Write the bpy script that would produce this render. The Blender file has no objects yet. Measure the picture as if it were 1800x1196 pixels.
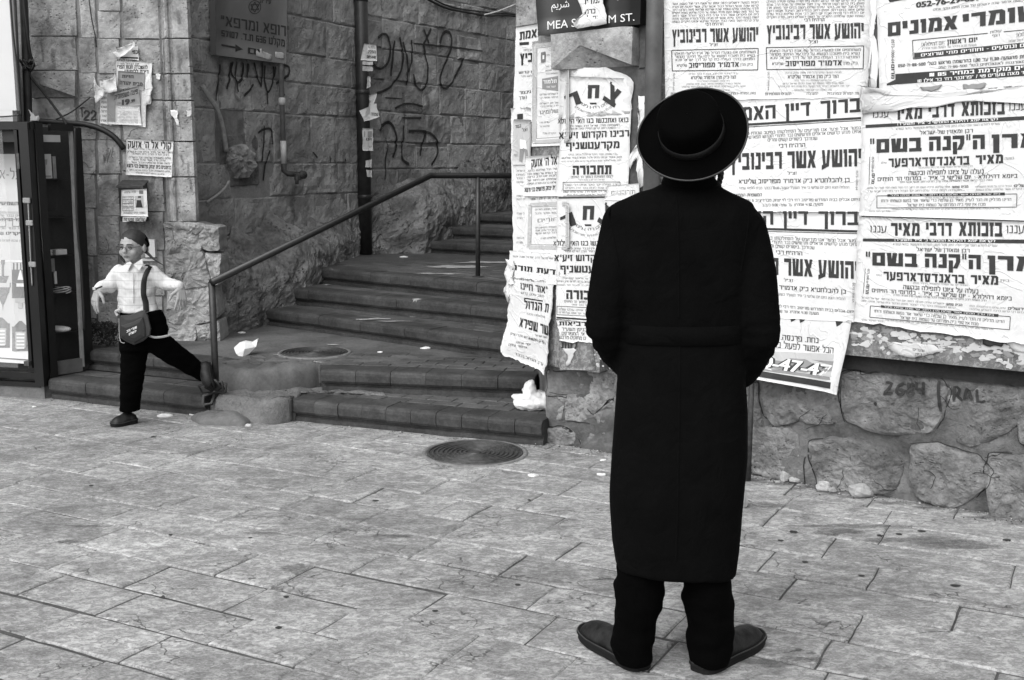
import bpy, bmesh, math, random
import numpy as np
from mathutils import Vector, Matrix, noise
from mathutils.bvhtree import BVHTree

# ------------------------------------------------------------------ camera, world, sun
scene = bpy.context.scene
COL = scene.collection
TH = math.radians(8.9); CAMH = 1.57; F = 2000.0
cam_d = bpy.data.cameras.new("camera"); cam = bpy.data.objects.new("camera", cam_d)
COL.objects.link(cam)
cam.location = (0, 0, CAMH); cam.rotation_euler = (math.radians(90) - TH, 0, 0)
cam_d.sensor_width = 36; cam_d.lens = 40.0; cam_d.clip_end = 500
scene.camera = cam

SUN_EL, SUN_AZ = 48.0, 212.0        # azimuth clockwise from +Y: soft light from behind the camera, a little to the left
world = bpy.data.worlds.new("World"); scene.world = world; world.use_nodes = True
wn = world.node_tree; wn.nodes.clear()
sky = wn.nodes.new("ShaderNodeTexSky"); sky.sky_type = 'NISHITA'; sky.sun_disc = False
sky.sun_elevation = math.radians(SUN_EL); sky.sun_rotation = math.radians(SUN_AZ)
sky.air_density = 1.0; sky.dust_density = 5.0; sky.altitude = 700
bw = wn.nodes.new("ShaderNodeRGBToBW")          # the photograph is black and white
bg = wn.nodes.new("ShaderNodeBackground"); bg.inputs[1].default_value = 0.15
wo = wn.nodes.new("ShaderNodeOutputWorld")
wn.links.new(sky.outputs[0], bw.inputs[0]); wn.links.new(bw.outputs[0], bg.inputs[0]); wn.links.new(bg.outputs[0], wo.inputs[0])
sun_d = bpy.data.lights.new("sun", 'SUN'); sun = bpy.data.objects.new("sun", sun_d); COL.objects.link(sun)
sun_d.energy = .95; sun_d.angle = math.radians(75); sun_d.color = (1, 1, 1)
az = math.radians(SUN_AZ); el = math.radians(SUN_EL)
sdir = Vector((math.sin(az) * math.cos(el), math.cos(az) * math.cos(el), math.sin(el)))
sun.rotation_euler = sdir.to_track_quat('Z', 'Y').to_euler(); sun.location = (-6, -4, 12)
scene.view_settings.view_transform = 'Standard'; scene.view_settings.look = 'None'
scene.view_settings.gamma = 1; scene.view_settings.use_curve_mapping = False
scene.view_settings.exposure = 0.80

# ------------------------------------------------------------------ measuring helpers
def ray(px, py):
    u = px - 900.0; v = 598.0 - py
    return Vector((u, F * math.cos(TH) + v * math.sin(TH), -F * math.sin(TH) + v * math.cos(TH)))
def G(px, py, z=0.0):
    r = ray(px, py); t = (z - CAMH) / r.z
    return Vector((r.x * t, r.y * t, z))
def at(px, py, Y):
    r = ray(px, py); t = Y / r.y
    return Vector((r.x * t, Y, CAMH + r.z * t))
def proj(p):
    d = p[1] * math.cos(TH) - (p[2] - CAMH) * math.sin(TH)
    v = p[1] * math.sin(TH) + (p[2] - CAMH) * math.cos(TH)
    return 900 + F * p[0] / d, 598 - F * v / d
class Plane:
    def __init__(s, p0, d, off=0.0):
        d = Vector((d[0], d[1])).normalized(); s.d = Vector((d.x, d.y, 0)); s.n = Vector((d.y, -d.x, 0))
        if s.n.y > 0 and abs(s.n.x) < 0.97: s.n = -s.n
        s.p0 = Vector((p0[0], p0[1], 0)) + s.n * off
    def sz(s, px, py):
        r = ray(px, py); o = Vector((0, 0, CAMH)); t = (s.p0 - o).dot(s.n) / r.dot(s.n)
        P = o + r * t; return ((P - s.p0).dot(s.d), P.z)
    def P(s, a, z, off=0.0): return s.p0 + s.d * a + Vector((0, 0, z)) + s.n * off
    def moved(s, off): return Plane(s.p0, s.d, off)
def rnd(*k): return random.Random(str(k))
def nz(v, sc=1.0, seed=0.0): return noise.noise(Vector((v[0] * sc + seed, v[1] * sc - seed * 1.7, v[2] * sc + seed * .3)))
def fb(v, sc=1.0, seed=0.0, oc=4):
    return noise.fractal(Vector((v[0] * sc + seed, v[1] * sc - seed * 1.7, v[2] * sc + seed * .3)), 1.0, 2.0, oc)

# ------------------------------------------------------------------ objects
def setp(o, label=None, cat=None, group=None, kind=None):
    if label: o['label'] = label
    if cat: o['category'] = cat
    if group: o['group'] = group
    if kind: o['kind'] = kind
    return o
def root(name, loc, label=None, cat=None, group=None, kind=None):
    o = bpy.data.objects.new(name, None); COL.objects.link(o); o.location = loc
    o.empty_display_size = .1
    return setp(o, label, cat, group, kind)
def wloc(o):
    v = Vector((0, 0, 0))
    while o is not None: v = v + o.location; o = o.parent
    return v
def mesh(name, V, Fc, mat, parent=None, smooth=False, loc=None, **kw):
    V = [Vector(v) for v in V]
    if parent is not None:
        o0 = wloc(parent); L = Vector((0, 0, 0))
    else:
        if loc is None:
            a = np.array([v[:] for v in V]); mn = a.min(0); mx = a.max(0)
            loc = Vector(((mn[0] + mx[0]) / 2, (mn[1] + mx[1]) / 2, mn[2]))
        o0 = Vector(loc); L = Vector(loc)
    me = bpy.data.meshes.new(name); me.from_pydata([(v - o0)[:] for v in V], [], Fc)
    if isinstance(mat, (list, tuple)):
        for m in mat: me.materials.append(m)
    else: me.materials.append(mat)
    if smooth: me.shade_smooth()
    o = bpy.data.objects.new(name, me); COL.objects.link(o); o.location = L
    if parent is not None: o.parent = parent
    setp(o, **kw); return o
class MB:
    def __init__(s): s.V = []; s.F = []
    def add(s, V, Fc):
        n = len(s.V); s.V += [Vector(v) for v in V]; s.F += [[i + n for i in f] for f in Fc]; return s
    def quad(s, a, b, c, d): return s.add([a, b, c, d], [[0, 1, 2, 3]])
    def box(s, c, sx, sy, sz, M=None, bev=0.0):
        c = Vector(c); M = M or Matrix.Identity(3); x, y, z = sx / 2, sy / 2, sz / 2
        if bev <= 0:
            P = [(i * x, j * y, k * z) for k in (-1, 1) for j in (-1, 1) for i in (-1, 1)]
            return s.add([c + M @ Vector(p) for p in P], [[0, 2, 3, 1], [4, 5, 7, 6], [0, 1, 5, 4], [2, 6, 7, 3], [0, 4, 6, 2], [1, 3, 7, 5]])
        P = []; b = bev
        ring = lambda a, bb: [(-a + b, -bb), (a - b, -bb), (a, -bb + b), (a, bb - b), (a - b, bb), (-a + b, bb), (-a, bb - b), (-a, -bb + b)]
        lv = [(-z, b), (-z + b, 0), (z - b, 0), (z, b)]
        for zz, ins in lv:
            for (p, q) in ring(x - ins, y - ins): P.append(c + M @ Vector((p, q, zz)))
        Fc = [[7, 6, 5, 4, 3, 2, 1, 0], list(range(24, 32))]
        for l in range(3):
            for i in range(8): j = (i + 1) % 8; Fc.append([l * 8 + i, l * 8 + j, l * 8 + 8 + j, l * 8 + 8 + i])
        return s.add(P, Fc)
    def tube(s, pts, r, seg=8, cap=True, flat=None):
        pts = [Vector(p) for p in pts]; n = len(pts); rs = r if isinstance(r, (list, tuple)) else [r] * n
        V = []; up = None
        for i, p in enumerate(pts):
            t = (pts[min(i + 1, n - 1)] - pts[max(i - 1, 0)]).normalized()
            if up is None:
                up = t.orthogonal().normalized()
            up = (up - t * up.dot(t)).normalized(); w = t.cross(up)
            for k in range(seg):
                a = 2 * math.pi * k / seg
                V.append(p + (up * math.cos(a) + w * math.sin(a)) * rs[i])
        Fc = []
        for i in range(n - 1):
            for k in range(seg):
                j = (k + 1) % seg; Fc.append([i * seg + k, i * seg + j, (i + 1) * seg + j, (i + 1) * seg + k])
        if cap: Fc.append(list(range(seg))[::-1]); Fc.append([(n - 1) * seg + k for k in range(seg)])
        return s.add(V, Fc)
    def ell(s, c, rx, ry, rz, M=None, seg=16, rg=10):
        c = Vector(c); M = M or Matrix.Identity(3); V = [c + M @ Vector((0, 0, rz))]
        for i in range(1, rg):
            a = math.pi * i / rg
            for k in range(seg):
                b = 2 * math.pi * k / seg
                V.append(c + M @ Vector((rx * math.sin(a) * math.cos(b), ry * math.sin(a) * math.sin(b), rz * math.cos(a))))
        V.append(c + M @ Vector((0, 0, -rz))); Fc = []
        for k in range(seg):
            j = (k + 1) % seg; Fc.append([0, 1 + k, 1 + j])
            for i in range(rg - 2): Fc.append([1 + i * seg + k, 1 + (i + 1) * seg + k, 1 + (i + 1) * seg + j, 1 + i * seg + j])
            Fc.append([1 + (rg - 2) * seg + k, len(V) - 1, 1 + (rg - 2) * seg + j])
        return s.add(V, Fc)
    def loft(s, rings, cap=True):
        n = len(rings[0]); V = [p for r in rings for p in r]; Fc = []
        for i in range(len(rings) - 1):
            for k in range(n): j = (k + 1) % n; Fc.append([i * n + k, i * n + j, (i + 1) * n + j, (i + 1) * n + k])
        if cap: Fc.append(list(range(n))[::-1]); Fc.append([(len(rings) - 1) * n + k for k in range(n)])
        return s.add(V, Fc)
    def lathe(s, c, prof, M=None, seg=32):
        c = Vector(c); M = M or Matrix.Identity(3); V = []; Fc = []
        for (r, z) in prof:
            for k in range(seg): a = 2 * math.pi * k / seg; V.append(c + M @ Vector((r * math.cos(a), r * math.sin(a), z)))
        for i in range(len(prof) - 1):
            for k in range(seg): j = (k + 1) % seg; Fc.append([i * seg + k, i * seg + j, (i + 1) * seg + j, (i + 1) * seg + k])
        if prof[-1][0] > 1e-5: Fc.append([(len(prof) - 1) * seg + k for k in range(seg)])
        return s.add(V, Fc)
    def extr(s, poly, z0, z1):
        n = len(poly); V = [Vector((p[0], p[1], z0)) for p in poly] + [Vector((p[0], p[1], z1)) for p in poly]
        a = sum(poly[i][0] * poly[(i + 1) % n][1] - poly[(i + 1) % n][0] * poly[i][1] for i in range(n))
        Fc = [list(range(n))[::-1], list(range(n, 2 * n))] + [[i, (i + 1) % n, n + (i + 1) % n, n + i] for i in range(n)]
        if a < 0: Fc = [f[::-1] for f in Fc]
        return s.add(V, Fc)
    def build(s, name, mat, parent=None, smooth=False, **kw): return mesh(name, s.V, s.F, mat, parent, smooth, **kw)
def remeshed(mb, voxel, smooth=4, disp=None):
    """one continuous skin from closed overlapping volumes"""
    me = bpy.data.meshes.new("tmp"); me.from_pydata([v[:] for v in mb.V], [], mb.F)
    o = bpy.data.objects.new("tmp", me); COL.objects.link(o)
    m = o.modifiers.new("r", 'REMESH'); m.mode = 'VOXEL'; m.voxel_size = voxel
    if smooth:
        q = o.modifiers.new("s", 'SMOOTH'); q.iterations = smooth; q.factor = .5
    bpy.context.view_layer.update()
    ev = o.evaluated_get(bpy.context.evaluated_depsgraph_get()); em = ev.to_mesh()
    V = [v.co.copy() for v in em.vertices]; N = [v.normal.copy() for v in em.vertices]; Fc = [list(p.vertices) for p in em.polygons]
    ev.to_mesh_clear(); bpy.data.objects.remove(o); bpy.data.meshes.remove(me)
    if disp: V = [v + n * disp(v) for v, n in zip(V, N)]
    r = MB(); r.V = V; r.F = Fc; return r

# ------------------------------------------------------------------ materials (all grey: a black and white photograph)
def newmat(name):
    m = bpy.data.materials.new(name); m.use_nodes = True; nt = m.node_tree
    return m, nt, nt.nodes["Principled BSDF"]
def N(nt, t, **kw):
    n = nt.nodes.new(t)
    for k, v in kw.items(): setattr(n, k, v)
    return n
def math_n(nt, op, a, b=None, c=None, clamp=False):
    n = nt.nodes.new("ShaderNodeMath"); n.operation = op; n.use_clamp = clamp
    for i, x in enumerate((a, b, c)):
        if x is None: continue
        if isinstance(x, (int, float)): n.inputs[i].default_value = x
        else: nt.links.new(x, n.inputs[i])
    return n.outputs[0]
def noise_n(nt, vec, scale, detail=5, rough=.6, dist=0.0):
    n = nt.nodes.new("ShaderNodeTexNoise"); n.inputs["Scale"].default_value = scale; n.inputs["Detail"].default_value = detail
    n.inputs["Roughness"].default_value = rough; n.inputs["Distortion"].default_value = dist
    nt.links.new(vec, n.inputs["Vector"]); return n.outputs["Fac"]
def ramp(nt, fac, stops):
    n = nt.nodes.new("ShaderNodeValToRGB"); e = n.color_ramp.elements
    while len(e) < len(stops): e.new(.5)
    for i, (p, c) in enumerate(stops): e[i].position = p; e[i].color = (c, c, c, 1)
    nt.links.new(fac, n.inputs[0]); return n.outputs[0]
def coords(nt, scale=(1, 1, 1), rotz=0.0):
    geo = nt.nodes.new("ShaderNodeTexCoord"); oi = nt.nodes.new("ShaderNodeObjectInfo")
    add = nt.nodes.new("ShaderNodeVectorMath"); add.operation = 'ADD'
    mp = nt.nodes.new("ShaderNodeMapping"); mp.inputs["Scale"].default_value = scale; mp.inputs["Rotation"].default_value = (0, 0, rotz)
    mul = nt.nodes.new("ShaderNodeMath"); mul.operation = 'MULTIPLY'; mul.inputs[1].default_value = 37.0
    nt.links.new(oi.outputs["Random"], mul.inputs[0]); nt.links.new(geo.outputs["Object"], add.inputs[0]); nt.links.new(mul.outputs[0], add.inputs[1])
    nt.links.new(geo.outputs["Object"], mp.inputs["Vector"])
    mp2 = nt.nodes.new("ShaderNodeMapping"); mp2.inputs["Scale"].default_value = scale; mp2.inputs["Rotation"].default_value = (0, 0, rotz)
    nt.links.new(add.outputs[0], mp2.inputs["Vector"])
    return mp2.outputs[0], mp.outputs[0], oi.outputs["Random"]
def bump(nt, b, h, strength, dist):
    n = nt.nodes.new("ShaderNodeBump"); n.inputs["Strength"].default_value = strength; n.inputs["Distance"].default_value = dist
    nt.links.new(h, n.inputs["Height"]); nt.links.new(n.outputs[0], b.inputs["Normal"]); return n
def stone_mat(name, lo, hi, sc=6, fine=60, rv=.2, bstr=.8, bdist=.01, bsc=25, rough=.9, pits=0.0, stain=0.0, stain_v=.4, scale=(1, 1, 1), rotz=0.0, stain_sc=1.3, spec=.3, wear=0.0):
    m, nt, b = newmat(name); v, vg, r = coords(nt, scale, rotz)
    n1 = noise_n(nt, v, sc, 6, .65, .3); n2 = noise_n(nt, v, fine, 4, .7)
    mix = math_n(nt, 'ADD', math_n(nt, 'MULTIPLY', n1, .6), math_n(nt, 'MULTIPLY', n2, .4))
    c = ramp(nt, mix, [(.36, lo), (.64, hi)])
    g = math_n(nt, 'MULTIPLY_ADD', r, rv, 1 - rv / 2); c = math_n(nt, 'MULTIPLY', c, g)
    h = noise_n(nt, v, bsc, 8, .68, .6)
    if stain:
        s = noise_n(nt, vg, stain_sc, 5, .62, .8); s = ramp(nt, s, [(.42, 1.0), (.62, 1.0 - stain)]); c = math_n(nt, 'MULTIPLY', c, s)
    if pits:
        vo = nt.nodes.new("ShaderNodeTexVoronoi"); vo.inputs["Scale"].default_value = bsc * 1.6; nt.links.new(v, vo.inputs["Vector"])
        pt = ramp(nt, vo.outputs["Distance"], [(.0, 0.0), (.35, 1.0)])
        gate = ramp(nt, noise_n(nt, v, bsc * .35, 3, .5), [(.45, 0.0), (.6, 1.0)])
        pt2 = math_n(nt, 'SUBTRACT', 1.0, math_n(nt, 'MULTIPLY', math_n(nt, 'SUBTRACT', 1.0, pt), gate))
        h = math_n(nt, 'ADD', h, math_n(nt, 'MULTIPLY', pt2, pits)); c = math_n(nt, 'MULTIPLY', c, math_n(nt, 'MULTIPLY_ADD', pt2, .3, .7))
    if wear:
        w = ramp(nt, noise_n(nt, v, fine * .8, 3, .6, 1.0), [(.50, 0.0), (.56, 1.0)]); c = math_n(nt, 'ADD', c, math_n(nt, 'MULTIPLY', w, wear))
    nt.links.new(c, b.inputs["Base Color"]); b.inputs["Roughness"].default_value = rough; b.inputs["Specular IOR Level"].default_value = spec
    bump(nt, b, h, bstr, bdist); return m
def plain(name, g, rough=.5, metal=0.0, var=.15, sc=12, bstr=.15, bdist=.002, spec=.5, alpha=None, sheen=0):
    m, nt, b = newmat(name); v, vg, r = coords(nt)
    n1 = noise_n(nt, v, sc, 5, .6); c = ramp(nt, n1, [(.3, g * (1 - var)), (.7, g * (1 + var))])
    nt.links.new(c, b.inputs["Base Color"]); b.inputs["Roughness"].default_value = rough; b.inputs["Metallic"].default_value = metal
    b.inputs["Specular IOR Level"].default_value = spec
    if bstr: bump(nt, b, noise_n(nt, v, sc * 3, 5, .6), bstr, bdist)
    if sheen: b.inputs["Sheen Weight"].default_value = sheen
    return m
def paper_mat(name, g, dirt=.15):
    m, nt, b = newmat(name); v, vg, r = coords(nt)
    n1 = noise_n(nt, vg, 3.5, 6, .65, .5); c = ramp(nt, n1, [(.35, g), (.72, g * (1 - dirt))])
    n3 = noise_n(nt, v, 30, 4, .7); c = math_n(nt, 'MULTIPLY', c, ramp(nt, n3, [(.3, .95), (.6, 1.0)]))
    c = math_n(nt, 'MULTIPLY', c, math_n(nt, 'MULTIPLY_ADD', r, .08, .96))
    nt.links.new(c, b.inputs["Base Color"]); b.inputs["Roughness"].default_value = .75; b.inputs["Specular IOR Level"].default_value = .25
    # creases of pasted wet paper: thin ridges from a warped noise
    w = noise_n(nt, v, 5, 3, .5, 1.2); w2 = math_n(nt, 'ABSOLUTE', math_n(nt, 'SUBTRACT', w, .5)); rd = ramp(nt, w2, [(0.0, 1.0), (.035, 0.0)])
    w3 = noise_n(nt, v, 9, 4, .6, 2.0)
    bump(nt, b, math_n(nt, 'ADD', math_n(nt, 'MULTIPLY', rd, .6), w3), .6, .006); return m
def cloth_mat(name, g, plaid=False, rough=.95, sheen=.0, bstr=.4):
    m, nt, b = newmat(name); v, vg, r = coords(nt)
    n1 = noise_n(nt, vg, 9, 4, .6); c = ramp(nt, n1, [(.3, g * .8), (.7, g * 1.15)])
    if plaid:
        sx = nt.nodes.new("ShaderNodeSeparateXYZ"); nt.links.new(vg, sx.inputs[0])
        def lines(o, per, w):
            f = math_n(nt, 'FRACT', math_n(nt, 'MULTIPLY', o, 1 / per)); return math_n(nt, 'LESS_THAN', f, w)
        ln = math_n(nt, 'MAXIMUM', math_n(nt, 'MULTIPLY', lines(sx.outputs[2], .048, .10), .26), math_n(nt, 'MULTIPLY', lines(sx.outputs[0], .026, .10), .14))
        c = math_n(nt, 'MULTIPLY', c, math_n(nt, 'SUBTRACT', 1.0, ln))
    nt.links.new(c, b.inputs["Base Color"]); b.inputs["Roughness"].default_value = rough; b.inputs["Specular IOR Level"].default_value = .045 if g < .1 else .2
    if sheen: b.inputs["Sheen Weight"].default_value = sheen
    bump(nt, b, math_n(nt, 'ADD', noise_n(nt, vg, 14, 4, .5, .8), math_n(nt, 'MULTIPLY', noise_n(nt, vg, 400, 2), .05)), bstr, .01); return m
def spray_mat(name, g, thr=.42, amax=.93):
    m, nt, b = newmat(name); v, vg, r = coords(nt)
    at_ = nt.nodes.new("ShaderNodeAttribute"); at_.attribute_name = "edge"
    a = math_n(nt, 'MULTIPLY', at_.outputs["Fac"], math_n(nt, 'MULTIPLY_ADD', noise_n(nt, vg, 90, 4, .7), 1.6, .1))
    a = ramp(nt, a, [(.12, 0.0), (thr, amax)])
    b.inputs["Base Color"].default_value = (g, g, g, 1); b.inputs["Roughness"].default_value = .7
    nt.links.new(a, b.inputs["Alpha"]); return m

M = {}
def slab_mat():
    m, nt, b = newmat('paving_limestone'); v, vg, r = coords(nt, (1, 1.5, 1), math.radians(28))
    big = noise_n(nt, vg, 1.1, 5, .6, .6); mid = noise_n(nt, v, 7, 6, .7, .5); fine = noise_n(nt, v, 30, 6, .78, .6); fin2 = noise_n(nt, v, 85, 3, .7)
    c = ramp(nt, mid, [(.34, .155), (.66, .28)])
    spk = ramp(nt, fine, [(.475, 0.0), (.535, 1.0)]); spk2 = ramp(nt, fin2, [(.46, 0.0), (.56, 1.0)])
    lump_ = ramp(nt, mid, [(.36, .25), (.6, 1.0)])
    c = math_n(nt, 'ADD', c, math_n(nt, 'MULTIPLY', math_n(nt, 'MULTIPLY', spk, lump_), .20)); c = math_n(nt, 'ADD', c, math_n(nt, 'MULTIPLY', spk2, .08))
    c = math_n(nt, 'MULTIPLY', c, math_n(nt, 'MULTIPLY_ADD', r, .26, .87)); c = math_n(nt, 'MULTIPLY', c, ramp(nt, big, [(.36, 1.08), (.66, .74)]))
    cr = nt.nodes.new("ShaderNodeTexVoronoi"); cr.feature = 'DISTANCE_TO_EDGE'; cr.inputs["Scale"].default_value = 3.2
    wv = nt.nodes.new("ShaderNodeVectorMath"); wv.operation = 'ADD'; nz_ = nt.nodes.new("ShaderNodeTexNoise"); nz_.inputs["Scale"].default_value = 9; nz_.inputs["Detail"].default_value = 5; nt.links.new(v, nz_.inputs["Vector"])
    sc_ = nt.nodes.new("ShaderNodeVectorMath"); sc_.operation = 'SCALE'; sc_.inputs[3].default_value = .22; nt.links.new(nz_.outputs["Color"], sc_.inputs[0]); nt.links.new(v, wv.inputs[0]); nt.links.new(sc_.outputs[0], wv.inputs[1]); nt.links.new(wv.outputs[0], cr.inputs["Vector"])
    crk = ramp(nt, cr.outputs["Distance"], [(0.0, 1.0), (.016, 0.0)]); gate = ramp(nt, noise_n(nt, v, 2.3, 2, .5), [(.54, 0.0), (.60, 1.0)]); crk = math_n(nt, 'MULTIPLY', crk, gate)
    c = math_n(nt, 'MULTIPLY', c, math_n(nt, 'SUBTRACT', 1.0, math_n(nt, 'MULTIPLY', crk, .7)))
    nt.links.new(c, b.inputs["Base Color"]); b.inputs["Roughness"].default_value = .72; b.inputs["Specular IOR Level"].default_value = .35
    h = math_n(nt, 'ADD', math_n(nt, 'MULTIPLY', fine, .6), math_n(nt, 'MULTIPLY', noise_n(nt, v, 18, 6, .7, .8), .9)); h = math_n(nt, 'SUBTRACT', h, math_n(nt, 'MULTIPLY', crk, .5))
    bump(nt, b, h, 1.0, .007); return m
M['slab'] = slab_mat()
M['joint'] = stone_mat('joint_dirt', .05, .13, sc=14, rv=0, bdist=.01, bsc=60, stain=.2)
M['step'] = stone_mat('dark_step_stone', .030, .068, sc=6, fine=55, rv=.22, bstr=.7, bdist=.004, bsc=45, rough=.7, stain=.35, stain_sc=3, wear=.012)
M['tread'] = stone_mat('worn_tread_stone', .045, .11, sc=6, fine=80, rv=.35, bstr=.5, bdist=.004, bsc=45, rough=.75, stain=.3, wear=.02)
M['stepgap'] = plain('step_recess', .03, .9)
M['landing'] = stone_mat('worn_landing_cement', .085, .16, sc=5, fine=60, rv=.1, bstr=.7, bdist=.006, bsc=30, stain=.4, stain_sc=1.5, wear=.02)
M['concrete'] = stone_mat('rough_concrete', .12, .26, sc=8, fine=90, rv=.1, bstr=1.0, bdist=.014, bsc=40, pits=.5, stain=.25)
M['cement'] = stone_mat('smeared_cement', .10, .18, sc=4, fine=50, rv=.1, bstr=.6, bdist=.006, bsc=20, stain=.3)
M['backstone'] = stone_mat('rough_grey_stone', .27, .45, sc=7, fine=38, rv=.34, bstr=1.0, bdist=.018, bsc=24, pits=.75, stain=.40, stain_sc=.8)
M['plinthstone'] = stone_mat('pitted_foot_stone', .15, .34, sc=7, fine=30, rv=0, bstr=1.0, bdist=.03, bsc=20, pits=.9, stain=.5, stain_sc=2.4)
M['backmortar'] = stone_mat('grey_mortar', .20, .34, sc=6, rv=0, bstr=.8, bdist=.012, bsc=30, stain=.4)
M['ashlar'] = stone_mat('dressed_limestone', .24, .45, sc=6, fine=32, rv=.26, bstr=1.0, bdist=.010, bsc=26, pits=.9, stain=.5, stain_sc=3.4, wear=.04)
M['ashlarjoint'] = stone_mat('ashlar_joint', .16, .26, sc=6, rv=0)
M['rubble'] = stone_mat('rubble_stone', .18, .38, sc=6, fine=35, rv=.22, bstr=1.0, bdist=.020, bsc=34, pits=.55, stain=.5, stain_sc=2.5)
M['rubblemortar'] = stone_mat('dirty_mortar', .13, .26, sc=5, fine=40, rv=0, bstr=1.0, bdist=.016, bsc=34, stain=.5, stain_sc=2.0)
M['plaster'] = stone_mat('dirty_plaster', .10, .24, sc=9, fine=45, rv=0, bstr=.7, bdist=.008, bsc=30, stain=.4, stain_sc=3, wear=.10)
M['darkstone'] = stone_mat('sooty_dressed_stone', .06, .13, sc=4, fine=40, rv=.3, bstr=.5, bdist=.005, bsc=25, stain=.3)
M['shadow_band'] = stone_mat('shadow_band_black', .012, .03, sc=6, rv=0, bstr=.6, bdist=.006)  # near-black colour carries the shade below the overhang
M['paper'] = paper_mat('pasted_paper', .74, .14)
M['paper_old'] = paper_mat('old_paper', .62, .3)
M['paper_grey'] = paper_mat('grey_print', .30, .3)
M['paper_mid'] = paper_mat('faint_print', .52, .2)
M['ink'] = plain('printing_ink', .022, .6, var=.4, sc=30, bstr=0)
M['ink_soft'] = plain('small_print_ink', .16, .7, var=.2, sc=30, bstr=0)
M['ink_white'] = plain('unprinted_paper', .75, .7, var=.05, bstr=0)
M['black_paint'] = plain('black_paint', .012, .35, var=.3, sc=20, bstr=.2)
M['rail'] = plain('worn_black_rail', .010, .38, var=.5, sc=40, bstr=.4, bdist=.001)
M['post'] = plain('dull_post_paint', .03, .45, var=.4, sc=30, bstr=.3)
M['pipe_dark'] = plain('sooty_pipe', .022, .5, var=.5, sc=15, bstr=.3)
M['pipe_grey'] = plain('grey_pipe', .20, .5, var=.3, sc=15)
M['pipe_mid'] = plain('grey_conduit', .085, .5, var=.3, sc=10)
M['hose'] = plain('weathered_hose', .30, .6, var=.3, sc=30)
M['pale'] = plain('pale_plastic', .48, .5, var=.1)
M['rust'] = plain('rusty_metal', .05, .7, metal=.3, var=.5, sc=40, bstr=.5)
M['iron'] = plain('cast_iron', .075, .5, metal=.4, var=.5, sc=30, bstr=.4)
M['irondirt'] = plain('iron_dirt', .16, .9, var=.4, sc=30, bstr=.5)
M['sign_grey'] = plain('faded_sign_face', .13, .5, var=.12, sc=4, bstr=.05)
M['sign_dark'] = plain('sign_enamel', .014, .35, var=.3, sc=3, bstr=.05)
M['cabinet'] = plain('black_cabinet', .006, .3, var=.3, sc=10, bstr=.1)
M['cab_inside'] = plain('dark_pegboard', .022, .7, var=.2, sc=60)
M['board_white'] = plain('white_board', .60, .5, var=.04, sc=3, bstr=.05)
M['wire'] = plain('black_wire', .012, .5, bstr=0)
M['wire_pale'] = plain('pale_wire', .30, .5, bstr=0)
M['coat'] = cloth_mat('black_coat_cloth', .0030, bstr=.9)
M['trouser'] = cloth_mat('black_trouser_cloth', .0008)
M['felt'] = cloth_mat('black_hat_felt', .0010, bstr=.1)
M['satin'] = plain('hat_ribbon', .012, .4, var=.2, bstr=.1)
M['leather'] = plain('scuffed_black_leather', .012, .5, spec=.3, var=.9, sc=35, bstr=.5, bdist=.002)
M['sole'] = plain('shoe_sole', .010, .8, spec=.2, var=.3)
M['skin'] = plain('skin', .30, .55, var=.08, sc=20, bstr=.1)
M['lip'] = plain('lips', .14, .5, bstr=0)
M['hair'] = plain('dark_hair', .014, .6, var=.5, sc=60, bstr=.6, bdist=.003)
M['eye'] = plain('eye_dark', .03, .3, bstr=0)
M['shirt'] = cloth_mat('plaid_shirt', .60, plaid=True, bstr=.8)
M['bag'] = plain('dark_bag_nylon', .022, .6, var=.25, sc=20, bstr=.4)
M['bagdark'] = plain('bag_pocket_nylon', .008, .6, bstr=.2)
M['plastic_bag'] = plain('white_plastic_film', .78, .35, var=.04, sc=15, bstr=.5, bdist=.006)
M['leafy'] = plain('dark_weed', .02, .8, var=.5)
M['rock'] = stone_mat('loose_rock', .30, .5, sc=14, fine=80, rv=.3, bstr=.8, bdist=.006, bsc=40)
M['spray'] = spray_mat('black_spray', .012)
M['spray_soft'] = spray_mat('faded_spray', .025, .55)
M['stain'] = spray_mat('dark_stain_and_shade', .07, .95, .36)  # real stains and dirt, also the painted shadow at the man's feet
M['whitewash'] = spray_mat('spilled_white_paint', .4, .85, .8)
def glass_mat():
    m, nt, b = newmat('window_glass'); b.inputs["Base Color"].default_value = (.9, .9, .9, 1); b.inputs["Roughness"].default_value = .03
    b.inputs["Alpha"].default_value = .06; b.inputs["Specular IOR Level"].default_value = .8; return m
M['glass'] = glass_mat()

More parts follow.
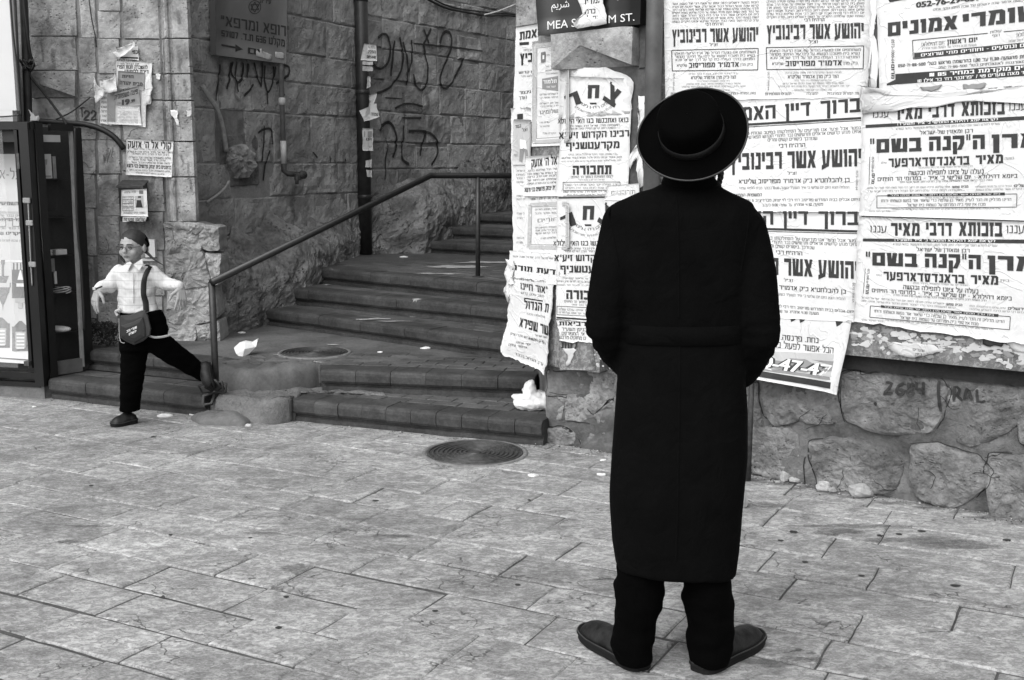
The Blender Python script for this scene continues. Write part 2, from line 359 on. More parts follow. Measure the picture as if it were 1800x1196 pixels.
# ------------------------------------------------------------------ lettering
_tc = {}
def rtl(s):
    import re
    s2 = s[::-1]; s2 = s2.translate(str.maketrans("()[]", ")(]["))
    return re.sub(r'[A-Za-z0-9][A-Za-z0-9\.\-:]*[A-Za-z0-9]', lambda m: m.group(0)[::-1], s2)
def letter(ch, s, h):
    """square Hebrew block letters drawn as strokes: s = stem width, h = bar thickness; returns width and quads"""
    e = (s - .13) * .9; Q = []
    R = lambda x0, y0, x1, y1: Q.append([(x0, y0), (x1, y0), (x1, y1), (x0, y1)])
    P = lambda *p: Q.append(list(p))
    if ch == 'א': w = .74 + e; P((0, 1), (s * 1.25, 1), (w, 0), (w - s * 1.25, 0)); P((w - s, 1), (w, 1), (w * .80, .50), (w * .52, .46)); P((0, 0), (s, 0), (w * .48, .54), (w * .22, .50))
    elif ch == 'ב': w = .68 + e; R(0, 1 - h, w - .06, 1); R(w - .06 - s, 0, w - .06, 1); R(0, 0, w, h)
    elif ch == 'ג': w = .46 + e; R(.04, 1 - h, w - .05, 1); R(w - .05 - s, .3, w - .05, 1); P((0, 0), (s * .9, 0), (w - .05, .42), (w - .05 - s, .42)); P((w - s, 0), (w, 0), (w - .05, .42), (w - .05 - s, .42))
    elif ch == 'ד': w = .70 + e; R(0, 1 - h, w, 1); R(w - .10 - s, 0, w - .10, 1)
    elif ch == 'ה': w = .72 + e; R(0, 1 - h, w, 1); R(w - s, 0, w, 1); R(.02, 0, .02 + s, .64)
    elif ch == 'ו': w = s + .08; R(.08, 0, w, 1); R(0, 1 - h, w, 1)
    elif ch == 'ז': w = s + .18; R(0, 1 - h, w, 1); R(.09, 0, .09 + s, 1)
    elif ch == 'ח': w = .72 + e; R(0, 1 - h, w, 1); R(w - s, 0, w, 1); R(.02, 0, .02 + s, 1)
    elif ch == 'ט': w = .72 + e; R(0, 0, s, 1); R(0, 0, w, h); R(w - s, 0, w, 1); R(w * .48, 1 - h, w, 1)
    elif ch == 'י': w = s + .04; R(.02, .46, w, 1); R(0, 1 - h, w, 1)
    elif ch == 'כ': w = .62 + e; R(0, 1 - h, w, 1); R(w - s, 0, w, 1); R(0, 0, w, h)
    elif ch == 'ך': w = .62 + e; R(0, 1 - h, w, 1); R(w - s, -.3, w, 1)
    elif ch == 'ל': w = .58 + e; R(0, 1 - h, s, 1.34); R(0, 1 - h, w, 1); R(w - s, .38, w, 1); P((w * .50 - s * .6, 0), (w * .50 + s * .5, 0), (w, .42), (w - s, .42))
    elif ch == 'מ': w = .76 + e; R(w - s, 0, w, .86); R(w * .46, 0, w, h); P((w * .36, 1 - h), (w - s, .80), (w, .86), (w * .80, 1)); R(w * .30, 1 - h, w * .82, 1); P((0, 0), (s, 0), (w * .36 + s * .5, 1), (w * .36 - s * .5, 1)); P((0, 1), (s * .9, 1), (w * .36, .62), (w * .26, .62))
    elif ch == 'ם': w = .72 + e; R(0, 1 - h, w, 1); R(0, 0, w, h); R(0, 0, s, 1); R(w - s, 0, w, 1)
    elif ch == 'נ': w = .46 + e; R(.08, 1 - h, w, 1); R(w - s, 0, w, 1); R(0, 0, w, h)
    elif ch == 'ן': w = s + .08; R(.08, -.3, w, 1); R(0, 1 - h, w, 1)
    elif ch == 'ס': w = .74 + e; R(0, 1 - h, w, 1); P((.16, 0), (.16 + s, 0), (.02 + s, 1), (.02, 1)); P((w - .16 - s, 0), (w - .16, 0), (w - .02, 1), (w - .02 - s, 1)); R(.16, 0, w - .16, h)
    elif ch == 'ע': w = .72 + e; P((w - .14 - s, .05), (w - .14, .05), (w, 1), (w - s, 1)); P((.12, .16), (.12 + s, .16), (s, 1), (0, 1)); P((0, -.14), (w - .16, .06), (w - .12, .08 + h), (0, h - .10))
    elif ch == 'פ': w = .70 + e; R(0, 1 - h, w, 1); R(w - s, 0, w, 1); R(0, 0, w, h); R(0, .44, s, 1); R(0, .42, w * .52, .42 + h * .75)
    elif ch == 'ף': w = .70 + e; R(0, 1 - h, w, 1); R(w - s, -.3, w, 1); R(0, .44, s, 1); R(0, .42, w * .52, .42 + h * .75)
    elif ch == 'צ': w = .68 + e; R(0, 0, w, h); P((0, 1), (s, 1), (w, h * .5), (w - s * 1.1, h * .5)); P((w - s, 1), (w, 1), (w * .80, .42), (w * .50, .46))
    elif ch == 'ץ': w = .64 + e; P((0, 1), (s, 1), (w * .5 + s / 2, .40), (w * .5 - s / 2, .32)); P((w - s, 1), (w, 1), (w * .5 + s / 2, .32), (w * .5 - s * .1, .45)); R(w * .5 - s / 2, -.3, w * .5 + s / 2, .5)
    elif ch == 'ק': w = .70 + e; R(0, 1 - h, w, 1); R(.02, -.3, .02 + s, .56); R(w - s, .42, w, 1); P((w * .62 - s * .7, 0), (w * .62 + s * .35, 0), (w, .46), (w - s, .46))
    elif ch == 'ר': w = .62 + e; R(0, 1 - h, w, 1); R(w - s, 0, w, 1)
    elif ch == 'ש': w = .88 + e * 1.5; R(.06, 0, w - .04, h); P((.08, 0), (.08 + s, 0), (s, 1), (0, 1)); R(w - s, 0, w, 1); P((w * .5 - s * .8, h * .5), (w * .5 + s * .2, h * .5), (w * .5 + s * .5, 1), (w * .5 - s * .5, 1))
    elif ch == 'ת': w = .76 + e; R(.04, 1 - h, w, 1); R(w - s, 0, w, 1); R(.14, 0, .14 + s, 1); R(0, 0, .14 + s, h * .8)
    elif ch == '״': w = .34; R(.02, .66, .13, 1.06); R(.20, .66, .31, 1.06)
    elif ch == '׳': w = .16; R(.02, .66, .13, 1.06)
    elif ch == '-': w = .40; R(.03, .42, .37, .42 + h * .9)
    elif ch in '.,': w = .18; R(.02, 0, .04 + s * .9, h)
    elif ch == ':': w = .18; R(.02, 0, .04 + s * .8, h); R(.02, .55, .04 + s * .8, .55 + h)
    elif ch == '/': w = .40; P((0, -.1), (s * .8, -.1), (.4, 1.1), (.4 - s * .8, 1.1))
    elif ch in '()': w = .22; x = 0 if ch == '(' else .12; R(x, .1, x + s * .7, .95); R(.0, -.1, .22, .1 + h * .3) if False else None; P((.12 - x, -.15), (.22 - x, -.15), (x + s * .7, .15), (x, .15)); P((x, .9), (x + s * .7, .9), (.22 - x, 1.15), (.12 - x, 1.15))
    elif ch == '₪': w = .8; R(0, 0, s, 1); R(0, 1 - h, .52, 1); R(.52 - s, .3, .52, 1); R(.30, 0, .8, h); R(.8 - s, 0, .8, 1); R(.30, 0, .30 + s, .7)
    elif ch in '0123456789':
        w = .56 + e * .7 if ch != '1' else s + .06; k = '0123456789'.index(ch)
        segs = ['abcdef', 'bc', 'abged', 'abgcd', 'fgbc', 'afgcd', 'afgedc', 'abc', 'abcdefg', 'abcdfg'][k]
        if ch == '1': R(.06, 0, w, 1); P((0, .8), (.06, .72), (.06 + s * .5, 1), (.06, 1))
        elif ch == '7': R(0, 1 - h, w, 1); P((w * .25, 0), (w * .25 + s, 0), (w, 1 - h * .5), (w - s, 1 - h * .5))
        else:
            if 'a' in segs: R(0, 1 - h, w, 1)
            if 'd' in segs: R(0, 0, w, h)
            if 'g' in segs: R(0, .5 - h / 2, w, .5 + h / 2)
            if 'b' in segs: R(w - s, .5, w, 1)
            if 'c' in segs: R(w - s, 0, w, .5)
            if 'f' in segs: R(0, .5, s, 1)
            if 'e' in segs: R(0, 0, s, .5)
    elif ch == ' ': w = .34
    else: return None
    return w, Q
def glyphs(s, bold=0.0, raw=False, res=1):
    if not raw:
        key = (s, bold, 'own')
        if key in _tc: return _tc[key]
        st, hb = .13 + bold * 3.6, .11 + bold * 2.7; x = 0; V = []; Fc = []
        for ch in rtl(s):
            g = letter(ch, st, hb)
            if g is None: continue
            w, Q = g
            for j, q in enumerate(Q):
                n = len(V); V += [Vector((x + a, b, .004 * j)) for a, b in q]; Fc.append([n, n + 1, n + 2, n + 3])
            x += w + .13
        _tc[key] = (V, Fc); return V, Fc
    res = max(res, 2)
    key = (s, bold, raw, res)
    if key in _tc: return _tc[key]
    c = bpy.data.curves.new("t", 'FONT'); c.body = s if raw else rtl(s); c.resolution_u = res; c.size = 1.0
    o = bpy.data.objects.new("t", c); me = o.to_mesh()
    V = [v.co.copy() for v in me.vertices]; Fc = [list(p.vertices) for p in me.polygons]
    o.to_mesh_clear(); bpy.data.objects.remove(o); bpy.data.curves.remove(c)
    if bold > 0:                      # heavy type: the same letters struck several times side by side
        k = 1.5 * bold; st = [(-k, 0), (k, 0), (0, 0), (-k, k * .5), (k, k * .5), (-k, -k * .5), (k, -k * .5)] if bold > .018 else [(-k, 0), (k, 0)]
        V2 = []; F2 = []
        for j, (dx, dy) in enumerate(st):
            n = len(V2); V2 += [Vector((v.x + dx, v.y + dy, j * .004)) for v in V]; F2 += [[i + n for i in f] for f in Fc]
        V, Fc = V2, F2
    _tc[key] = (V, Fc); return V, Fc
HH = 1.0
CH = max(v.y for v in glyphs("H", 0, True)[0])    # height of a capital or digit
WORDS = "של על בית אשר רבי הרב מרן הגדול קדוש ישראל תורה יום בשעה רחוב אדמור שליטא זצל הציבור מוזמן תפילה ברכה שנת עיהק ירושלים בנים הורים לזכות נשמת עולם חסד אמת שלום מאה כבוד שבת ערב בוקר מנחה אחינו יקר נכבד בעזרת השם ולכל אנשי שלומינו היקרים המשפחה".split()
def filler(n, *k):
    r = rnd('filler', n, *k); out = []; L = 0
    while L < n: w = r.choice(WORDS); out.append(w); L += len(w) + 1
    return " ".join(out)

# ------------------------------------------------------------------ stone builders
def block(P, a0, a1, z0, z1, proud, amp, seed, step=.06, back=-.04, round_=.012, nsc=9, lean=None):
    """a wall stone: bevelled, unevenly dressed front on plane function P(a, z, off)"""
    r = rnd('b', seed); na = max(3, int((a1 - a0) / step) + 1); nz_ = max(3, int((z1 - z0) / step) + 1)
    As = [a0, a0 + round_] + [a0 + (a1 - a0) * i / na for i in range(1, na)] + [a1 - round_, a1]
    Zs = [z0, z0 + round_] + [z0 + (z1 - z0) * i / nz_ for i in range(1, nz_)] + [z1 - round_, z1]
    V = []; W = len(As); H = len(Zs); ta = r.uniform(-.006, .006); tz = r.uniform(-.006, .006)
    for j, z in enumerate(Zs):
        for i, a in enumerate(As):
            edge = i in (0, W - 1) or j in (0, H - 1)
            q = P(a, z, 0); d = fb(q, nsc, seed * .37 % 50) * amp
            wob = nz(q, 14, 3.1) * min(.006, amp * .4 + .001)
            ex = 0 if edge else proud
            V.append(P(a + (wob if i in (0, W - 1) else 0), z + (wob if j in (0, H - 1) else 0), ex + (d if not edge else d * .3) + ta * (i / W - .5) + tz * (j / H - .5)))
    Fc = [[j * W + i, j * W + i + 1, (j + 1) * W + i + 1, (j + 1) * W + i] for j in range(H - 1) for i in range(W - 1)]
    n0 = len(V); bc = [(0, 0), (W - 1, 0), (W - 1, H - 1), (0, H - 1)]
    V += [P(As[i], Zs[j], back) for i, j in bc]
    lo = [i for i in range(W)]; hi = [(H - 1) * W + i for i in range(W)]; le = [j * W for j in range(H)]; ri = [j * W + W - 1 for j in range(H)]
    Fc += [[n0, n0 + 1] + lo[::-1], [n0 + 2, n0 + 3] + hi, [n0 + 3, n0] + le, [n0 + 1, n0 + 2] + ri[::-1]]
    m = MB(); m.add(V, Fc); return m
def polystone(P, poly, proud, amp, seed, rings=7, n=44, nsc=8, back=-.05):
    """an irregular field stone with a pillowed rough face; poly in plane units"""
    pts = []; L = [math.dist(poly[i], poly[(i + 1) % len(poly)]) for i in range(len(poly))]; T = sum(L)
    for k in range(n):
        t = T * k / n; i = 0
        while t > L[i]: t -= L[i]; i += 1
        f = t / L[i]; p, q = poly[i], poly[(i + 1) % len(poly)]; pts.append([p[0] + (q[0] - p[0]) * f, p[1] + (q[1] - p[1]) * f])
    for _ in range(1): pts = [[(pts[i - 1][c] + 2 * pts[i][c] + pts[(i + 1) % n][c]) / 4 for c in (0, 1)] for i in range(n)]
    cx = sum(p[0] for p in pts) / n; cz = sum(p[1] for p in pts) / n; V = []
    pts = [[p[0] + nz(P(*p), 16, seed) * .012, p[1] + nz(P(*p), 16, seed + 5) * .012] for p in pts]
    for k in range(rings + 1):
        f = (1 - k / rings) if k else 1.0
        ex = 0.0 if k == 0 else proud * (1 - (1 - min(1, k / 1.6)) ** 2)
        for p in pts:
            a = cx + (p[0] - cx) * f; z = cz + (p[1] - cz) * f
            if k == 1: a = cx + (p[0] - cx) * .95; z = cz + (p[1] - cz) * .95
            if k == rings: continue
            V.append(P(a, z, ex + (fb(P(a, z), nsc, seed * .7) * amp + (abs(fb(P(a, z), nsc * 2.3, seed)) - .2) * amp * .7) * (1 if k else .3)))
    V.append(P(cx, cz, proud + fb(P(cx, cz), nsc, seed * .7) * amp)); c = len(V) - 1
    Fc = [[k * n + i, k * n + (i + 1) % n, (k + 1) * n + (i + 1) % n, (k + 1) * n + i] for k in range(rings - 1) for i in range(n)]
    Fc += [[(rings - 1) * n + i, (rings - 1) * n + (i + 1) % n, c] for i in range(n)]
    b0 = len(V); V += [P(cx + (p[0] - cx) * .93, cz + (p[1] - cz) * .93, back) for p in pts]
    Fc += [[(i + 1) % n, i, b0 + i, b0 + (i + 1) % n] for i in range(n)]
    m = MB(); m.add(V, Fc); return m
def bvh_of(objs):
    V = []; Fc = []
    for o in objs:
        if o.type != 'MESH': continue
        w = wloc(o); n = len(V); V += [v.co + w for v in o.data.vertices]; Fc += [[i + n for i in p.vertices] for p in o.data.polygons]
    return BVHTree.FromPolygons(V, Fc)
def catmull(pts, step):
    out = []; n = len(pts)
    for i in range(n - 1):
        p0 = pts[max(i - 1, 0)]; p1 = pts[i]; p2 = pts[i + 1]; p3 = pts[min(i + 2, n - 1)]
        k = max(2, int(math.dist(p1, p2) / step))
        for j in range(k):
            t = j / k
            out.append([.5 * ((2 * p1[c]) + (-p0[c] + p2[c]) * t + (2 * p0[c] - 5 * p1[c] + 4 * p2[c] - p3[c]) * t * t + (-p0[c] + 3 * p1[c] - 3 * p2[c] + p3[c]) * t ** 3) for c in range(len(p1))])
    out.append(list(pts[-1])); return out
def edged(name, V, Fc, E, mat, parent=None, **kw):
    o = mesh(name, V, Fc, mat, parent, **kw)
    a = o.data.attributes.new("edge", 'FLOAT', 'POINT'); a.data.foreach_set("value", E); return o
def cast(bvh, plane, a, z, eps, d=.6):
    o = plane.P(a, z, d); h = bvh.ray_cast(o, -plane.n, 1.6)
    return (h[0] if h[0] is not None else plane.P(a, z)) + plane.n * eps
def strokes(name, plane, bvh, lines, width, mat, parent=None, eps=.005, **kw):
    V = []; Fc = []; E = []
    for ln in lines:
        w = width
        if isinstance(ln, tuple): w, ln = ln
        sz = catmull([plane.sz(*p) for p in ln], .02)
        for i, (a, z) in enumerate(sz):
            a2, z2 = sz[min(i + 1, len(sz) - 1)]; a1, z1 = sz[max(i - 1, 0)]
            t = Vector((a2 - a1, z2 - z1)); t = t.normalized() if t.length > 1e-6 else Vector((1, 0)); nn = Vector((-t.y, t.x))
            ww = w * (.85 + .3 * noise.noise(Vector((a * 6, z * 6, 1))))
            for k, e in ((-1, 0), (-.5, .8), (0, 1), (.5, .8), (1, 0)):
                V.append(cast(bvh, plane, a + nn.x * k * ww, z + nn.y * k * ww, eps)); E.append(e if 0 < i < len(sz) - 1 else e * .4)
            if i:
                b = len(V) - 10
                for k in range(4): Fc.append([b + k, b + k + 1, b + k + 6, b + k + 5])
    return edged(name, V, Fc, E, mat, parent, **kw)
def gblot(name, cx, cy, rx, ry, bvh, mat, seed, z0=0, eps=.003, parent=None, wob=.35, **kw):
    """a stain or painted shade on the ground: world centre from the photo, radii in metres"""
    c = G(cx, cy, z0); n = 24; V = []; E = []; Fc = []
    def dn(x, y):
        h = bvh.ray_cast(Vector((x, y, z0 + .4)), Vector((0, 0, -1)), 1.0); return Vector((x, y, (h[0].z if h[0] is not None else z0) + eps))
    V.append(dn(c.x, c.y)); E.append(1)
    for k, (f, e) in enumerate(((.35, 1), (.7, .9), (1, 0))):
        for i in range(n):
            an = 2 * math.pi * i / n; w = 1 + wob * noise.noise(Vector((math.cos(an) * 1.7 + seed, math.sin(an) * 1.7, seed)))* (1 if k else .5) * 2
            V.append(dn(c.x + rx * f * w * math.cos(an), c.y + ry * f * w * math.sin(an))); E.append(e)
    Fc = [[0, 1 + i, 1 + (i + 1) % n] for i in range(n)]
    for k in range(2): Fc += [[1 + k * n + i, 1 + (k + 1) * n + i, 1 + (k + 1) * n + (i + 1) % n, 1 + k * n + (i + 1) % n] for i in range(n)]
    Fc = [f for f in Fc if max(V[i].z for i in f) - min(V[i].z for i in f) < .02]
    return edged(name, V, Fc, E, mat, parent, **kw)

# ------------------------------------------------------------------ planes of the place
W1 = Plane((.195, 6.317), (.828, -.561))                 # lower rubble wall on the right
W1U = W1.moved(.10)                                      # the plastered wall above the ledge
sC, _ = W1U.sz(985, 285); CPT = W1U.P(sC, 0)
F1 = Plane((CPT.x, CPT.y), (.574, -.82))                 # narrow splayed face of the corner pier; runs to s=0 at its front edge
W2A = Plane((-2.45, 8.80), (.402, .916))                 # rough wall left of the downpipe
W2B = Plane((-1.41, 11.17), (.515, .857))                # and right of it
PIL = Plane((-3.5, 8.20), (1, 0.02))                     # dressed gate pillar
dA = Vector((-.883, .47, 0)); dB = Vector((.471, .882, 0))
TALL = 6.2

# ------------------------------------------------------------------ ground
g = MB(); g.quad((-60, -60, -.030), (60, -60, -.030), (60, 60, -.030), (-60, 60, -.030)); g.build('ground', M['joint'], kind='structure', loc=(0, 0, -.03))
pav = root('street_paving', (0, 4.5, 0), kind='structure', label='street of pale chiselled limestone slabs laid in diagonal rows')
rowb = [1.66, 1.92, 2.17, 2.42, 2.66, 2.90, 3.15, 3.42, 3.67, 3.93, 4.18, 4.45, 4.73, 5.02, 5.24, 5.50, 5.77, 6.02, 6.28, 6.53, 6.8, 7.06, 7.3, 7.55, 7.8]
fixed = {3: [3.15, 2.71, 2.19, 1.72], 4: [3.49, 3.08, 2.56, 2.20], 5: [3.6, 3.2, 2.71, 2.30, 1.80, 1.44], 6: [3.27, 2.98, 2.70, 2.09, 1.64, 1.2], 7: [3.9, 3.31, 2.54, 1.77, 1.25, .75], 8: [2.9, 2.43, 2.02, 1.43, .70],
         9: [3.74, 3.30, 2.45, 1.9, 1.45, 1.00, .41], 10: [4.83, 4.35, 2.64, 2.48, 2.1, 1.6, 1.15, .74], 11: [4.0, 3.31, 2.35, 1.9, .97, .27], 12: [4.35, 1.29, .8], 13: [4.02, 1.7, 1.28, .83]}
SLABS = []; far = MB()
slab_c = []
for k in range(len(rowb) - 1):
    b0, b1 = rowb[k], rowb[k + 1]; r = rnd('row', k); cuts = sorted(fixed.get(k, []))
    full = [-3.2]
    for c in cuts + [7.6]:
        while c - full[-1] > .78: full.append(full[-1] + min(r.uniform(.36, .56), (c - full[-1]) - .28))
        if c < 7.6: full.append(c)
    for a0, a1 in zip(full, full[1:]):
        c = dA * ((a0 + a1) / 2) + dB * ((b0 + b1) / 2)
        if c.y > 8.1 or c.y < .9: continue
        if (c - W1.p0).dot(W1.n) < -.35 and c.x > 0: continue
        slab_c.append((a0, a1, b0, b1, k))
def slab_mb(a0, a1, b0, b1, k, big=True):
    r = rnd('slab', a0, b0); nr = c_y(b0, a0) < 4.4; nf = max(0.0, min(1.0, (4.9 - c_y(b0, a0)) / 1.2)); gp = r.uniform(.0008, .0018) + nf * r.uniform(.001, .0035); gb = r.uniform(.001, .002) + nf * r.uniform(.002, .006)
    na = max(3, int((a1 - a0) / .07)); nb = 4; V = []; Fc = []; ph = r.uniform(-.003, .003); tx = r.uniform(-.005, .005); ty = r.uniform(-.005, .005)
    As = [a0 + gp, a0 + gp + .007] + [a0 + (a1 - a0) * i / na for i in range(1, na)] + [a1 - gp - .007, a1 - gp]
    Bs = [b0 + gb, b0 + gb + .007] + [b0 + (b1 - b0) * i / nb for i in range(1, nb)] + [b1 - gb - .007, b1 - gb]
    W = len(As); H = len(Bs)
    for j, b in enumerate(Bs):
        for i, a in enumerate(As):
            e = i in (0, W - 1) or j in (0, H - 1); q = dA * a + dB * b
            wa = noise.noise(q * 9 + Vector((0, 0, 3))) * .006; wb = noise.noise(q * 9 + Vector((5, 0, 9))) * .006 + noise.noise(q * 30) * .002
            z = ph + tx * (i / W - .5) + ty * (j / H - .5) + noise.noise(q * 6) * .0025 - (.005 if e else 0)
            p = dA * (a + (wa if e else 0)) + dB * (b + (wb if e else 0)); V.append((p.x, p.y, z))
    Fc = [[j * W + i, j * W + i + 1, (j + 1) * W + i + 1, (j + 1) * W + i] for j in range(H - 1) for i in range(W - 1)]
    if (V[1][0] - V[0][0]) * (V[W][1] - V[0][1]) - (V[1][1] - V[0][1]) * (V[W][0] - V[0][0]) < 0: Fc = [f[::-1] for f in Fc]
    n0 = len(V); rim = [i for i in range(W)] + [j * W + W - 1 for j in range(1, H)] + [(H - 1) * W + i for i in range(W - 2, -1, -1)] + [j * W for j in range(H - 2, 0, -1)]
    V += [(V[i][0], V[i][1], -.035) for i in rim]
    Fc += [[rim[i], n0 + i, n0 + (i + 1) % len(rim), rim[(i + 1) % len(rim)]] for i in range(len(rim))]
    m = MB(); m.add(V, Fc); return m
def c_y(b, a): return (dA * a + dB * b).y
seen = []
for s in slab_c:
    c = dA * ((s[0] + s[1]) / 2) + dB * ((s[2] + s[3]) / 2); x, y = proj((c.x, c.y, 0))
    vis = -120 < x < 1930 and y < 1330
    seen.append((vis, y, s))
vis = sorted([s for s in seen if s[0]], key=lambda q: -q[1]); n_vis = 0
for v, y, s in vis[:298]: SLABS.append(slab_mb(*s).build('slab', M['slab'], pav))
rest = MB()
for v, y, s in vis[298:] + [s for s in seen if not s[0]]:
    m = slab_mb(*s); rest.add(m.V, m.F)
SLABS.append(rest.build('outer_slabs', M['slab'], pav, kind='stuff'))
GB = bvh_of(SLABS)
jn = MB(); jn.quad((-9, -4, -.0065), (9, -4, -.0065), (9, 9, -.0065), (-9, 9, -.0065)); jn.build('joint_filling', M['joint'], kind='structure')
# the street beyond the slabs
o = MB(); o.quad((-9, -4, -.003), (9, -4, -.003), (9, .95, -.003), (-9, .95, -.003)); o.build('street_margin', M['slab'], kind='structure')

# ------------------------------------------------------------------ steps
ZL = [.14, .28, .415, .55, .685, .80, .915, 1.02, 1.12, 1.24, 1.36]
stair = root('stairs', G(700, 745), kind='structure', label='worn dark stone steps rising into the alley')
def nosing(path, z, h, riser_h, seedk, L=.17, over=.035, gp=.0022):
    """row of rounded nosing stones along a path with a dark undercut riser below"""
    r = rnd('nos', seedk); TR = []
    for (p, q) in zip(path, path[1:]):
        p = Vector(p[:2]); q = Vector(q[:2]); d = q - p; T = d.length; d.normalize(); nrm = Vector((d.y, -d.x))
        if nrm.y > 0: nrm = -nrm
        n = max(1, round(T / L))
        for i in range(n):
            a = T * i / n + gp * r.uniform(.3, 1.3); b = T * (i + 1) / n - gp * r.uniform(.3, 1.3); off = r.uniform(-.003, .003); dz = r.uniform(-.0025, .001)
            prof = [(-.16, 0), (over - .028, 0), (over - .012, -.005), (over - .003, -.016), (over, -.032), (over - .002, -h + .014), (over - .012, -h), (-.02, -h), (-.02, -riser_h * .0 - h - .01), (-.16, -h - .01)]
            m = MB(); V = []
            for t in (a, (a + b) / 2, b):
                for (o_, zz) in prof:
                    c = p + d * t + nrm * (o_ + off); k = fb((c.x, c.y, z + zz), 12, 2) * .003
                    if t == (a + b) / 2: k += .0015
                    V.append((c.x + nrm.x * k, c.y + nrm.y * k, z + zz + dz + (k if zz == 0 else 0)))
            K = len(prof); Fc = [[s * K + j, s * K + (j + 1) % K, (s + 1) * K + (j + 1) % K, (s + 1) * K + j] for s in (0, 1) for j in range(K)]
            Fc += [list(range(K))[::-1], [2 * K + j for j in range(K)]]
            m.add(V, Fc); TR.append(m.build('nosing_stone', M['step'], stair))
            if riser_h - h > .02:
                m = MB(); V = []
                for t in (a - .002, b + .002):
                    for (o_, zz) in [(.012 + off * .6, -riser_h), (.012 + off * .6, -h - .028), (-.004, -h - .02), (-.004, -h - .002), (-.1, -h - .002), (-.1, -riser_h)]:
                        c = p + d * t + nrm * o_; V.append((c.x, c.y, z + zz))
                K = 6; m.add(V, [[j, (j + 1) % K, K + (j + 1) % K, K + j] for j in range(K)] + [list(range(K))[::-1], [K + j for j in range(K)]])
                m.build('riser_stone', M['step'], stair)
    return TR
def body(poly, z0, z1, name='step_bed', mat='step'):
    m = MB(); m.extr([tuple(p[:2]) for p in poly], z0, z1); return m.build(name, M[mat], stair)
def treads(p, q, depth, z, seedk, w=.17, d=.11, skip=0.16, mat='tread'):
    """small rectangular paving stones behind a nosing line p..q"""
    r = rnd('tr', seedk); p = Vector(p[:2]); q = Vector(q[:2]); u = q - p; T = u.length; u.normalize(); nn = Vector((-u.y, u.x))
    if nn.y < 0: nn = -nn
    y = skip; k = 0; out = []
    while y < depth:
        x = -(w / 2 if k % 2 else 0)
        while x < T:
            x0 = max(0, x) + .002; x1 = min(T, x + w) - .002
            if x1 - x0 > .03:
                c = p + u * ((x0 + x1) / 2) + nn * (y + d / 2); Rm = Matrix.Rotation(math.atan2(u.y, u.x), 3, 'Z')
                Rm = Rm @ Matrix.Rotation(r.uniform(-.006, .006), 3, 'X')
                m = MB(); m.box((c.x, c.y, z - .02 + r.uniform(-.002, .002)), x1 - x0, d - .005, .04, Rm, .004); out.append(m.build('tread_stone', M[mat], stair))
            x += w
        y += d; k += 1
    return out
# level 1 and 2 (left flight to the doorway, middle, right)
A1 = G(92, 664, .14); A2 = G(366, 694, .14); B1 = G(517, 700, .14); B2 = G(956, 740, .14)
C1 = G(157, 614, .28); C2 = G(401, 637, .28); D1 = G(567, 648, .28); D2 = G(941, 662, .28)
body([A1 + Vector((0, .03, 0)), A2 + Vector((0, .03, 0)), A2 + Vector((.1, .25, 0)), B1 + Vector((-.1, .25, 0)), B1 + Vector((0, .03, 0)), B2, (B2.x + .3, B2.y + .9), (B2.x + .3, 8.9), (-3.9, 8.9), (-3.9, 8.0), (A1.x - .05, A1.y)], -.03, .132)
body([C1 + Vector((0, .03, 0)), C2 + Vector((0, .03, 0)), C2 + Vector((.05, .2, 0)), D1 + Vector((-.05, .2, 0)), D1 + Vector((0, .03, 0)), D2, (D2.x + .0, D2.y + .7), (D2.x + .5, 8.9), (-3.9, 8.9), (-3.9, C1.y + .05)], .13, .272)
ST = []
ST += nosing([A1, A2], .14, .085, .14, 'a', L=.30)
ST += nosing([C1, C2], .28, .08, .14, 'c', L=.30)
ST += nosing([B1, B2], .14, .088, .14, 'b', L=.165)
ST += nosing([D1, D2], .28, .085, .14, 'd', L=.235)
ST += treads(A1, A2, .30, .14, 'ta', w=.30, d=.16)
ST += treads(B1, B2, .62, .14, 'tb', w=.17, d=.11)
ST += treads(D1, D2, .60, .28, 'td', w=.19, d=.105)
lines = [(3, (465, 541), (893, 596)), (4, (511, 506), (893, 541)), (5, (559, 470), (898, 501))]
path = {}
for k, l, r_ in lines:
    z = ZL[k - 1]; L_ = G(*l, z); R_ = G(*r_, z); d = (R_ - L_); R2 = L_ + d * 1.18; path[k] = (L_, R2)
    back = 13.6 if k == 5 else 12.0
    body([L_, R2, (R2.x + .9, R2.y + 2.2), (.9, back), (-2.3 if k < 5 else -1.9, back), (-2.05 if k < 5 else -1.75, 9.75), (L_.x - .03, L_.y + .03)], z - .143, z - .008)
    ST += nosing([L_, R2], z, .085, .135, 's%d' % k, L=.24, gp=.0008)
    ST += treads(L_, R2, {3: .62, 4: .42, 5: .9}[k], z, 't%d' % k, w=.19, d=.12)
up = [(6, 760, 424), (7, 797, 399), (8, 845, 376), (9, 879, 349)]
for k, x, y in up:
    z = ZL[k - 1]; L_ = G(x, y, z); d = Vector((.80, -.52, 0)).normalized(); R_ = L_ + d * 2.2
    body([L_, R_, (R_.x + 3.6, R_.y + 6), (3.6, 19), (-1.2 + .35 * (k - 6), 19), (L_.x - .02, L_.y + .05)], z - .14, z - .008)
    ST += nosing([L_, R_], z, .08, .12, 'u%d' % k, L=.3, gp=.0008)
    ST += treads(L_, R_, .8, z, 'v%d' % k, w=.22, d=.2)
for k in (10, 11):
    z = ZL[k - 1]; m = MB(); L_ = Vector((.25 + (k - 9) * .35, 14.3 + (k - 9) * .5, 0)); R_ = L_ + Vector((2, -1.2, 0))
    body([L_, R_, (R_.x + 3, R_.y + 5), (3.6, 19), (L_.x - .3, 19)], z - .15, z)
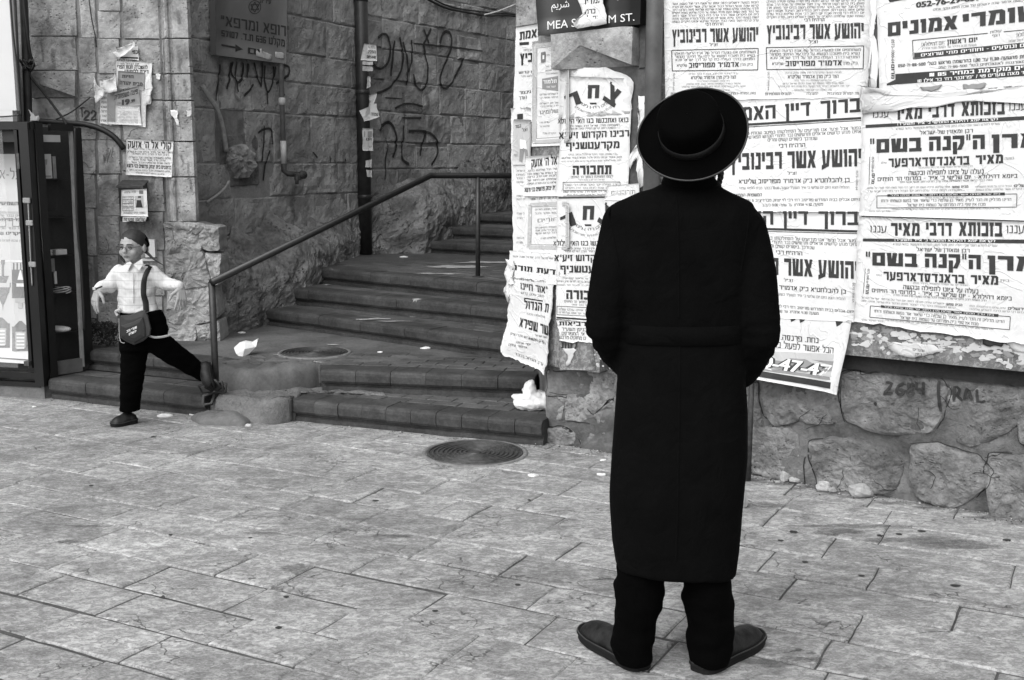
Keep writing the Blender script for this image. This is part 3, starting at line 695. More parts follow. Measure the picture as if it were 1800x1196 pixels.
# upper landing surface
body([path[5][0] + Vector((.05, .4, 0)), path[5][1] + Vector((.2, .4, 0)), (2.6, 10.6), (2.4, 13.2), (-1.8, 13.2), (-2.2, 9.6)], .55, .683, 'landing_surface', 'tread')
# landing with the manhole (cement), left of the small pavers
m = MB(); m.extr([tuple(p[:2]) for p in (C1 + Vector((.05, .12, 0)), C2 + Vector((0, .02, 0)), D1 + Vector((.02, .18, 0)), D2 + Vector((-.4, .7, 0)), (0, 8.4), (-1.2, 9.3), (-3.4, 8.4))], .15, .279); m.build('landing_cement', M['landing'], stair)
# cement patches that replaced broken nosings
def lump(name, pts, mat, z0, z1, amp=.02, seed=1, dome=.0, parent=None, nn=44, rings=6, **kw):
    n = nn; P = []; L = [math.dist(pts[i][:2], pts[(i + 1) % len(pts)][:2]) for i in range(len(pts))]; T = sum(L)
    for k in range(n):
        t = T * k / n; i = 0
        while t > L[i]: t -= L[i]; i += 1
        P.append(Vector(pts[i][:2]).lerp(Vector(pts[(i + 1) % len(pts)][:2]), t / L[i]))
    c = sum(P, Vector((0, 0))) / n; V = []
    for p in P: V.append((p.x, p.y, z0))
    for k in range(1, rings + 1):
        f = 1 - (k - 1) / rings * 1.0; f = f if k > 1 else .985
        for p in P:
            q = c + (p - c) * f; h = z1 - (.25 * (z1 - z0) * (1 - dome * 0) if k == 1 else 0) + dome * (1 - f * f)
            dn = fb((q.x, q.y, h), 16, seed) * amp + fb((q.x, q.y, h), 45, seed) * amp * .35; V.append((q.x + dn * .5, q.y - abs(dn) * .4 if k == 1 else q.y, h + dn * (1 if k > 1 else .6)))
    V.append((c.x, c.y, z1 + dome)); Fc = [[k * n + i, k * n + (i + 1) % n, (k + 1) * n + (i + 1) % n, (k + 1) * n + i] for k in range(rings) for i in range(n)]
    Fc += [[rings * n + i, rings * n + (i + 1) % n, len(V) - 1] for i in range(n)]
    a = sum(P[i].x * P[(i + 1) % n].y - P[(i + 1) % n].x * P[i].y for i in range(n))
    if a < 0: Fc = [f[::-1] for f in Fc]
    return mesh(name, V, Fc, M[mat], parent, smooth=True, **kw)
q = lambda x, y, z=.0: G(x, y, z)
CM = [lump('cement_patch', [q(372, 680, .14), q(405, 688, .14), q(440, 691, .14), q(500, 686, .14), q(545, 680, .14), q(580, 672, .14), (D1.x + .10, D1.y + .25), (C2.x - .15, C2.y + .35), (C2.x - .16, C2.y + .0)], 'cement', .12, .2795, .022, 3, parent=stair, nn=70, rings=10),
      lump('broken_concrete_edge', [q(369, 733), q(400, 740), q(440, 745), q(484, 747), q(513, 742), (B1.x + .02, B1.y + .02), (B1.x + .02, B1.y + .16), (B1.x + .6, B1.y + .05), (B1.x + .5, B1.y + .26), (B1.x, B1.y + .3), (A2.x + .02, A2.y + .3), (A2.x + .01, A2.y - .02)], 'concrete', -.01, .146, .022, 5, parent=stair, nn=80, rings=10),
      lump('mortar_mound', [q(335, 738), q(350, 746), q(390, 749), q(430, 749), q(450, 741), q(425, 722, .05), q(380, 716, .07), q(350, 722, .04)], 'cement', -.01, .03, .012, 8, dome=.035, parent=stair)]
# the single square block standing before the bent nosing row
m = MB(); c = G(493, 742); Rm = Matrix.Rotation(-.05, 3, 'Z'); m.box((c.x, c.y + .045, .075), .155, .10, .14, Rm, .008); m.build('nosing_stone', M['step'], stair)
STB = bvh_of([o for o in stair.children])

# ------------------------------------------------------------------ rough back wall
back = root('stone_wall', W2A.P(1.3, .3), 'long rough stone wall with graffiti behind the steps', 'wall')
def rect_face(P, a0, a1, z0, z1, th, name, mat, parent):
    m = MB(); V = [P(a, z, o) for o in (0, -th) for a, z in ((a0, z0), (a1, z0), (a1, z1), (a0, z1))]
    m.add(V, [[0, 1, 2, 3], [5, 4, 7, 6], [0, 4, 5, 1], [1, 5, 6, 2], [2, 6, 7, 3], [3, 7, 4, 0]]); return m.build(name, M[mat], parent)
LA = (Vector((-1.41, 11.17)) - Vector((-2.45, 8.80))).length
BW = []
BW.append(rect_face(lambda a, z, o: W2A.P(a, z, o - .004), -.5, LA + .02, 0, 3.6, .5, 'mortar_bed', 'backmortar', back))
BW.append(rect_face(lambda a, z, o: W2B.P(a, z, o - .004), -.02, 7.5, 0, 3.6, .5, 'mortar_bed', 'backmortar', back))
ev = [.20, .42, .68, .98, 1.28, 1.56, 1.98, 2.25, 2.50, 2.82, 3.16, 3.5]
def hole(pl, a0, a1, z0, z1):
    x, y = proj(pl.P((a0 + a1) / 2, (z0 + z1) / 2)); return pl is W2A and 392 < x < 450 and 238 < y < 328
def course(pl, a_from, a_to, zs, key):
    for j, (z0, z1) in enumerate(zip(zs, zs[1:])):
        r = rnd(key, j); a = a_from - r.uniform(0, .3)
        while a < a_to:
            w = r.uniform(.30, .62) * (1.0 if z1 - z0 > .26 else 1.25); a0 = max(a_from, a); a1 = min(a_to, a + w)
            if a1 - a0 > .09 and not hole(pl, a0, a1, z0, z1):
                rough = 1.0 if z1 < 1.3 or r.random() < .45 else .6
                js = r.uniform(-.012, .012)
                zz0 = z0 + .004 + js * .3; zz1 = z1 - .004 + js * .3
                if key == 'B' and r.random() < .15: zz1 -= .03
                BW.append(block(pl.P, a0 + .004, a1 - .004, zz0, zz1, .006 * rough + r.uniform(-.003, .006), .022 * rough, int(j * 97 + a * 61 + (5 if key == 'A' else 400)), step=.045, nsc=7).build('stone', M['backstone'], back))
            a += w
course(W2A, -.35, LA - .03, ev, 'A')
course(W2B, .03, 4.9, [.62, .92, 1.2, 1.5, 1.76, 2.06, 2.36, 2.66, 2.95, 3.25, 3.5], 'B')
# dark patch of fresh mortar round one pale stone
qs = [(398, 255), (425, 248), (446, 262), (447, 300), (436, 318), (408, 322), (396, 308), (392, 280)]
BW.append(polystone(W2A.P, [W2A.sz(*p) for p in [(388, 238), (452, 235), (456, 326), (384, 328)]], .004, .01, 3, back=-.08).build('dark_mortar_patch', M['rubblemortar'], back))
BW.append(polystone(W2A.P, [W2A.sz(x * .86 + 58, y * .86 + 40) for x, y in qs], .05, .035, 9, nsc=14).build('stone', M['ashlar'], back, label='single pale stone set in a dark mortar patch'))
# battered rough masonry at the foot of the wall, following the ends of the steps
def voro(q_):
    d, _ = noise.voronoi(q_); return d[1] - d[0]
BS = [((-2.30, 8.30), (-2.36, 8.75), .26, .95), ((-2.02, 8.80), (-2.36, 8.95), .26, 1.0), ((-1.97, 8.95), (-2.30, 9.12), .27, 1.0), ((-1.66, 9.36), (-2.12, 9.50), .40, 1.02), ((-1.60, 9.60), (-2.02, 9.75), .60, 1.05), ((-1.52, 10.3), (-1.78, 10.3), .66, 1.08), ((-1.46, 10.95), (-1.52, 10.92), .66, 1.1), ((-1.28, 11.10), (-1.34, 11.25), .66, 1.2), ((-.84, 11.14), (-1.10, 11.62), .66, 1.3), ((-.80, 11.22), (-.98, 11.80), .66, 1.35), ((-.62, 11.62), (-.86, 12.02), .74, 1.45), ((-.36, 12.25), (-.58, 12.45), .86, 1.55), ((-.16, 13.0), (-.28, 13.0), .98, 1.6), ((.10, 13.7), (.06, 13.6), 1.1, 1.7)]
V = []; NR = 34; cols_ = []
for i in range(len(BS) - 1):
    (b0_, w0_, l0, h0), (b1_, w1_, l1, h1) = BS[i], BS[i + 1]; n_ = max(2, int(math.dist(b0_, b1_) / .028))
    for k in range(n_):
        t = k / n_; L2 = lambda p_, q_: (p_[0] + (q_[0] - p_[0]) * t, p_[1] + (q_[1] - p_[1]) * t); cols_.append((L2(b0_, b1_), L2(w0_, w1_), l0 + (l1 - l0) * t, h0 + (h1 - h0) * t))
for (bx, by), (wx, wy), lo, hi in cols_:
    hi += .16 * noise.noise(Vector((bx * 3.1, by * 3.1, 5))) + .05 * noise.noise(Vector((bx * 11, by * 11, 5)))
    for j in range(NR + 1):
        h = j / NR; f = max(0, (h - .25) / .75) ** 2.6; x = bx + (wx - bx) * f; y = by + (wy - by) * f; z = lo - .03 + (hi - lo + .03) * h; q_ = Vector((x, y, z))
        d = .030 * fb(q_, 5, 2) + .018 * fb(q_, 16, 6) + .085 * min(.30, voro(Vector((x * 3.4, y * 3.4 * .8, z * 4.0)))) + .010 * fb(q_, 34, 3, 3) - .018
        V.append((x + d * .55, y - d * .8, z + d * .2))
NC = len(cols_); BW.append(mesh('rough_plinth', V, [[i * (NR + 1) + j, (i + 1) * (NR + 1) + j, (i + 1) * (NR + 1) + j + 1, i * (NR + 1) + j + 1] for i in range(NC - 1) for j in range(NR)], M['plinthstone'], back))
def wallrock(c, sx, sy, sz, seed):
    m = MB(); m.ell((0, 0, 0), sx, sy, sz, seg=30, rg=20); V = []
    for v in m.V:
        n_ = Vector((v.x / sx, v.y / sy, v.z / sz)); f = 1 + .30 * noise.noise(n_ * 1.2 + Vector((seed, 0, 0))) + .14 * fb(n_, 3.2, seed) + .05 * fb(n_, 9, seed)
        n3 = [math.copysign(abs(k) ** .7, k) for k in n_]; V.append(Vector(c) + Vector((n3[0] * sx * f, n3[1] * sy * f, n3[2] * sz * f)))
    return mesh('foot_stone', V, m.F, M['backstone'], back)
WB = bvh_of(BW)
# upper storeys: the buildings carry on above the picture and shade the alley
up_ = root('alley_buildings', (0, 15, 0), kind='structure', label='plain upper walls closing the alley')
def slabwall(pts, z0, z1, mat='backstone', name='upper_wall'):
    m = MB(); m.extr(pts, z0, z1); return m.build(name, M[mat], up_)
p = lambda pl, a, o: tuple(pl.P(a, 0, o)[:2])
slabwall([p(W2A, -.5, -.03), p(W2A, LA, -.03), p(W2B, 0, -.03), p(W2B, 7.5, -.03), p(W2B, 7.5, -.6), p(W2A, -.5, -1.2)], 3.6, 5.0)
slabwall([(1.2, 17.2), (6.5, 14.2), (7, 15), (1.6, 18)], 0, 5.0)
# ------------------------------------------------------------------ corner building on the right
corner = root('corner_building', W1.P(1.2, 0), 'poster covered corner building with a rubble stone base', 'building')
sF, _ = F1.sz(907, 285); FL = F1.P(sF, 0)
lowpoly = [W1.P(0, 0, -.02), W1.P(4.6, 0, -.02), W1.P(4.6, 0, -5.5), (5.6, 14.5, 0), (2.2, 13.6, 0), (.16, 6.95, 0)]
m = MB(); m.extr([tuple(v[:2]) for v in lowpoly], -.02, .70); m.build('rubble_core', M['rubblemortar'], corner)
uppoly = [FL, CPT, W1U.P(4.6, 0), W1U.P(4.6, 0, -5.5), (5.6, 14.5, 0), (2.2, 13.6, 0), (FL.x + .12, FL.y + .5, 0)]
zled = .60
m = MB(); m.extr([tuple(v[:2]) for v in uppoly], .675, 3.7); UPW = m.build('plastered_wall', M['plaster'], corner)
# the splayed corner pier and its pilaster reach further down than the plaster
m = MB(); m.extr([tuple(v[:2]) for v in (FL, CPT, W1U.P(.40, 0), W1U.P(.40, 0, -.4), (FL.x + .12, FL.y + .5, 0))], .452, .674); m.build('pier_foot', M['plaster'], corner)
m = MB(); m.extr([tuple(v[:2]) for v in [W1.P(.42, 0, .05), W1.P(4.6, 0, .05), W1.P(4.6, 0, -.1), W1.P(.42, 0, -.1)]], .60, .673); m.build('painted_shadow_band', M['shadow_band'], corner)  # black strip paints the shadow band under the overhanging wall
# lumpy mortar filling the base almost flush with its stones
V = []; NA, NZ = 190, 28
for j in range(NZ + 1):
    for i in range(NA + 1):
        a = 4.6 * i / NA; z = -.02 + .66 * j / NZ; q_ = W1.P(a, z); V.append(W1.P(a, z, .020 + .030 * fb(q_, 5, 4) + .012 * fb(q_, 22, 9) - (.02 if i == 0 else 0)))
MORT = mesh('mortar_filling', V, [[j * (NA + 1) + i, j * (NA + 1) + i + 1, (j + 1) * (NA + 1) + i + 1, (j + 1) * (NA + 1) + i] for j in range(NZ) for i in range(NA)], M['rubblemortar'], corner, smooth=True)
RS = []; RUB = []
c4 = lambda x, y: (1280 + x / 3.323, 560 + y / 3.323); c8 = lambda x, y: (880 + x / 4.98, 560 + y / 4.98)
def rubble(pts, f, seed, proud=.05, amp=.035):
    cx = sum(q_[0] for q_ in pts) / len(pts); cy = sum(q_[1] for q_ in pts) / len(pts); pts = [(cx + (q_[0] - cx) * 1.14, cy + (q_[1] - cy) * 1.18) for q_ in pts]
    RUB.append([f(*q_) for q_ in pts])
    RS.append(polystone(W1.P, [W1.sz(*f(*p)) for p in pts], proud * .62, amp * .55, seed, rings=16, n=84, nsc=8).build('stone', M['rubble'], corner)); return RS[-1]
rubble([(215, 340), (635, 420), (655, 590), (520, 612), (400, 590), (290, 615), (245, 560), (215, 450)], c4, 1)
rubble([(700, 330), (780, 322), (830, 340), (1000, 322), (1220, 362), (1268, 420), (1230, 560), (1180, 640), (950, 652), (870, 640), (720, 580), (690, 450)], c4, 2)
rubble([(1290, 400), (1350, 360), (1550, 364), (1700, 430), (1690, 600), (1550, 680), (1420, 722), (1340, 690), (1310, 640), (1330, 560), (1290, 450)], c4, 3)
rubble([(60, 650), (340, 650), (410, 690), (440, 800), (430, 950), (330, 930), (200, 900), (60, 870)], c4, 4)
rubble([(510, 730), (620, 715), (740, 715), (930, 770), (1010, 830), (980, 960), (920, 1000), (700, 1000), (560, 960), (520, 830)], c4, 5, .06)
rubble([(1100, 750), (1240, 740), (1330, 775), (1450, 800), (1530, 880), (1500, 960), (1400, 1050), (1300, 1090), (1120, 1010), (1090, 900)], c4, 6, .08)
rubble([(1545, 800), (1728, 810), (1850, 830), (1850, 1170), (1560, 1140), (1532, 900)], c4, 7, .09)
rubble([(60, 400), (180, 390), (205, 630), (60, 630)], c4, 8)
rubble([(1710, 380), (1850, 400), (1850, 780), (1720, 700), (1700, 600)], c4, 9)
rubble([(440, 660), (590, 680), (545, 870), (455, 865)], c8, 11, .03)
rubble([(375, 1080), (435, 960), (560, 955), (690, 1015), (705, 1085), (560, 1105)], c8, 12, .05)
rubble([(600, 680), (700, 670), (790, 760), (850, 830), (800, 900), (700, 890), (590, 870)], c8, 13, .035)
rubble([(700, 480), (1010, 480), (1060, 640), (960, 700), (840, 810), (760, 740), (720, 640)], c8, 14, .035)
rubble([(700, 1020), (850, 990), (1000, 1080), (1000, 1160), (760, 1130)], c8, 15, .05)
rubble([(850, 840), (980, 720), (1100, 760), (1120, 960), (930, 990)], c8, 16, .05)
rubble([(440, 470), (690, 475), (700, 560), (600, 660), (430, 650)], c8, 17, .02)
for i, (x0, y0, x1, y1) in enumerate([(1085, 660, 1150, 740), (1090, 745, 1170, 815), (1155, 670, 1240, 750), (1175, 755, 1270, 830), (1245, 680, 1300, 750)]):
    rubble([(x0, y0), (x1, y0 + 8), (x1 - 4, y1 + 5), (x0 + 4, y1)], lambda a, b: (a, b), 20 + i)
for i in range(9):
    s_ = 2.72 + i * .36; z_ = .02 + .25 * (i % 2)
    for z_ in (.03, .31): RS.append(polystone(W1.P, [(s_ - .15 + .1 * (z_ > .1), z_), (s_ + .14, z_ - .01), (s_ + .17, z_ + .14), (s_ + .10, z_ + .24), (s_ - .12, z_ + .25), (s_ - .17, z_ + .12)], .035, .02, 40 + i + z_, rings=10, n=60).build('stone', M['rubble'], corner)) if s_ < 4.5 else None
RB = bvh_of(RS + [MORT])
r = rnd('crk')
CRK = []
for cpts in RUB:
    n_ = len(cpts); s0_ = r.randrange(n_); k_ = r.randint(3, max(4, n_ - 2)); run = [cpts[(s0_ + i) % n_] for i in range(k_)]
    pts_ = []
    for (x0, y0), (x1, y1) in zip(run, run[1:]):
        for t in (0, .33, .66): pts_.append((x0 + (x1 - x0) * t + r.uniform(-2, 2), y0 + (y1 - y0) * t + r.uniform(-1.6, 1.6)))
    CRK.append((r.uniform(.0022, .0045), pts_))
for i in range(10):
    x, y = r.uniform(1340, 1790), r.uniform(690, 860); an = r.uniform(0, 3.1); pts_ = [(x, y)]
    for j in range(6): an += r.uniform(-.8, .8); pts_.append((pts_[-1][0] + 9 * math.cos(an), pts_[-1][1] + 7 * math.sin(an)))
    CRK.append((.0018, pts_))
# splayed face stones showing above the notices, pilaster blocks and the roof-shaped chamfer stop
def pxblock(pl, x0, y0, x1, y1, proud, mat, parent, seed, name='stone', amp=.004):
    a0, z1 = pl.sz(x0, y0); a1, z0 = pl.sz(x1, y1); 
    if a1 < a0: a0, a1 = a1, a0
    return block(pl.P, a0, a1, z0, z1, proud, amp, seed, round_=.008, nsc=6, back=-.005).build(name, M[mat], parent)
pxblock(F1, 909, -20, 946, 44, .012, 'ashlar', corner, 1)
pxblock(F1, 948, -20, 984, 75, .012, 'ashlar', corner, 2)
for i, (y0, y1) in enumerate([(122, 212), (213, 338), (339, 470), (471, 590)]):
    pxblock(W1U, 986, y0, 1136, y1, .004, 'darkstone', corner, 5 + i)
# chamfer stop: a projecting block whose underside slopes up to a peak
def stop(pl, quad, apex, proud, mat, parent):
    (x0, y0), (x1, y1), (x2, y2), (x3, y3) = quad           # TL TR BR BL
    az = [pl.sz(*p) for p in quad]; ap = pl.sz(*apex); P = pl.P
    V = [P(*az[0], proud), P(*az[1], proud), P(*az[2], proud), P(*ap, proud), P(*az[3], proud), P(*az[0], -.02), P(*az[1], -.02), P(*az[2], .004), P(*az[3], .004), P(ap[0], az[2][1] * .5 + az[3][1] * .5, .004)]
    # front (roof shaped lower edge), sloping dark underside facets, sides, top
    Fc = [[4, 3, 2, 1, 0], [3, 9, 7, 2], [4, 8, 9, 3], [0, 5, 8, 4], [1, 2, 7, 6], [0, 1, 6, 5]]
    m = MB(); m.add(V, Fc); return m.build('chamfer_stop', M[mat], parent)
stop(W1U, [(983, 50), (1126, 50), (1124, 116), (984, 124)], (1034, 82), .085, 'ashlar', corner)
pxblock(W1U, 1127, -30, 1139, 122, .02, 'darkstone', corner, 22)
def uppx(px, py):
    return W1U.sz(px, py)
# dark stone seen in the gap between the sheets
for i, (y0, y1) in enumerate([(-20, 40), (41, 118), (119, 170)]): pxblock(W1U, 1524, y0, 1560, y1, .003, 'darkstone', corner, 30 + i)

# ------------------------------------------------------------------ gate pillar on the left
pil = root('gate_pillar', PIL.P(.6, .28), 'dressed limestone gate pillar with moulded edge and torn notices', 'pillar')
m = MB(); m.extr([p(PIL, -.6, -.008), p(PIL, 1.17, -.008), p(PIL, 1.00, -.62), p(PIL, 1.00, -1.4), p(PIL, -.6, -1.4)], .1, 5.0); m.build('pillar_core', M['ashlarjoint'], pil)
PB = []
def pz(x, y): return PIL.sz(x, y)
cols = [(48, 137, .0, [(-30, 64), (65, 124), (126, 172), (173, 246), (247, 306), (307, 392), (393, 470), (471, 560), (561, 640)]),
        (138, 170, -.012, [(-30, 67), (68, 128), (129, 172), (173, 246), (247, 306), (307, 366), (367, 450), (451, 560), (561, 625)]),
        (171, 213, -.004, [(-30, 20), (21, 68), (69, 130), (131, 190), (191, 246), (247, 306), (307, 380), (381, 447), (448, 530), (531, 625)]),
        (214, 291, .010, [(-30, 69), (70, 131), (132, 176), (177, 248), (249, 300), (301, 372), (373, 440), (441, 520), (521, 625)])]
k = 0
for x0, x1, pr, ys in cols:
    for y0, y1 in ys:
        a0, z1 = pz(x0, y0); a1, z0 = pz(x1, y1); k += 1
        PB.append(block(PIL.P, a0 + .001, a1 - .001, z0, z1, .010 + pr * .45, .014, k * 7, step=.04, round_=.004, nsc=6, back=-.05).build('stone', M['ashlar'], pil))
# moulded edge: fillet, roll, hollow and outer band
prof = [(292, .022), (296, .000), (299, .000), (301, .018), (304, .024), (307, .018), (309, .000), (312, -.006), (316, .012), (320, .018), (342, .018), (345, -.02)]
for y0, y1 in [(-30, 68), (69, 130), (131, 177), (178, 249), (250, 311), (312, 390)]:
    V = []; Z0 = pz(315, y1)[1]; Z1 = pz(315, y0)[1]
    zs = [Z0 + .002, Z0 + .006] + [Z0 + (Z1 - Z0) * t for t in (.25, .5, .75)] + [Z1 - .006, Z1 - .002]
    for j, z in enumerate(zs):
        for i, (x, o_) in enumerate(prof):
            a = pz(x, 285)[0]; e = -.004 if j in (0, 6) else 0
            V.append(PIL.P(a, z, o_ + e + .006 + fb(PIL.P(a, z), 9, y0) * .0045))
    W = len(prof); Fc = [[j * W + i, j * W + i + 1, (j + 1) * W + i + 1, (j + 1) * W + i] for j in range(6) for i in range(W - 1)]
    n0 = len(V); V += [PIL.P(pz(345, 285)[0] - .17, z, -.6) for z in (zs[0], zs[-1])]; Fc += [[W - 1, n0, n0 + 1, 6 * W + W - 1]]
    V += [PIL.P(pz(292, 285)[0], z, -.03) for z in (zs[0], zs[-1])]
    Fc += [[6 * W + i for i in range(W)] + [n0 + 1, n0 + 3], [i for i in range(W)][::-1] + [n0 + 2, n0]]
    PB.append(mesh('moulded_stone', V, Fc, M['ashlar'], pil))
stop(PIL, [(60, 126), (136, 126), (136, 170), (60, 173)], (74, 149), .05, 'ashlar', pil)
# rough worn foot stones of the pillar
for i, pts in enumerate([[(292, 392), (345, 391), (362, 400), (352, 440), (300, 446)], [(296, 448), (356, 442), (368, 500), (300, 508)], [(350, 395), (385, 400), (384, 440), (358, 440)], [(300, 510), (372, 502), (378, 560), (340, 572), (298, 565)],
                         [(362, 445), (388, 447), (386, 500), (372, 500)], [(296, 568), (345, 575), (340, 625), (296, 625)], [(345, 575), (384, 565), (386, 600), (350, 612)]]):
    fx_ = sum(q_[0] for q_ in pts) / len(pts); fy_ = sum(q_[1] for q_ in pts) / len(pts); pts = [(fx_ + (q_[0] - fx_) * 1.16, fy_ + (q_[1] - fy_) * 1.08) for q_ in pts]
    PB.append(polystone(PIL.P, [pz(*q_) for q_ in pts], .04 - .004 * i, .035, 60 + i, back=-.25).build('stone', M['backstone'], pil))
PBV = bvh_of(PB + [o for o in pil.children if 'core' in o.name])

# ------------------------------------------------------------------ notices pasted on the walls
def wrk(pl, a, z):
    q = pl.P(a, z); return .0022 * noise.noise(q * 9) + .0012 * noise.noise(q * 21 + Vector((3, 1, 7)))
def bil(c, u, v):
    (a0, z0), (a1, z1), (a2, z2), (a3, z3) = c      # TL TR BR BL; v = 0 at the top
    at_ = a0 + (a1 - a0) * u; zt = z0 + (z1 - z0) * u; ab = a3 + (a2 - a3) * u; zb = z3 + (z2 - z3) * u
    return at_ + (ab - at_) * v, zt + (zb - zt) * v
class Sheet:
    """a paper sheet on a wall plane with its printing; all corners are measured points of the wall"""
    def __init__(s, pl, quad, layer, name='poster', label=None, cat='poster', mat='paper', torn=.0, group=None, curl=None, n=16, seed=1, base=.006, parent=None, kind=None, tear=(1, 1, 1, 1), text_part='printed_text'):
        s.pl = pl; s.off = base + layer * .004; s.curl = curl; s.c = [pl.sz(*q_) for q_ in quad]; s.ink = {}; s.parts = text_part
        V = []; r = random.Random(seed)
        for j in range(n + 1):
            for i in range(n + 1):
                u, v = i / n, j / n; a, z = bil(s.c, u, v); q_ = pl.P(a, z)
                if torn:
                    t = noise.noise(q_ * 22 + Vector((seed, 0, 0))) * torn + noise.noise(q_ * 70 + Vector((0, seed, 0))) * torn * .5
                    if i == 0 and tear[3]: a += t
                    if i == n and tear[1]: a -= t
                    if j == 0 and tear[0]: z -= abs(t)
                    if j == n and tear[2]: z += t
                V.append(s.pos(a, z, 0, u, v))
        Fc = [[j * (n + 1) + i, j * (n + 1) + i + 1, (j + 1) * (n + 1) + i + 1, (j + 1) * (n + 1) + i] for j in range(n) for i in range(n)]
        n0 = len(V); rim = [i for i in range(n + 1)] + [j * (n + 1) + n for j in range(1, n + 1)] + [n * (n + 1) + i for i in range(n - 1, -1, -1)] + [j * (n + 1) for j in range(n - 1, 0, -1)]
        V += [V[i] - pl.n * .0012 for i in rim]; Fc += [[rim[i], rim[(i + 1) % len(rim)], n0 + (i + 1) % len(rim), n0 + i] for i in range(len(rim))]
        s.o = mesh(name, V, Fc, M[mat], parent, smooth=True, label=label, cat=None if parent else cat, group=group, kind=kind)
    def uv(s, a, z):
        c = s.c; u = v = .5
        for _ in range(6):
            A, Z = bil(c, u, v); e = 1e-3; Au, Zu = bil(c, u + e, v); Av, Zv = bil(c, u, v + e)
            m00, m01, m10, m11 = (Au - A) / e, (Av - A) / e, (Zu - Z) / e, (Zv - Z) / e; dt = m00 * m11 - m01 * m10
            if abs(dt) < 1e-12: break
            da, dz = a - A, z - Z; u += (da * m11 - dz * m01) / dt; v += (dz * m00 - da * m10) / dt
        return u, v
    def pos(s, a, z, eps, u=None, v=None):
        k = 0
        if s.curl:
            if u is None: u, v = s.uv(a, z)
            k = s.curl(min(max(u, 0), 1), min(max(v, 0), 1))
        return s.pl.P(a, z, s.off + wrk(s.pl, a, z) + eps + k)
    def _add(s, mat, V, Fc, eps):
        m = s.ink.setdefault((mat, eps), MB()); m.add([s.pos(a, z, eps) for a, z in V], Fc); return s
    def quad(s, pts, mat='ink', eps=.0016, sub=6):
        c = [s.pl.sz(*q_) for q_ in pts]; V = []; nu = sub; nv = max(1, 1 if sub < 3 else 2)
        for j in range(nv + 1):
            for i in range(nu + 1): V.append(bil(c, i / nu, j / nv))
        return s._add(mat, V, [[j * (nu + 1) + i, j * (nu + 1) + i + 1, (j + 1) * (nu + 1) + i + 1, (j + 1) * (nu + 1) + i] for j in range(nv) for i in range(nu)], eps)
    def bar(s, x0, y0, x1, y1, w, mat='ink', eps=.0016, w2=None):
        w2 = w2 or w; return s.quad([(x0, y0 - w / 2), (x1, y1 - w2 / 2), (x1, y1 + w2 / 2), (x0, y0 + w / 2)], mat, eps, 8)
    def vbar(s, x0, y0, x1, y1, w, mat='ink', eps=.0016): return s.quad([(x0 - w / 2, y0), (x0 + w / 2, y0), (x1 + w / 2, y1), (x1 - w / 2, y1)], mat, eps, 2)
    def frame(s, q_, w, mat='ink', eps=.0016):
        for i in range(4):
            (x0, y0), (x1, y1) = q_[i], q_[(i + 1) % 4]
            (s.vbar if abs(y1 - y0) > abs(x1 - x0) else s.bar)(x0, y0, x1, y1, w, mat, eps)
        return s
    def t4(s, txt, BL, BR, TR, TL, bold=0.0, mat='ink', eps=.0022, raw=False, res=1):
        gv, gf = glyphs(txt, bold, raw, res)
        if not gv: return s
        x0 = min(v.x for v in gv); x1 = max(v.x for v in gv); H = CH if raw else HH
        lo = -bold * .75 if raw else 0; hi = H + (bold * .75 if raw else 0)
        c = [s.pl.sz(*TL), s.pl.sz(*TR), s.pl.sz(*BR), s.pl.sz(*BL)]
        pts = [bil(c, (v.x - x0) / (x1 - x0), 1 - (v.y - lo) / (hi - lo)) for v in gv]
        if math.dist(BL, TL) >= 8.5:
            mesh('headline', [s.pos(a, z, eps + v.z * .01) for (a, z), v in zip(pts, gv)], gf, M[mat], s.o); return s
        m = s.ink.setdefault((mat, eps), MB()); m.add([s.pos(a, z, eps + v.z * .01) for (a, z), v in zip(pts, gv)], gf); return s
    def T(s, txt, x0, y0, x1, y1, h, h2=None, bold=0.0, mat='ink', eps=.0022, raw=False, res=1, sl=0):
        h2 = h2 or h; return s.t4(txt, (x0, y0), (x1, y1), (x1 + sl, y1 - h2), (x0 + sl, y0 - h), bold, mat, eps, raw, res)
    def small(s, x0, y0, x1, y1, h, txt=None, bold=0.0, mat='ink_soft', key=0):
        n = int((math.dist((x0, y0), (x1, y1))) / (h * .92)); return s.T(txt or filler(n, x0, y0, key), x0, y0, x1, y1, h, None, bold, mat)
    def done(s):
        names = {'ink': 'printed_text', 'ink_soft': 'small_print', 'ink_white': 'white_lettering', 'paper_grey': 'grey_print', 'paper_mid': 'tinted_print'}
        for (mat, eps), m in s.ink.items(): m.build(names.get(mat, 'printed_text'), M[mat], s.o, kind='stuff')
        return s.o
GP = 'notices pasted on the right hand wall'
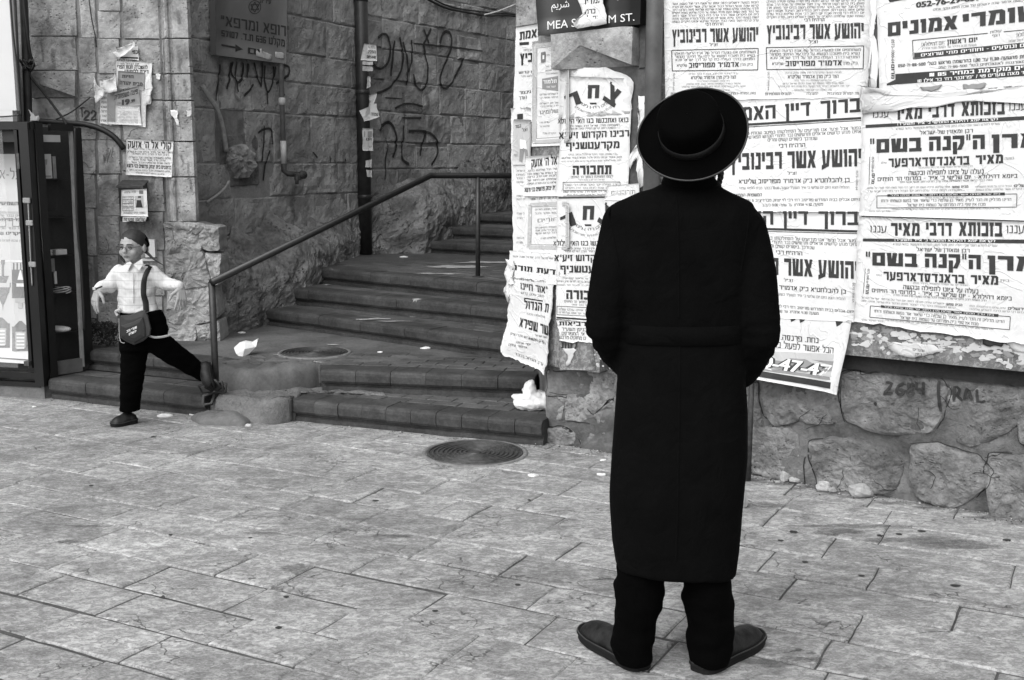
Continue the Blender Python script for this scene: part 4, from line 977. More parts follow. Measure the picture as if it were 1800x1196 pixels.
# ---- top sheet with two columns of the same mourning notice
def mourn_small(S, f, big=True):
    """one column; f maps column B pixels to the wanted place"""
    def T(t, x0, y0, x1, y1, h, **k): a = f(x0, y0); b = f(x1, y1); S.T(t, a[0], a[1], b[0], b[1], h * a[2], h * b[2], **k)
    def sm(x0, y0, x1, y1, h, txt=None, **k): a = f(x0, y0); b = f(x1, y1); S.small(a[0], a[1], b[0], b[1], h * a[2], txt, **k)
    for i, y in enumerate([-2, 4, 9.5, 15, 20.5, 26, 31.5]): sm(1350, y + 1.5, 1521, y - 1, 3.5, key=i, mat='ink')
    T('הרה״ח רבי', 1416, 38.5, 1451, 38, 5, bold=.01)
    T('יהושע אשר רבינוביץ', 1350, 71, 1520, 68, 25, h2=27, bold=.042) if False else None
    a = f(1350, 70.5); b = f(1520, 68); S.T('יהושע אשר רבינוביץ', a[0], a[1], b[0], b[1], 25 * a[2], 27 * b[2], bold=.042)
    T('זצ״ל', 1424, 77, 1440, 76.5, 5, bold=.01)
    S.frame([f(*c)[:2] for c in ((1349, 84.5), (1520, 81.5), (1519, 121.5), (1350, 123))], 1.4)
    sm(1355, 92.5, 1515, 90, 4.2, 'משתתפים אנו בצערו הגדול של אביו הרועה הנאמן', mat='ink')
    sm(1356, 98.5, 1513, 96.5, 4.2, 'נשיא בית חינוכנו הנושא על ליבו עול החינוך הטהור', mat='ink')
    sm(1356, 104.5, 1513, 103, 4.2, 'המנחנו בדרך העולה בית קל על דרך ישראל סבא', mat='ink')
    T('אדמו״ר מפוריסוב', 1383, 117, 1482, 115.5, 9, bold=.03)
    T('כ״ק מרן', 1485, 114, 1509, 113.5, 4.5); T('שליט״א', 1359, 115, 1379, 114.8, 4.5)
    sm(1383, 130, 1481, 129, 2.8); T('הוד כ״ק מרן אדמו״ר שליט״א', 1387, 138.5, 1476, 137.5, 5.5, bold=.008)
    sm(1398, 143.5, 1464, 143, 2.5); sm(1378, 149, 1485, 148, 2.8, key=3); sm(1369, 154, 1495, 153, 2.8, key=4); sm(1397, 160.5, 1464, 160, 2.8)
    T('צוות המורות והמחנכות', 1456, 167.5, 1515, 167, 4.5); T('ההנהלה', 1420, 167.5, 1440, 167.3, 4.5); T('ההורים והתלמידות', 1347, 168, 1393, 167.6, 4.5, bold=.01)
    a = f(1351.5, 127); b = f(1351.5, 159); S.t4('0573-1000-64', a[:2], b[:2], (b[0] + 3, b[1]), (a[0] + 3, a[1]), raw=True, mat='ink_soft')
S = Sheet(W1U, [(1168, -40), (1534, -48), (1527, 171), (1172, 178)], 2, label='two column mourning notice at the top of the wall, above the man in the hat', group=GP, torn=.006, tear=(0, 1, 1, 0), n=24, seed=4)
S.bar(1175, -4, 1335, -6, 4); S.bar(1350, -7, 1521, -9, 4)
mourn_small(S, lambda x, y: (x, y, 1.0))
mourn_small(S, lambda x, y: (1184 + (x - 1350) * .888, 76 + (y - 71) * (.94) + (1520 - x) * .003, .92))
S.done()
# ---- two copies of the framed mourning notice below it
def mourn_big(S, hdr, f, lower):
    for w, x0, x1 in (('ברוך', 1444, 1514), ('דיין', 1382, 1426), ('האמת', 1284, 1365)):
        a, b = f(x0, 213 - (x0 - 1307) * .078), f(x1, 213 - (x1 - 1307) * .078); S.T(w, a[0], a[1], b[0], b[1], 24, None, bold=.03)
    a, b = f(1180, 227), f(1515, 208); S.bar(a[0], a[1], b[0], b[1], 4); a, b = f(1180, 231.5), f(1515, 212); S.bar(a[0], a[1], b[0], b[1], 1.2)
    def sm(x0, y0, x1, y1, h, t=None, **k): a, b = f(x0, y0), f(x1, y1); S.small(a[0], a[1], b[0], b[1], h, t, **k)
    sm(1302, 238, 1514, 227.5, 5, 'נפטר אבל וצער אנו מודיעים על הסתלקותו במיטב שנותיו של א', mat='ink')
    sm(1303, 245, 1515, 234, 5, 'אחינו מגזע קדושים אראלים ותרשישים נכד היהודי הקדוש מפארשיסחא', mat='ink')
    sm(1351, 249, 1438, 246, 5, 'שנזדכך ביסורים קשים ומרים', mat='ink')
    a, b = f(1371, 260), f(1417, 258.5); S.T('הרה״ח רבי', a[0], a[1], b[0], b[1], 6.5, bold=.01)
    a, b = f(1285, 299.5), f(1516, 292.5); S.T('יהושע אשר רבינוביץ', a[0], a[1], b[0], b[1], 29, 31, bold=.042)
    a, b = f(1386, 307.5), f(1402, 307); S.T('זצ״ל', a[0], a[1], b[0], b[1], 5)
    a, b = f(1300, 323), f(1495, 320); S.T('בן להבלחט״א כ״ק אדמו״ר מפוריסוב שליט״א', a[0], a[1], b[0], b[1], 7, bold=.012)
    sm(1300, 333, 1494, 331.5, 4.2, 'ההלויה תצא היום יום שלישי כ׳ אייר תשע״ד בשעה 10.30 בבוקר מבית הלויות שמגר')
    if lower:
        a, b = f(1283, 346), f(1341, 345); S.T('המשפחה המתאבלת', a[0], a[1], b[0], b[1], 5, bold=.01)
    for k_, (x0, y0, x1, y1, t) in enumerate([(1283, 355, 1513, 353, 'ניחום אבלים בבית המדרש פוריסוב רח׳ רבי לוי יצחק מברדיצ׳וב 6 עיה״ק ירושלים'), (1342, 363, 1448, 361.5, 'משעה 4:30 אחה״צ עד שעה 9:00 בערב')]):
        sm(x0, y0, x1, y1, 4.5, t, mat='ink')
    for x, y in ((1506, 300),):
        a = f(x, y); S.t4('0573-1000-64', (a[0], a[1]), (a[0] - .5, a[1] + 34), (a[0] + 3, a[1] + 34), (a[0] + 3.5, a[1]), raw=True, mat='ink_soft')
S = Sheet(W1U, [(1178, 180), (1528, 163), (1516, 373), (1178, 372)], 1, label='mourning notice beside the hat brim, its headline beginning over a thick black rule', group=GP, torn=.004, n=20, seed=5)
mourn_big(S, 0, lambda x, y: (x, y), True); S.done()
def f2(x, y):                                            # lower copy: stands lower and runs slightly downhill to the right
    t = (x - 1284) / 230; y2 = y + 183 + 17 * t + (-6) * (1 - t) * 0
    return (x - 3 - 4 * (y - 180) / 180, 376 + (y2 - 371 - 8) * .99 + 2 * t)
S = Sheet(W1U, [(1178, 374), (1516, 373), (1503, 566), (1178, 549)], 2, label='lower copy of the mourning notice, right of the man\'s shoulder and above the grey advert', group=GP, torn=.003, n=20, seed=6, tear=(0, 1, 1, 1))
mourn_big(S, 0, f2, False); S.done()
# ---- advertisement hanging below the ledge
S = Sheet(W1U, [(1205, 540), (1499, 563), (1478, 691), (1205, 640)], 1, label='hanging advert with a large white phone number on a grey band, lowest on the wall', group=GP, mat='paper', n=24, seed=7,
          curl=lambda u, v: .03 * v * v + .012 * math.sin(v * 7 + u * 3) * v + .022 * max(0, u - .93) / .07 * (.3 + v))
S.quad([(1205, 610), (1470, 622), (1467, 661), (1205, 624)], 'paper_mid', .0012); S.quad([(1205, 616), (1469, 634), (1465, 666), (1205, 630)], 'paper_grey', .0016)
S.quad([(1205, 627), (1466, 670), (1465, 681), (1205, 637)], 'ink', .0018, 10)
for x in (1390, 1406, 1470): S.quad([(x, 556 + (x - 1390) * .1), (x + 14, 557 + (x - 1390) * .1), (x + 8, 563 + (x - 1390) * .1), (x + 2, 566 + (x - 1390) * .1)])
S.T('נחת, פרנסה,', 1374, 597, 1440, 603, 9, bold=.01); S.T('הכל אפשר לפעול בכוח', 1352, 609, 1467, 621, 10, bold=.008)
for bo, mt, ep, dx in ((.075, 'ink', .0024, 0), (.02, 'ink_white', .0032, 0)):
    S.T('050-47-47', 1306, 638 + dx, 1463, 661 + dx, 18, 20, bold=bo, raw=True, mat=mt, eps=ep, sl=4)
S.done()
# ---- coach trip notice, top right
S = Sheet(W1U, [(1541, -40), (1850, -70), (1850, 150), (1549, 176)], 3, label='coach trip notice with the heaviest black headline, top right of the wall', group=GP, n=24, seed=8, torn=.004, tear=(0, 0, 1, 1))
S.quad([(1560, -6), (1640, -12), (1640, -8), (1566, 5)], 'ink')
S.T('052-76-29-657', 1612, 15, 1727, 1, 9.5, 11, bold=.03, raw=True); S.small(1642, 20, 1800, 3, 3.6, mat='ink')
S.T('אמונים', 1563, 65, 1685, 52, 24, 24, bold=.05); S.T('שומרי', 1694, 50.5, 1828, 36, 24, 28, bold=.05)
S.bar(1606, 72, 1738, 59.5, 1.3); S.bar(1766, 57, 1850, 49, 1.3); S.vbar(1606, 72, 1607.5, 104.5, 1.3); S.bar(1607, 104.5, 1850, 80, 1.3)
S.T('עולות', 1742, 60, 1762, 57, 4); S.T('רצוף', 1746, 66, 1759, 64.5, 4)
S.T('יום ראשון', 1667, 78.5, 1720, 74.5, 8, bold=.03); S.T('(יום ההילולא)', 1622, 82.5, 1662, 79.5, 6); S.small(1622, 88, 1718, 81.5, 3.4, 'משעה 8.30 בבוקר עד השעה 4.00 אחה״צ')
S.T('ההילולא)', 1788, 66, 1812, 63, 6); S.small(1775, 75, 1815, 71, 3.4)
S.quad([(1609, 94), (1850, 71), (1850, 80), (1609, 103)]); S.T('כולם ונוסעים - וחוזרים מתי שרוצים', 1621, 100.5, 1822, 81.5, 5, 6, bold=.02, mat='ink_white', eps=.003)
S.T('לצפת מהשעה 11.30 עד 1.00 בהרשמה מראש בטל׳ 052-71-86-500', 1581, 119, 1815, 102, 5, 5.5, bold=.02)
S.T('ת מאורגנות לאוטובוסים בטל׳ 052-71-86-500', 1652, 121.5, 1812, 110.5, 4, bold=.005)
S.quad([(1576, 131), (1850, 111), (1850, 131), (1576, 149)]); S.quad([(1561, 148), (1577, 140), (1577, 149), (1561, 151)]);
S.T('יסים מוקדמת במחיר 85 ₪', 1636, 135.5, 1815, 122, 6, 7, bold=.03, mat='ink_white', eps=.003)
S.T('רח׳ מאה שערים 49 / ״פרזנט״ רח׳ בר אילן 10', 1615, 146, 1812, 130.5, 5, 5.5, bold=.02, mat='ink_white', eps=.003)
S.t4('0573-1000-64', (1569, 70), (1569, 112), (1574.5, 112), (1574.5, 70), raw=True); S.t4('מרום', (1569, 139), (1569, 114), (1563.5 + 10, 114), (1573.5, 139), bold=.02) if False else S.t4('מרום', (1569, 114), (1569, 139), (1574.5, 139), (1574.5, 114), bold=.03)
S.small(1562, 161, 1580, 160, 1.5)
S.done()
# ---- two copies of the memorial day notice
def memo(S, f):
    def T(t, x0, y0, x1, y1, h, h2=None, **k): a, b = f(x0, y0), f(x1, y1); S.T(t, a[0], a[1], b[0], b[1], h * a[2], (h2 or h) * b[2], **k)
    def sm(x0, y0, x1, y1, h, t=None, **k): a, b = f(x0, y0), f(x1, y1); S.small(a[0], a[1], b[0], b[1], h, t, **k)
    def Q(pts, **k): S.quad([f(*q_)[:2] for q_ in pts], **k)
    T('עננו', 1536, 207.5, 1565, 206, 12); T('בזכותא', 1692, 204.5, 1768, 201.5, 24, bold=.045); T('דרבי', 1634, 207.5, 1680, 205.5, 23, bold=.045); T('מאיר', 1573, 211.5, 1623, 209, 23, bold=.045); T('עננו', 1775, 195, 1806, 193, 13)
    Q([(1524, 220), (1850, 202), (1850, 209), (1524, 225.5)]); T('לקראת יומא דהילולא החמישי כ׳ אייר (תשע״ד)', 1580, 221, 1756, 212, 4.2, bold=.015, mat='ink_white', eps=.003)
    sm(1577, 229, 1760, 219.5, 3.5, 'עשרים לחודש השני שבו נעלה הימן סיגל מעבן תעודות והוקמטיר בתאי קטורא', mat='ink_soft')
    T('רבן ומאורן של ישראל', 1619, 237, 1712, 233, 6, bold=.008)
    T('בשם״', 1532, 269.5, 1622, 266, 24, bold=.05); T('ה״קנה', 1635, 265.5, 1733, 262, 25, bold=.05); T('מרן', 1745, 262, 1828, 259, 25, bold=.05)
    T('בראנדסדארפער', 1564, 294, 1706, 289.5, 15, bold=.04); T('מאיר', 1717, 289, 1765, 287, 15.5, bold=.045); sm(1551, 288, 1561, 287.5, 3); sm(1768, 281, 1784, 280, 4)
    sm(1616, 296.5, 1712, 293.5, 2.6)
    T('נעלה על ציונו לתפילה ובקשה', 1599, 308, 1731, 305, 7, bold=.015); T('ביומא דהילולא - יום שלישי כ׳ אייר - במרומי הר הזיתים', 1545, 318.5, 1790, 312.5, 6.5, bold=.012)
    sm(1583, 322, 1746, 318, 3, mat='ink'); sm(1527, 332, 1672, 330, 3, key=1); T('מבית שמש:', 1675, 331, 1704, 330, 4, bold=.02); sm(1527, 338, 1692, 335.5, 3, key=2); sm(1717, 330, 1780, 328.5, 3, key=3); T('ירושלים:', 1783, 329, 1812, 328, 4.4, bold=.02); sm(1717, 335.5, 1812, 333, 3, key=4)
    S.frame([f(*c)[:2] for c in ((1543.6, 344.5), (1789, 341), (1788.5, 364), (1543.6, 365.5))], 1.1)
    Q([(1562, 341.5), (1768, 338.5), (1768, 343.5), (1562, 346)]); T(filler(46, 'm'), 1568, 345, 1760, 342.3, 2.6, mat='ink_white', eps=.003)
    sm(1628, 349, 1700, 347.5, 2.6); sm(1551, 355.5, 1779, 353, 4.6, 'הרינו מדליק זה הנר לעי״נ מאיר בן שלמה כדי שיאור אור נפשו ונשמתו ורוחו', mat='ink'); sm(1597, 363, 1734, 361.5, 4.6, 'מכח אין סוף ב״ה המרחם על נשמות בית ישראל', mat='ink')
    sm(1570, 369, 1760, 367.5, 2.2, mat='ink', key=8); sm(1530, 373, 1567, 372.5, 2.8)
    S.t4('0573-1000-64', f(1535, 276)[:2], f(1534, 303)[:2], f(1538, 303)[:2], f(1539, 276)[:2], raw=True); S.t4('מרום', f(1535, 305)[:2], f(1534, 323)[:2], f(1539, 323)[:2], f(1540, 305)[:2], bold=.03); S.vbar(*f(1531, 276)[:2], *f(1530, 323)[:2], .9)
S = Sheet(W1U, [(1519, 170), (1850, 146), (1850, 389), (1513, 379)], 3, label='memorial day notice at eye level on the right, upper of the two copies', group=GP, n=24, seed=9, torn=.006, tear=(1, 0, 0, 1))
memo(S, lambda x, y: (x, y, 1.0)); S.done()
def f3(x, y):                                            # fitted to the measured lower copy
    t = (x - 1540) / 240.0; v = (y - (212 - 10 * t)) / (365 - 3 * t - (212 - 10 * t)); y0 = 412.5 + 4.5 * t; y1 = 556 + 20 * t
    return (x - 4 - 8 * v - 6 * (t > 2), y0 + (y1 - y0) * v, .95 + .08 * t)
S = Sheet(W1U, [(1513, 381), (1850, 391), (1850, 611), (1503, 564)], 4, label='memorial day notice with a ragged foot, lower of the two copies on the right', group=GP, n=28, seed=10, torn=.010, tear=(0, 0, 1, 1))
memo(S, f3); S.done()
# scraps between and under the sheets
def scrap(pl, pts, mat='paper', layer=2, seed=1, label='', parent=None, name='paper_scrap', cat='scrap', group=None, text=None, curl=.0, n=40):
    c = [pl.sz(*q_) for q_ in pts]; P = []; L = [math.dist(c[i], c[(i + 1) % len(c)]) for i in range(len(c))]; T = sum(L)
    for k in range(n):
        t = T * k / n; i = 0
        while t > L[i]: t -= L[i]; i += 1
        f = t / L[i]; a = c[i][0] + (c[(i + 1) % len(c)][0] - c[i][0]) * f; z = c[i][1] + (c[(i + 1) % len(c)][1] - c[i][1]) * f
        q_ = pl.P(a, z); j = noise.noise(q_ * 40 + Vector((seed, 2, 2))) * .008; P.append((a + j, z + noise.noise(q_ * 40 + Vector((2, seed, 2))) * .008))
    ca = sum(q_[0] for q_ in P) / n; cz = sum(q_[1] for q_ in P) / n; off = .006 + layer * .004
    V = []
    for f in (1, .66, .33):
        for a, z in P:
            A = ca + (a - ca) * f; Z = cz + (z - cz) * f; V.append(pl.P(A, Z, off + wrk(pl, A, Z) + curl * f * f * (1 + math.sin(A * 90 + Z * 60) * .5)))
    V.append(pl.P(ca, cz, off + wrk(pl, ca, cz))); Fc = [[k * n + i, k * n + (i + 1) % n, (k + 1) * n + (i + 1) % n, (k + 1) * n + i] for k in (0, 1) for i in range(n)] + [[2 * n + i, 2 * n + (i + 1) % n, 3 * n] for i in range(n)]
    n0 = len(V); V += [V[i] - pl.n * .0012 for i in range(n)]; Fc += [[i, n0 + i, n0 + (i + 1) % n, (i + 1) % n] for i in range(n)]
    o = mesh(name, V, Fc, M[mat], parent, smooth=True, label=label, cat=cat, group=group)
    if text:
        sh = Sheet.__new__(Sheet); sh.pl = pl; sh.off = off; sh.curl = None; sh.ink = {}; sh.o = o
        for t in text: sh.T(*t[:6], **(t[6] if len(t) > 6 else {}))
        sh.done()
    return o
scrap(W1U, [(1510, 150), (1560, 168), (1850, 150), (1850, 185), (1700, 178), (1640, 190), (1560, 196), (1518, 200)], 'paper', 5, 3, 'crumpled white paper folded over between the two rows of notices', curl=.006)
scrap(W1U, [(1526, -20), (1548, -20), (1538, 60), (1548, 110), (1540, 165), (1528, 168)], 'paper', 1, 5, 'narrow ragged strip of old paper in the gap between notices', curl=.004)
for i, (x, y, w, h) in enumerate([(1620, 153, 40, 8), (1692, 150, 44, 9)]):
    scrap(W1U, [(x, y), (x + w, y - 3), (x + w - 4, y + h - 4), (x + w / 2, y + h), (x + 3, y + h - 1)], 'paper_grey', 4, i + 9, ['grey torn picture scrap, left of two under the coach notice', 'grey torn picture scrap, right of two under the coach notice'][i])
# torn remains on the plaster band under the notices
r = rnd('rem'); k = 0
rem = MB()
def remnant(cx, cy, w, h, seed):
    c = W1U.sz(cx, cy); n = 14; V = [W1U.P(c[0], c[1], .0035)]
    for i in range(n):
        an = 2 * math.pi * i / n; f = 1 + .55 * noise.noise(Vector((math.cos(an) * 2 + seed, math.sin(an) * 2, seed)))
        V.append(W1U.P(c[0] + w * .0024 * f * math.cos(an), c[1] + h * .0024 * f * math.sin(an), .003))
    return V, [[0, 1 + i, 1 + (i + 1) % n] for i in range(n)]
dk = MB()
for i in range(150):
    x = r.uniform(1500, 1830); y0 = 575 + (x - 1505) * .105; y = y0 + r.betavariate(1.1, 1.4) * 42; V, Fc = remnant(x, y, r.uniform(1.5, 11), r.uniform(1.2, 6), i * 1.3); (rem if r.random() < .72 else dk).add(V, Fc)
for i in range(20):
    x = r.uniform(1040, 1075); V, Fc = remnant(x, r.uniform(600, 650), r.uniform(1, 4), r.uniform(1, 3), i * 1.7); rem.add(V, Fc)
rem.build('paper_remains', M['paper_old'], corner, kind='stuff'); dk.build('dark_paper_remains', M['paper_grey'], corner, kind='stuff')
scrap(W1U, [(1555, 600), (1640, 606), (1655, 618), (1600, 630), (1575, 622)], 'paper_old', 1, 21, 'pale torn remnant of a notice on the plaster band beneath the memorial notices', text=[('שערים', 1606, 616, 1626, 618, 4), ('בית', 1610, 624, 1622, 625, 4)])
scrap(W1U, [(1726, 590), (1764, 595), (1762, 610), (1728, 605)], 'ink', 1, 22, 'small black torn corner of a poster under the lower memorial notice', text=[('הגדול', 1740, 598, 1758, 600, 4, dict(mat='ink_white', eps=.003))])
scrap(W1U, [(1766, 594), (1850, 606), (1850, 628), (1785, 618)], 'paper_old', 0, 23, 'white torn strip at the far right end of the plaster band')

# ---- pilaster notices left of the pipe
GQ = 'notices pasted on the corner pilaster'
scrap(W1U, [(990, 120), (1068, 119), (1118, 140), (1112, 200), (985, 210)], 'paper', 1, 31, 'edge of an older white sheet showing above the upper pilaster notice', curl=.01, group=GQ)
def hilula(S, f, seedk):
    def T(t, x0, y0, x1, y1, h, h2=None, **k): a, b = f(x0, y0), f(x1, y1); S.T(t, a[0], a[1], b[0], b[1], h, h2, **k)
    def Q4(t, *c, **k): S.t4(t, *[f(*q_) for q_ in c], **k)
    Q4('צ', (1062, 176), (1083, 190), (1096, 162), (1076, 146), bold=.05, res=3); S.quad([f(*q_) for q_ in ((1076, 144), (1079, 145), (1078, 149), (1075, 148))])
    Q4('ח', (1036, 174), (1056, 173), (1057, 150), (1037, 150), bold=.05, res=3); S.quad([f(*q_) for q_ in ((1040, 181), (1052, 181), (1052, 184), (1041, 184))], sub=2)
    Q4('ר', (1000, 190), (1026, 182), (1018, 160), (997, 170), bold=.05, res=3)
    n = 9; ws = 'להמלצה ומצווה גדולה ולכבוד צדיק'.split()
    for j, (rad, tx, mt, hh) in enumerate(((26, 'תחבורה ולינה', 'ink', 4), (33, 'מתחילת השבוע ועד סוף השבוע', 'ink_soft', 2.6))):
        wds = [tx[i:i + 4] for i in range(0, len(tx), 4)]; m_ = len(wds)
        for i, w in enumerate(wds):
            t0 = math.radians(35 + 110 * i / m_); t1 = math.radians(35 + 110 * (i + .85) / m_); cx, cy = 1047, 166 + j * 2
            p1 = (cx + rad * 1.3 * math.cos(t0), cy + rad * math.sin(t0)); p0 = (cx + rad * 1.3 * math.cos(t1), cy + rad * math.sin(t1))
            Q4(w, p0, p1, (p1[0] - (p1[0] - cx) * .1, p1[1] - hh), (p0[0] - (p0[0] - cx) * .1, p0[1] - hh), mat=mt)
    T('בואו ואתכנשו בגו האי הילולא', 986, 218, 1108, 215, 8, bold=.02)
    S.small(*f(1002, 224), *f(1092, 221.5), 3, mat='ink'); S.small(*f(1006, 228.5), *f(1085, 226.5), 3, mat='ink', key=3)
    T('רבינו הקדוש זיע״א', 988, 244.5, 1109, 240, 11, bold=.03, res=2); T('מקרעטשניף', 999, 263, 1092, 260.5, 12, bold=.035, res=2)
    S.small(*f(1003, 273.5), *f(1088, 272.5), 2.8); S.small(*f(992, 279.5), *f(1096, 277.5), 2.8, mat='ink', key=1); S.small(*f(992, 285.5), *f(1095, 283), 2.4, key=2)
    T('תחבורה', 1010, 307.5, 1078, 306.5, 16, bold=.05); S.small(*f(1007, 313.5), *f(1081, 312), 3.8, 'לציונו המצוינת בסמוך הר הזיתים', mat='ink'); S.small(*f(1020, 317.5), *f(1066, 317), 2.4)
    S.frame([f(*q_) for q_ in ((994, 320.5), (1093, 320), (1093, 334), (994, 335))], 1.2, 'ink_soft'); S.small(*f(998, 327), *f(1090, 326), 3.2, key=5); S.small(*f(998, 332), *f(1090, 331.5), 2.8, key=6)
S = Sheet(W1U, [(1000, 134), (1114, 139), (1107, 345), (981, 345)], 3, label='celebration notice with fanned stylised letters, upper of the two on the corner pilaster', group=GQ, n=22, seed=11, torn=.003, curl=lambda u, v: .012 * max(0, .15 - u) / .15 + .01 * max(0, u - .9))
hilula(S, lambda x, y: (x, y), 0); S.small(994, 339, 1090, 338, 3, mat='ink'); S.small(1000, 343.5, 1085, 343, 2.6, mat='ink', key=9); S.done()
def f4(x, y): t = (y - 134) / 200; return (x - 8 + 6 * 0 - 3 * t, 342 + (y - 134) * 1.03 + (x - 985) * .06 * t + 3)
S = Sheet(W1U, [(983, 344), (1112, 340), (1106, 572), (981, 560)], 4, label='celebration notice partly hidden by the man\'s arm, lower of the two on the corner pilaster', group=GQ, n=22, seed=12, torn=.003)
hilula(S, f4, 1); S.bar(986, 348, 1108, 346, 2.6); S.bar(982, 557.5, 1106, 566, 3); S.done()
S = Sheet(W1U, [(1072, 327), (1128, 322), (1128, 352), (1066, 352)], 5, label='small white sheet with outlined letters just above the man\'s left shoulder', group=GQ, n=8, seed=13)
S.T('הרבנים', 1078, 343, 1122, 341, 8, bold=.03, mat='ink_soft'); S.T('הרבנים', 1078, 343, 1122, 341, 8, bold=-.005, mat='ink_white', eps=.003); S.done()
S = Sheet(W1U, [(981, 562), (1080, 566), (1082, 606), (986, 598)], 2, label='torn lower piece of a printed notice below the pilaster sheets', group=GQ, n=20, seed=14, torn=.012, tear=(0, 1, 1, 1))
S.T('כרביאות', 985, 571.5, 1042, 573, 7, bold=.03); S.T('בניסן תשע״ד', 990, 581, 1034, 582, 5.5); S.T('אי, המפורסם', 990, 588.5, 1030, 589.5, 5.5); S.T('ם מחוקים מדבש', 985, 595, 1032, 597, 5.5); S.done()
S = Sheet(W1U, [(985, 596), (1042, 600), (1048, 651), (985, 650)], 0, name='board_patch', label='grey cement board patch with remains of black print', cat='board', mat='plaster', n=8, seed=15)
S.T('לוות', 988, 612, 1016, 613, 12, bold=.04, eps=.004); S.done()
scrap(W1U, [(990, 612), (1016, 613), (1010, 622), (1004, 640), (996, 646), (1000, 625)], 'paper_old', 1, 41, 'thin white scraped remnant under the black print on the grey patch', n=30)
# white shreds hanging beside the downpipe
scrap(W1U, [(1126, 168), (1139, 170), (1138, 230), (1131, 260), (1139, 325), (1128, 330), (1122, 275), (1112, 300), (1110, 275), (1125, 250), (1127, 200)], 'paper', 2, 51, 'hanging shreds of white paper beside the dark downpipe', curl=.015, n=60)

# ---- splayed face: layered notices
GF = 'layered notices on the splayed corner face'
S = Sheet(F1, [(909, 45), (964, 40), (960, 215), (902, 212)], 0, label='narrow notice strip with a bold headline at the outer edge of the corner', group=GF, n=18, seed=16, torn=.008)
S.T('האמת', 915, 71, 956, 64, 14, 15, bold=.035); S.quad([(915, 75), (932, 74), (932, 79), (915, 80)], sub=2); S.small(922, 90, 955, 88, 3); S.T('רביץ', 916, 111, 948, 108, 16, bold=.045); S.small(914, 130, 945, 128, 4, mat='ink', bold=.01); S.small(918, 136, 940, 135, 2.6)
S.T('גינצור', 915, 166, 935, 164, 5, bold=.01); S.T('נערך', 914, 175, 928, 174, 5); S.quad([(911, 201), (921, 200), (921, 210), (911, 210)], sub=2); S.done()
S = Sheet(F1, [(899, 190), (934, 188), (934, 470), (904, 468)], 0, label='old pale sheets layered down the outer corner edge', group=GF, mat='paper', n=26, seed=17, torn=.012); 
for i, y in enumerate([302, 309, 315, 322, 346, 352, 377, 385, 420, 428]): S.small(910, y, 930, y, 3, key=i)
S.done()
S = Sheet(F1, [(906, 210), (937, 211), (936, 290), (904, 290)], 2, label='small tinted picture sticker with the outline of a figure', cat='sticker', group=GF, mat='paper_mid', n=8, seed=18)
S.small(910, 226, 920, 224, 5, mat='ink', bold=.02); S.small(922, 232, 931, 230, 5, mat='ink'); S.quad([(918, 245), (928, 247), (930, 262), (919, 262)], 'ink_white', sub=2); S.quad([(918, 262), (927, 260), (922, 285), (917, 284)], 'paper_grey', sub=2); S.quad([(926, 262), (931, 264), (933, 282), (928, 284)], 'paper_grey', sub=2); S.small(907, 275, 914, 275, 4); S.done()
def certificate(S, q_, full):
    S.frame(q_, 7, 'paper_mid', .0014); S.frame(q_, 1.2, 'paper_grey', .002)
S = Sheet(F1, [(938, 74), (989, 66), (989, 256), (937, 258)], 1, label='certificate with a patterned border and a dark label, upper on the splayed face', cat='certificate', group=GF, n=12, seed=19)
S.frame([(943, 80), (1000, 73), (1000, 246), (942, 250)], 6, 'paper_mid', .0014); S.frame([(947, 85), (1000, 79), (1000, 240), (946, 244)], .8, 'paper_grey'); S.frame([(940, 77), (1000, 70), (1000, 251), (939, 253)], .8, 'paper_grey') 
S.quad([(954, 93), (962, 91), (962, 110), (954, 111)], 'ink_soft', .002, 2); S.quad([(957, 98), (960, 97), (960, 104), (957, 105)], 'ink_white', .003, 2)
S.quad([(956, 139), (984, 134), (984, 160), (956, 157)], 'paper_grey', .002); S.T('תלמוד', 958, 148, 982, 146, 6, bold=.03, mat='ink_white', eps=.003); S.small(963, 155, 980, 154, 3, mat='ink_white')
for i, y in enumerate([98, 118, 125, 131, 167, 173, 183, 188]): S.small(962 if i < 4 else 952, y + 1, 984, y - 1, 2.6, key=i)
S.small(952, 201, 984, 198, 6, mat='paper_grey', bold=.02); S.small(952, 217, 969, 216, 2.5); S.small(952, 224, 969, 223, 2.5); S.small(957, 236, 980, 236, 3); S.done()
S = Sheet(F1, [(929, 275), (989, 272), (989, 345), (925, 345)], 3, label='tilted prayer call notice with hooked headline on the splayed face', group=GF, n=10, seed=20)
S.T('אל ה׳ אזעק', 939, 294, 984, 289, 13, 14, bold=.025); S.small(934, 302, 984, 298, 3); 
for i, y in enumerate([307, 312, 318, 324]): S.small(931, y + 1, 984, y - 2, 3, mat='ink', key=i)
S.T('בית יצחק פרושים בני ורשא', 927, 338, 984, 333, 7, bold=.02); S.done()
S = Sheet(F1, [(926, 345), (989, 340), (989, 450), (922, 446)], 1, label='second bordered certificate, lower on the splayed face', cat='certificate', group=GF, n=12, seed=21)
S.small(936, 352, 984, 349, 4, 'אבינו אב הרחמן רחמנו', mat='ink'); S.frame([(935, 360), (1000, 357), (1000, 436), (932, 435)], 6, 'paper_mid', .0014); S.frame([(938, 364), (1000, 362), (1000, 431), (936, 430)], .8, 'paper_grey')
for i, y in enumerate([370, 377, 402, 407, 412]): S.small(944, y, 983, y - 2, 2.8, key=i)
S.small(948, 391, 984, 388, 6, mat='paper_grey'); S.small(953, 421, 980, 419, 3); S.done()
S = Sheet(F1, [(899, 440), (989, 446), (985, 500), (898, 486)], 2, label='crumpled torn paper band with a broken headline on the splayed face', group=GF, n=24, seed=22, torn=.014, curl=lambda u, v: .012 * abs(math.sin(u * 9)) * v)
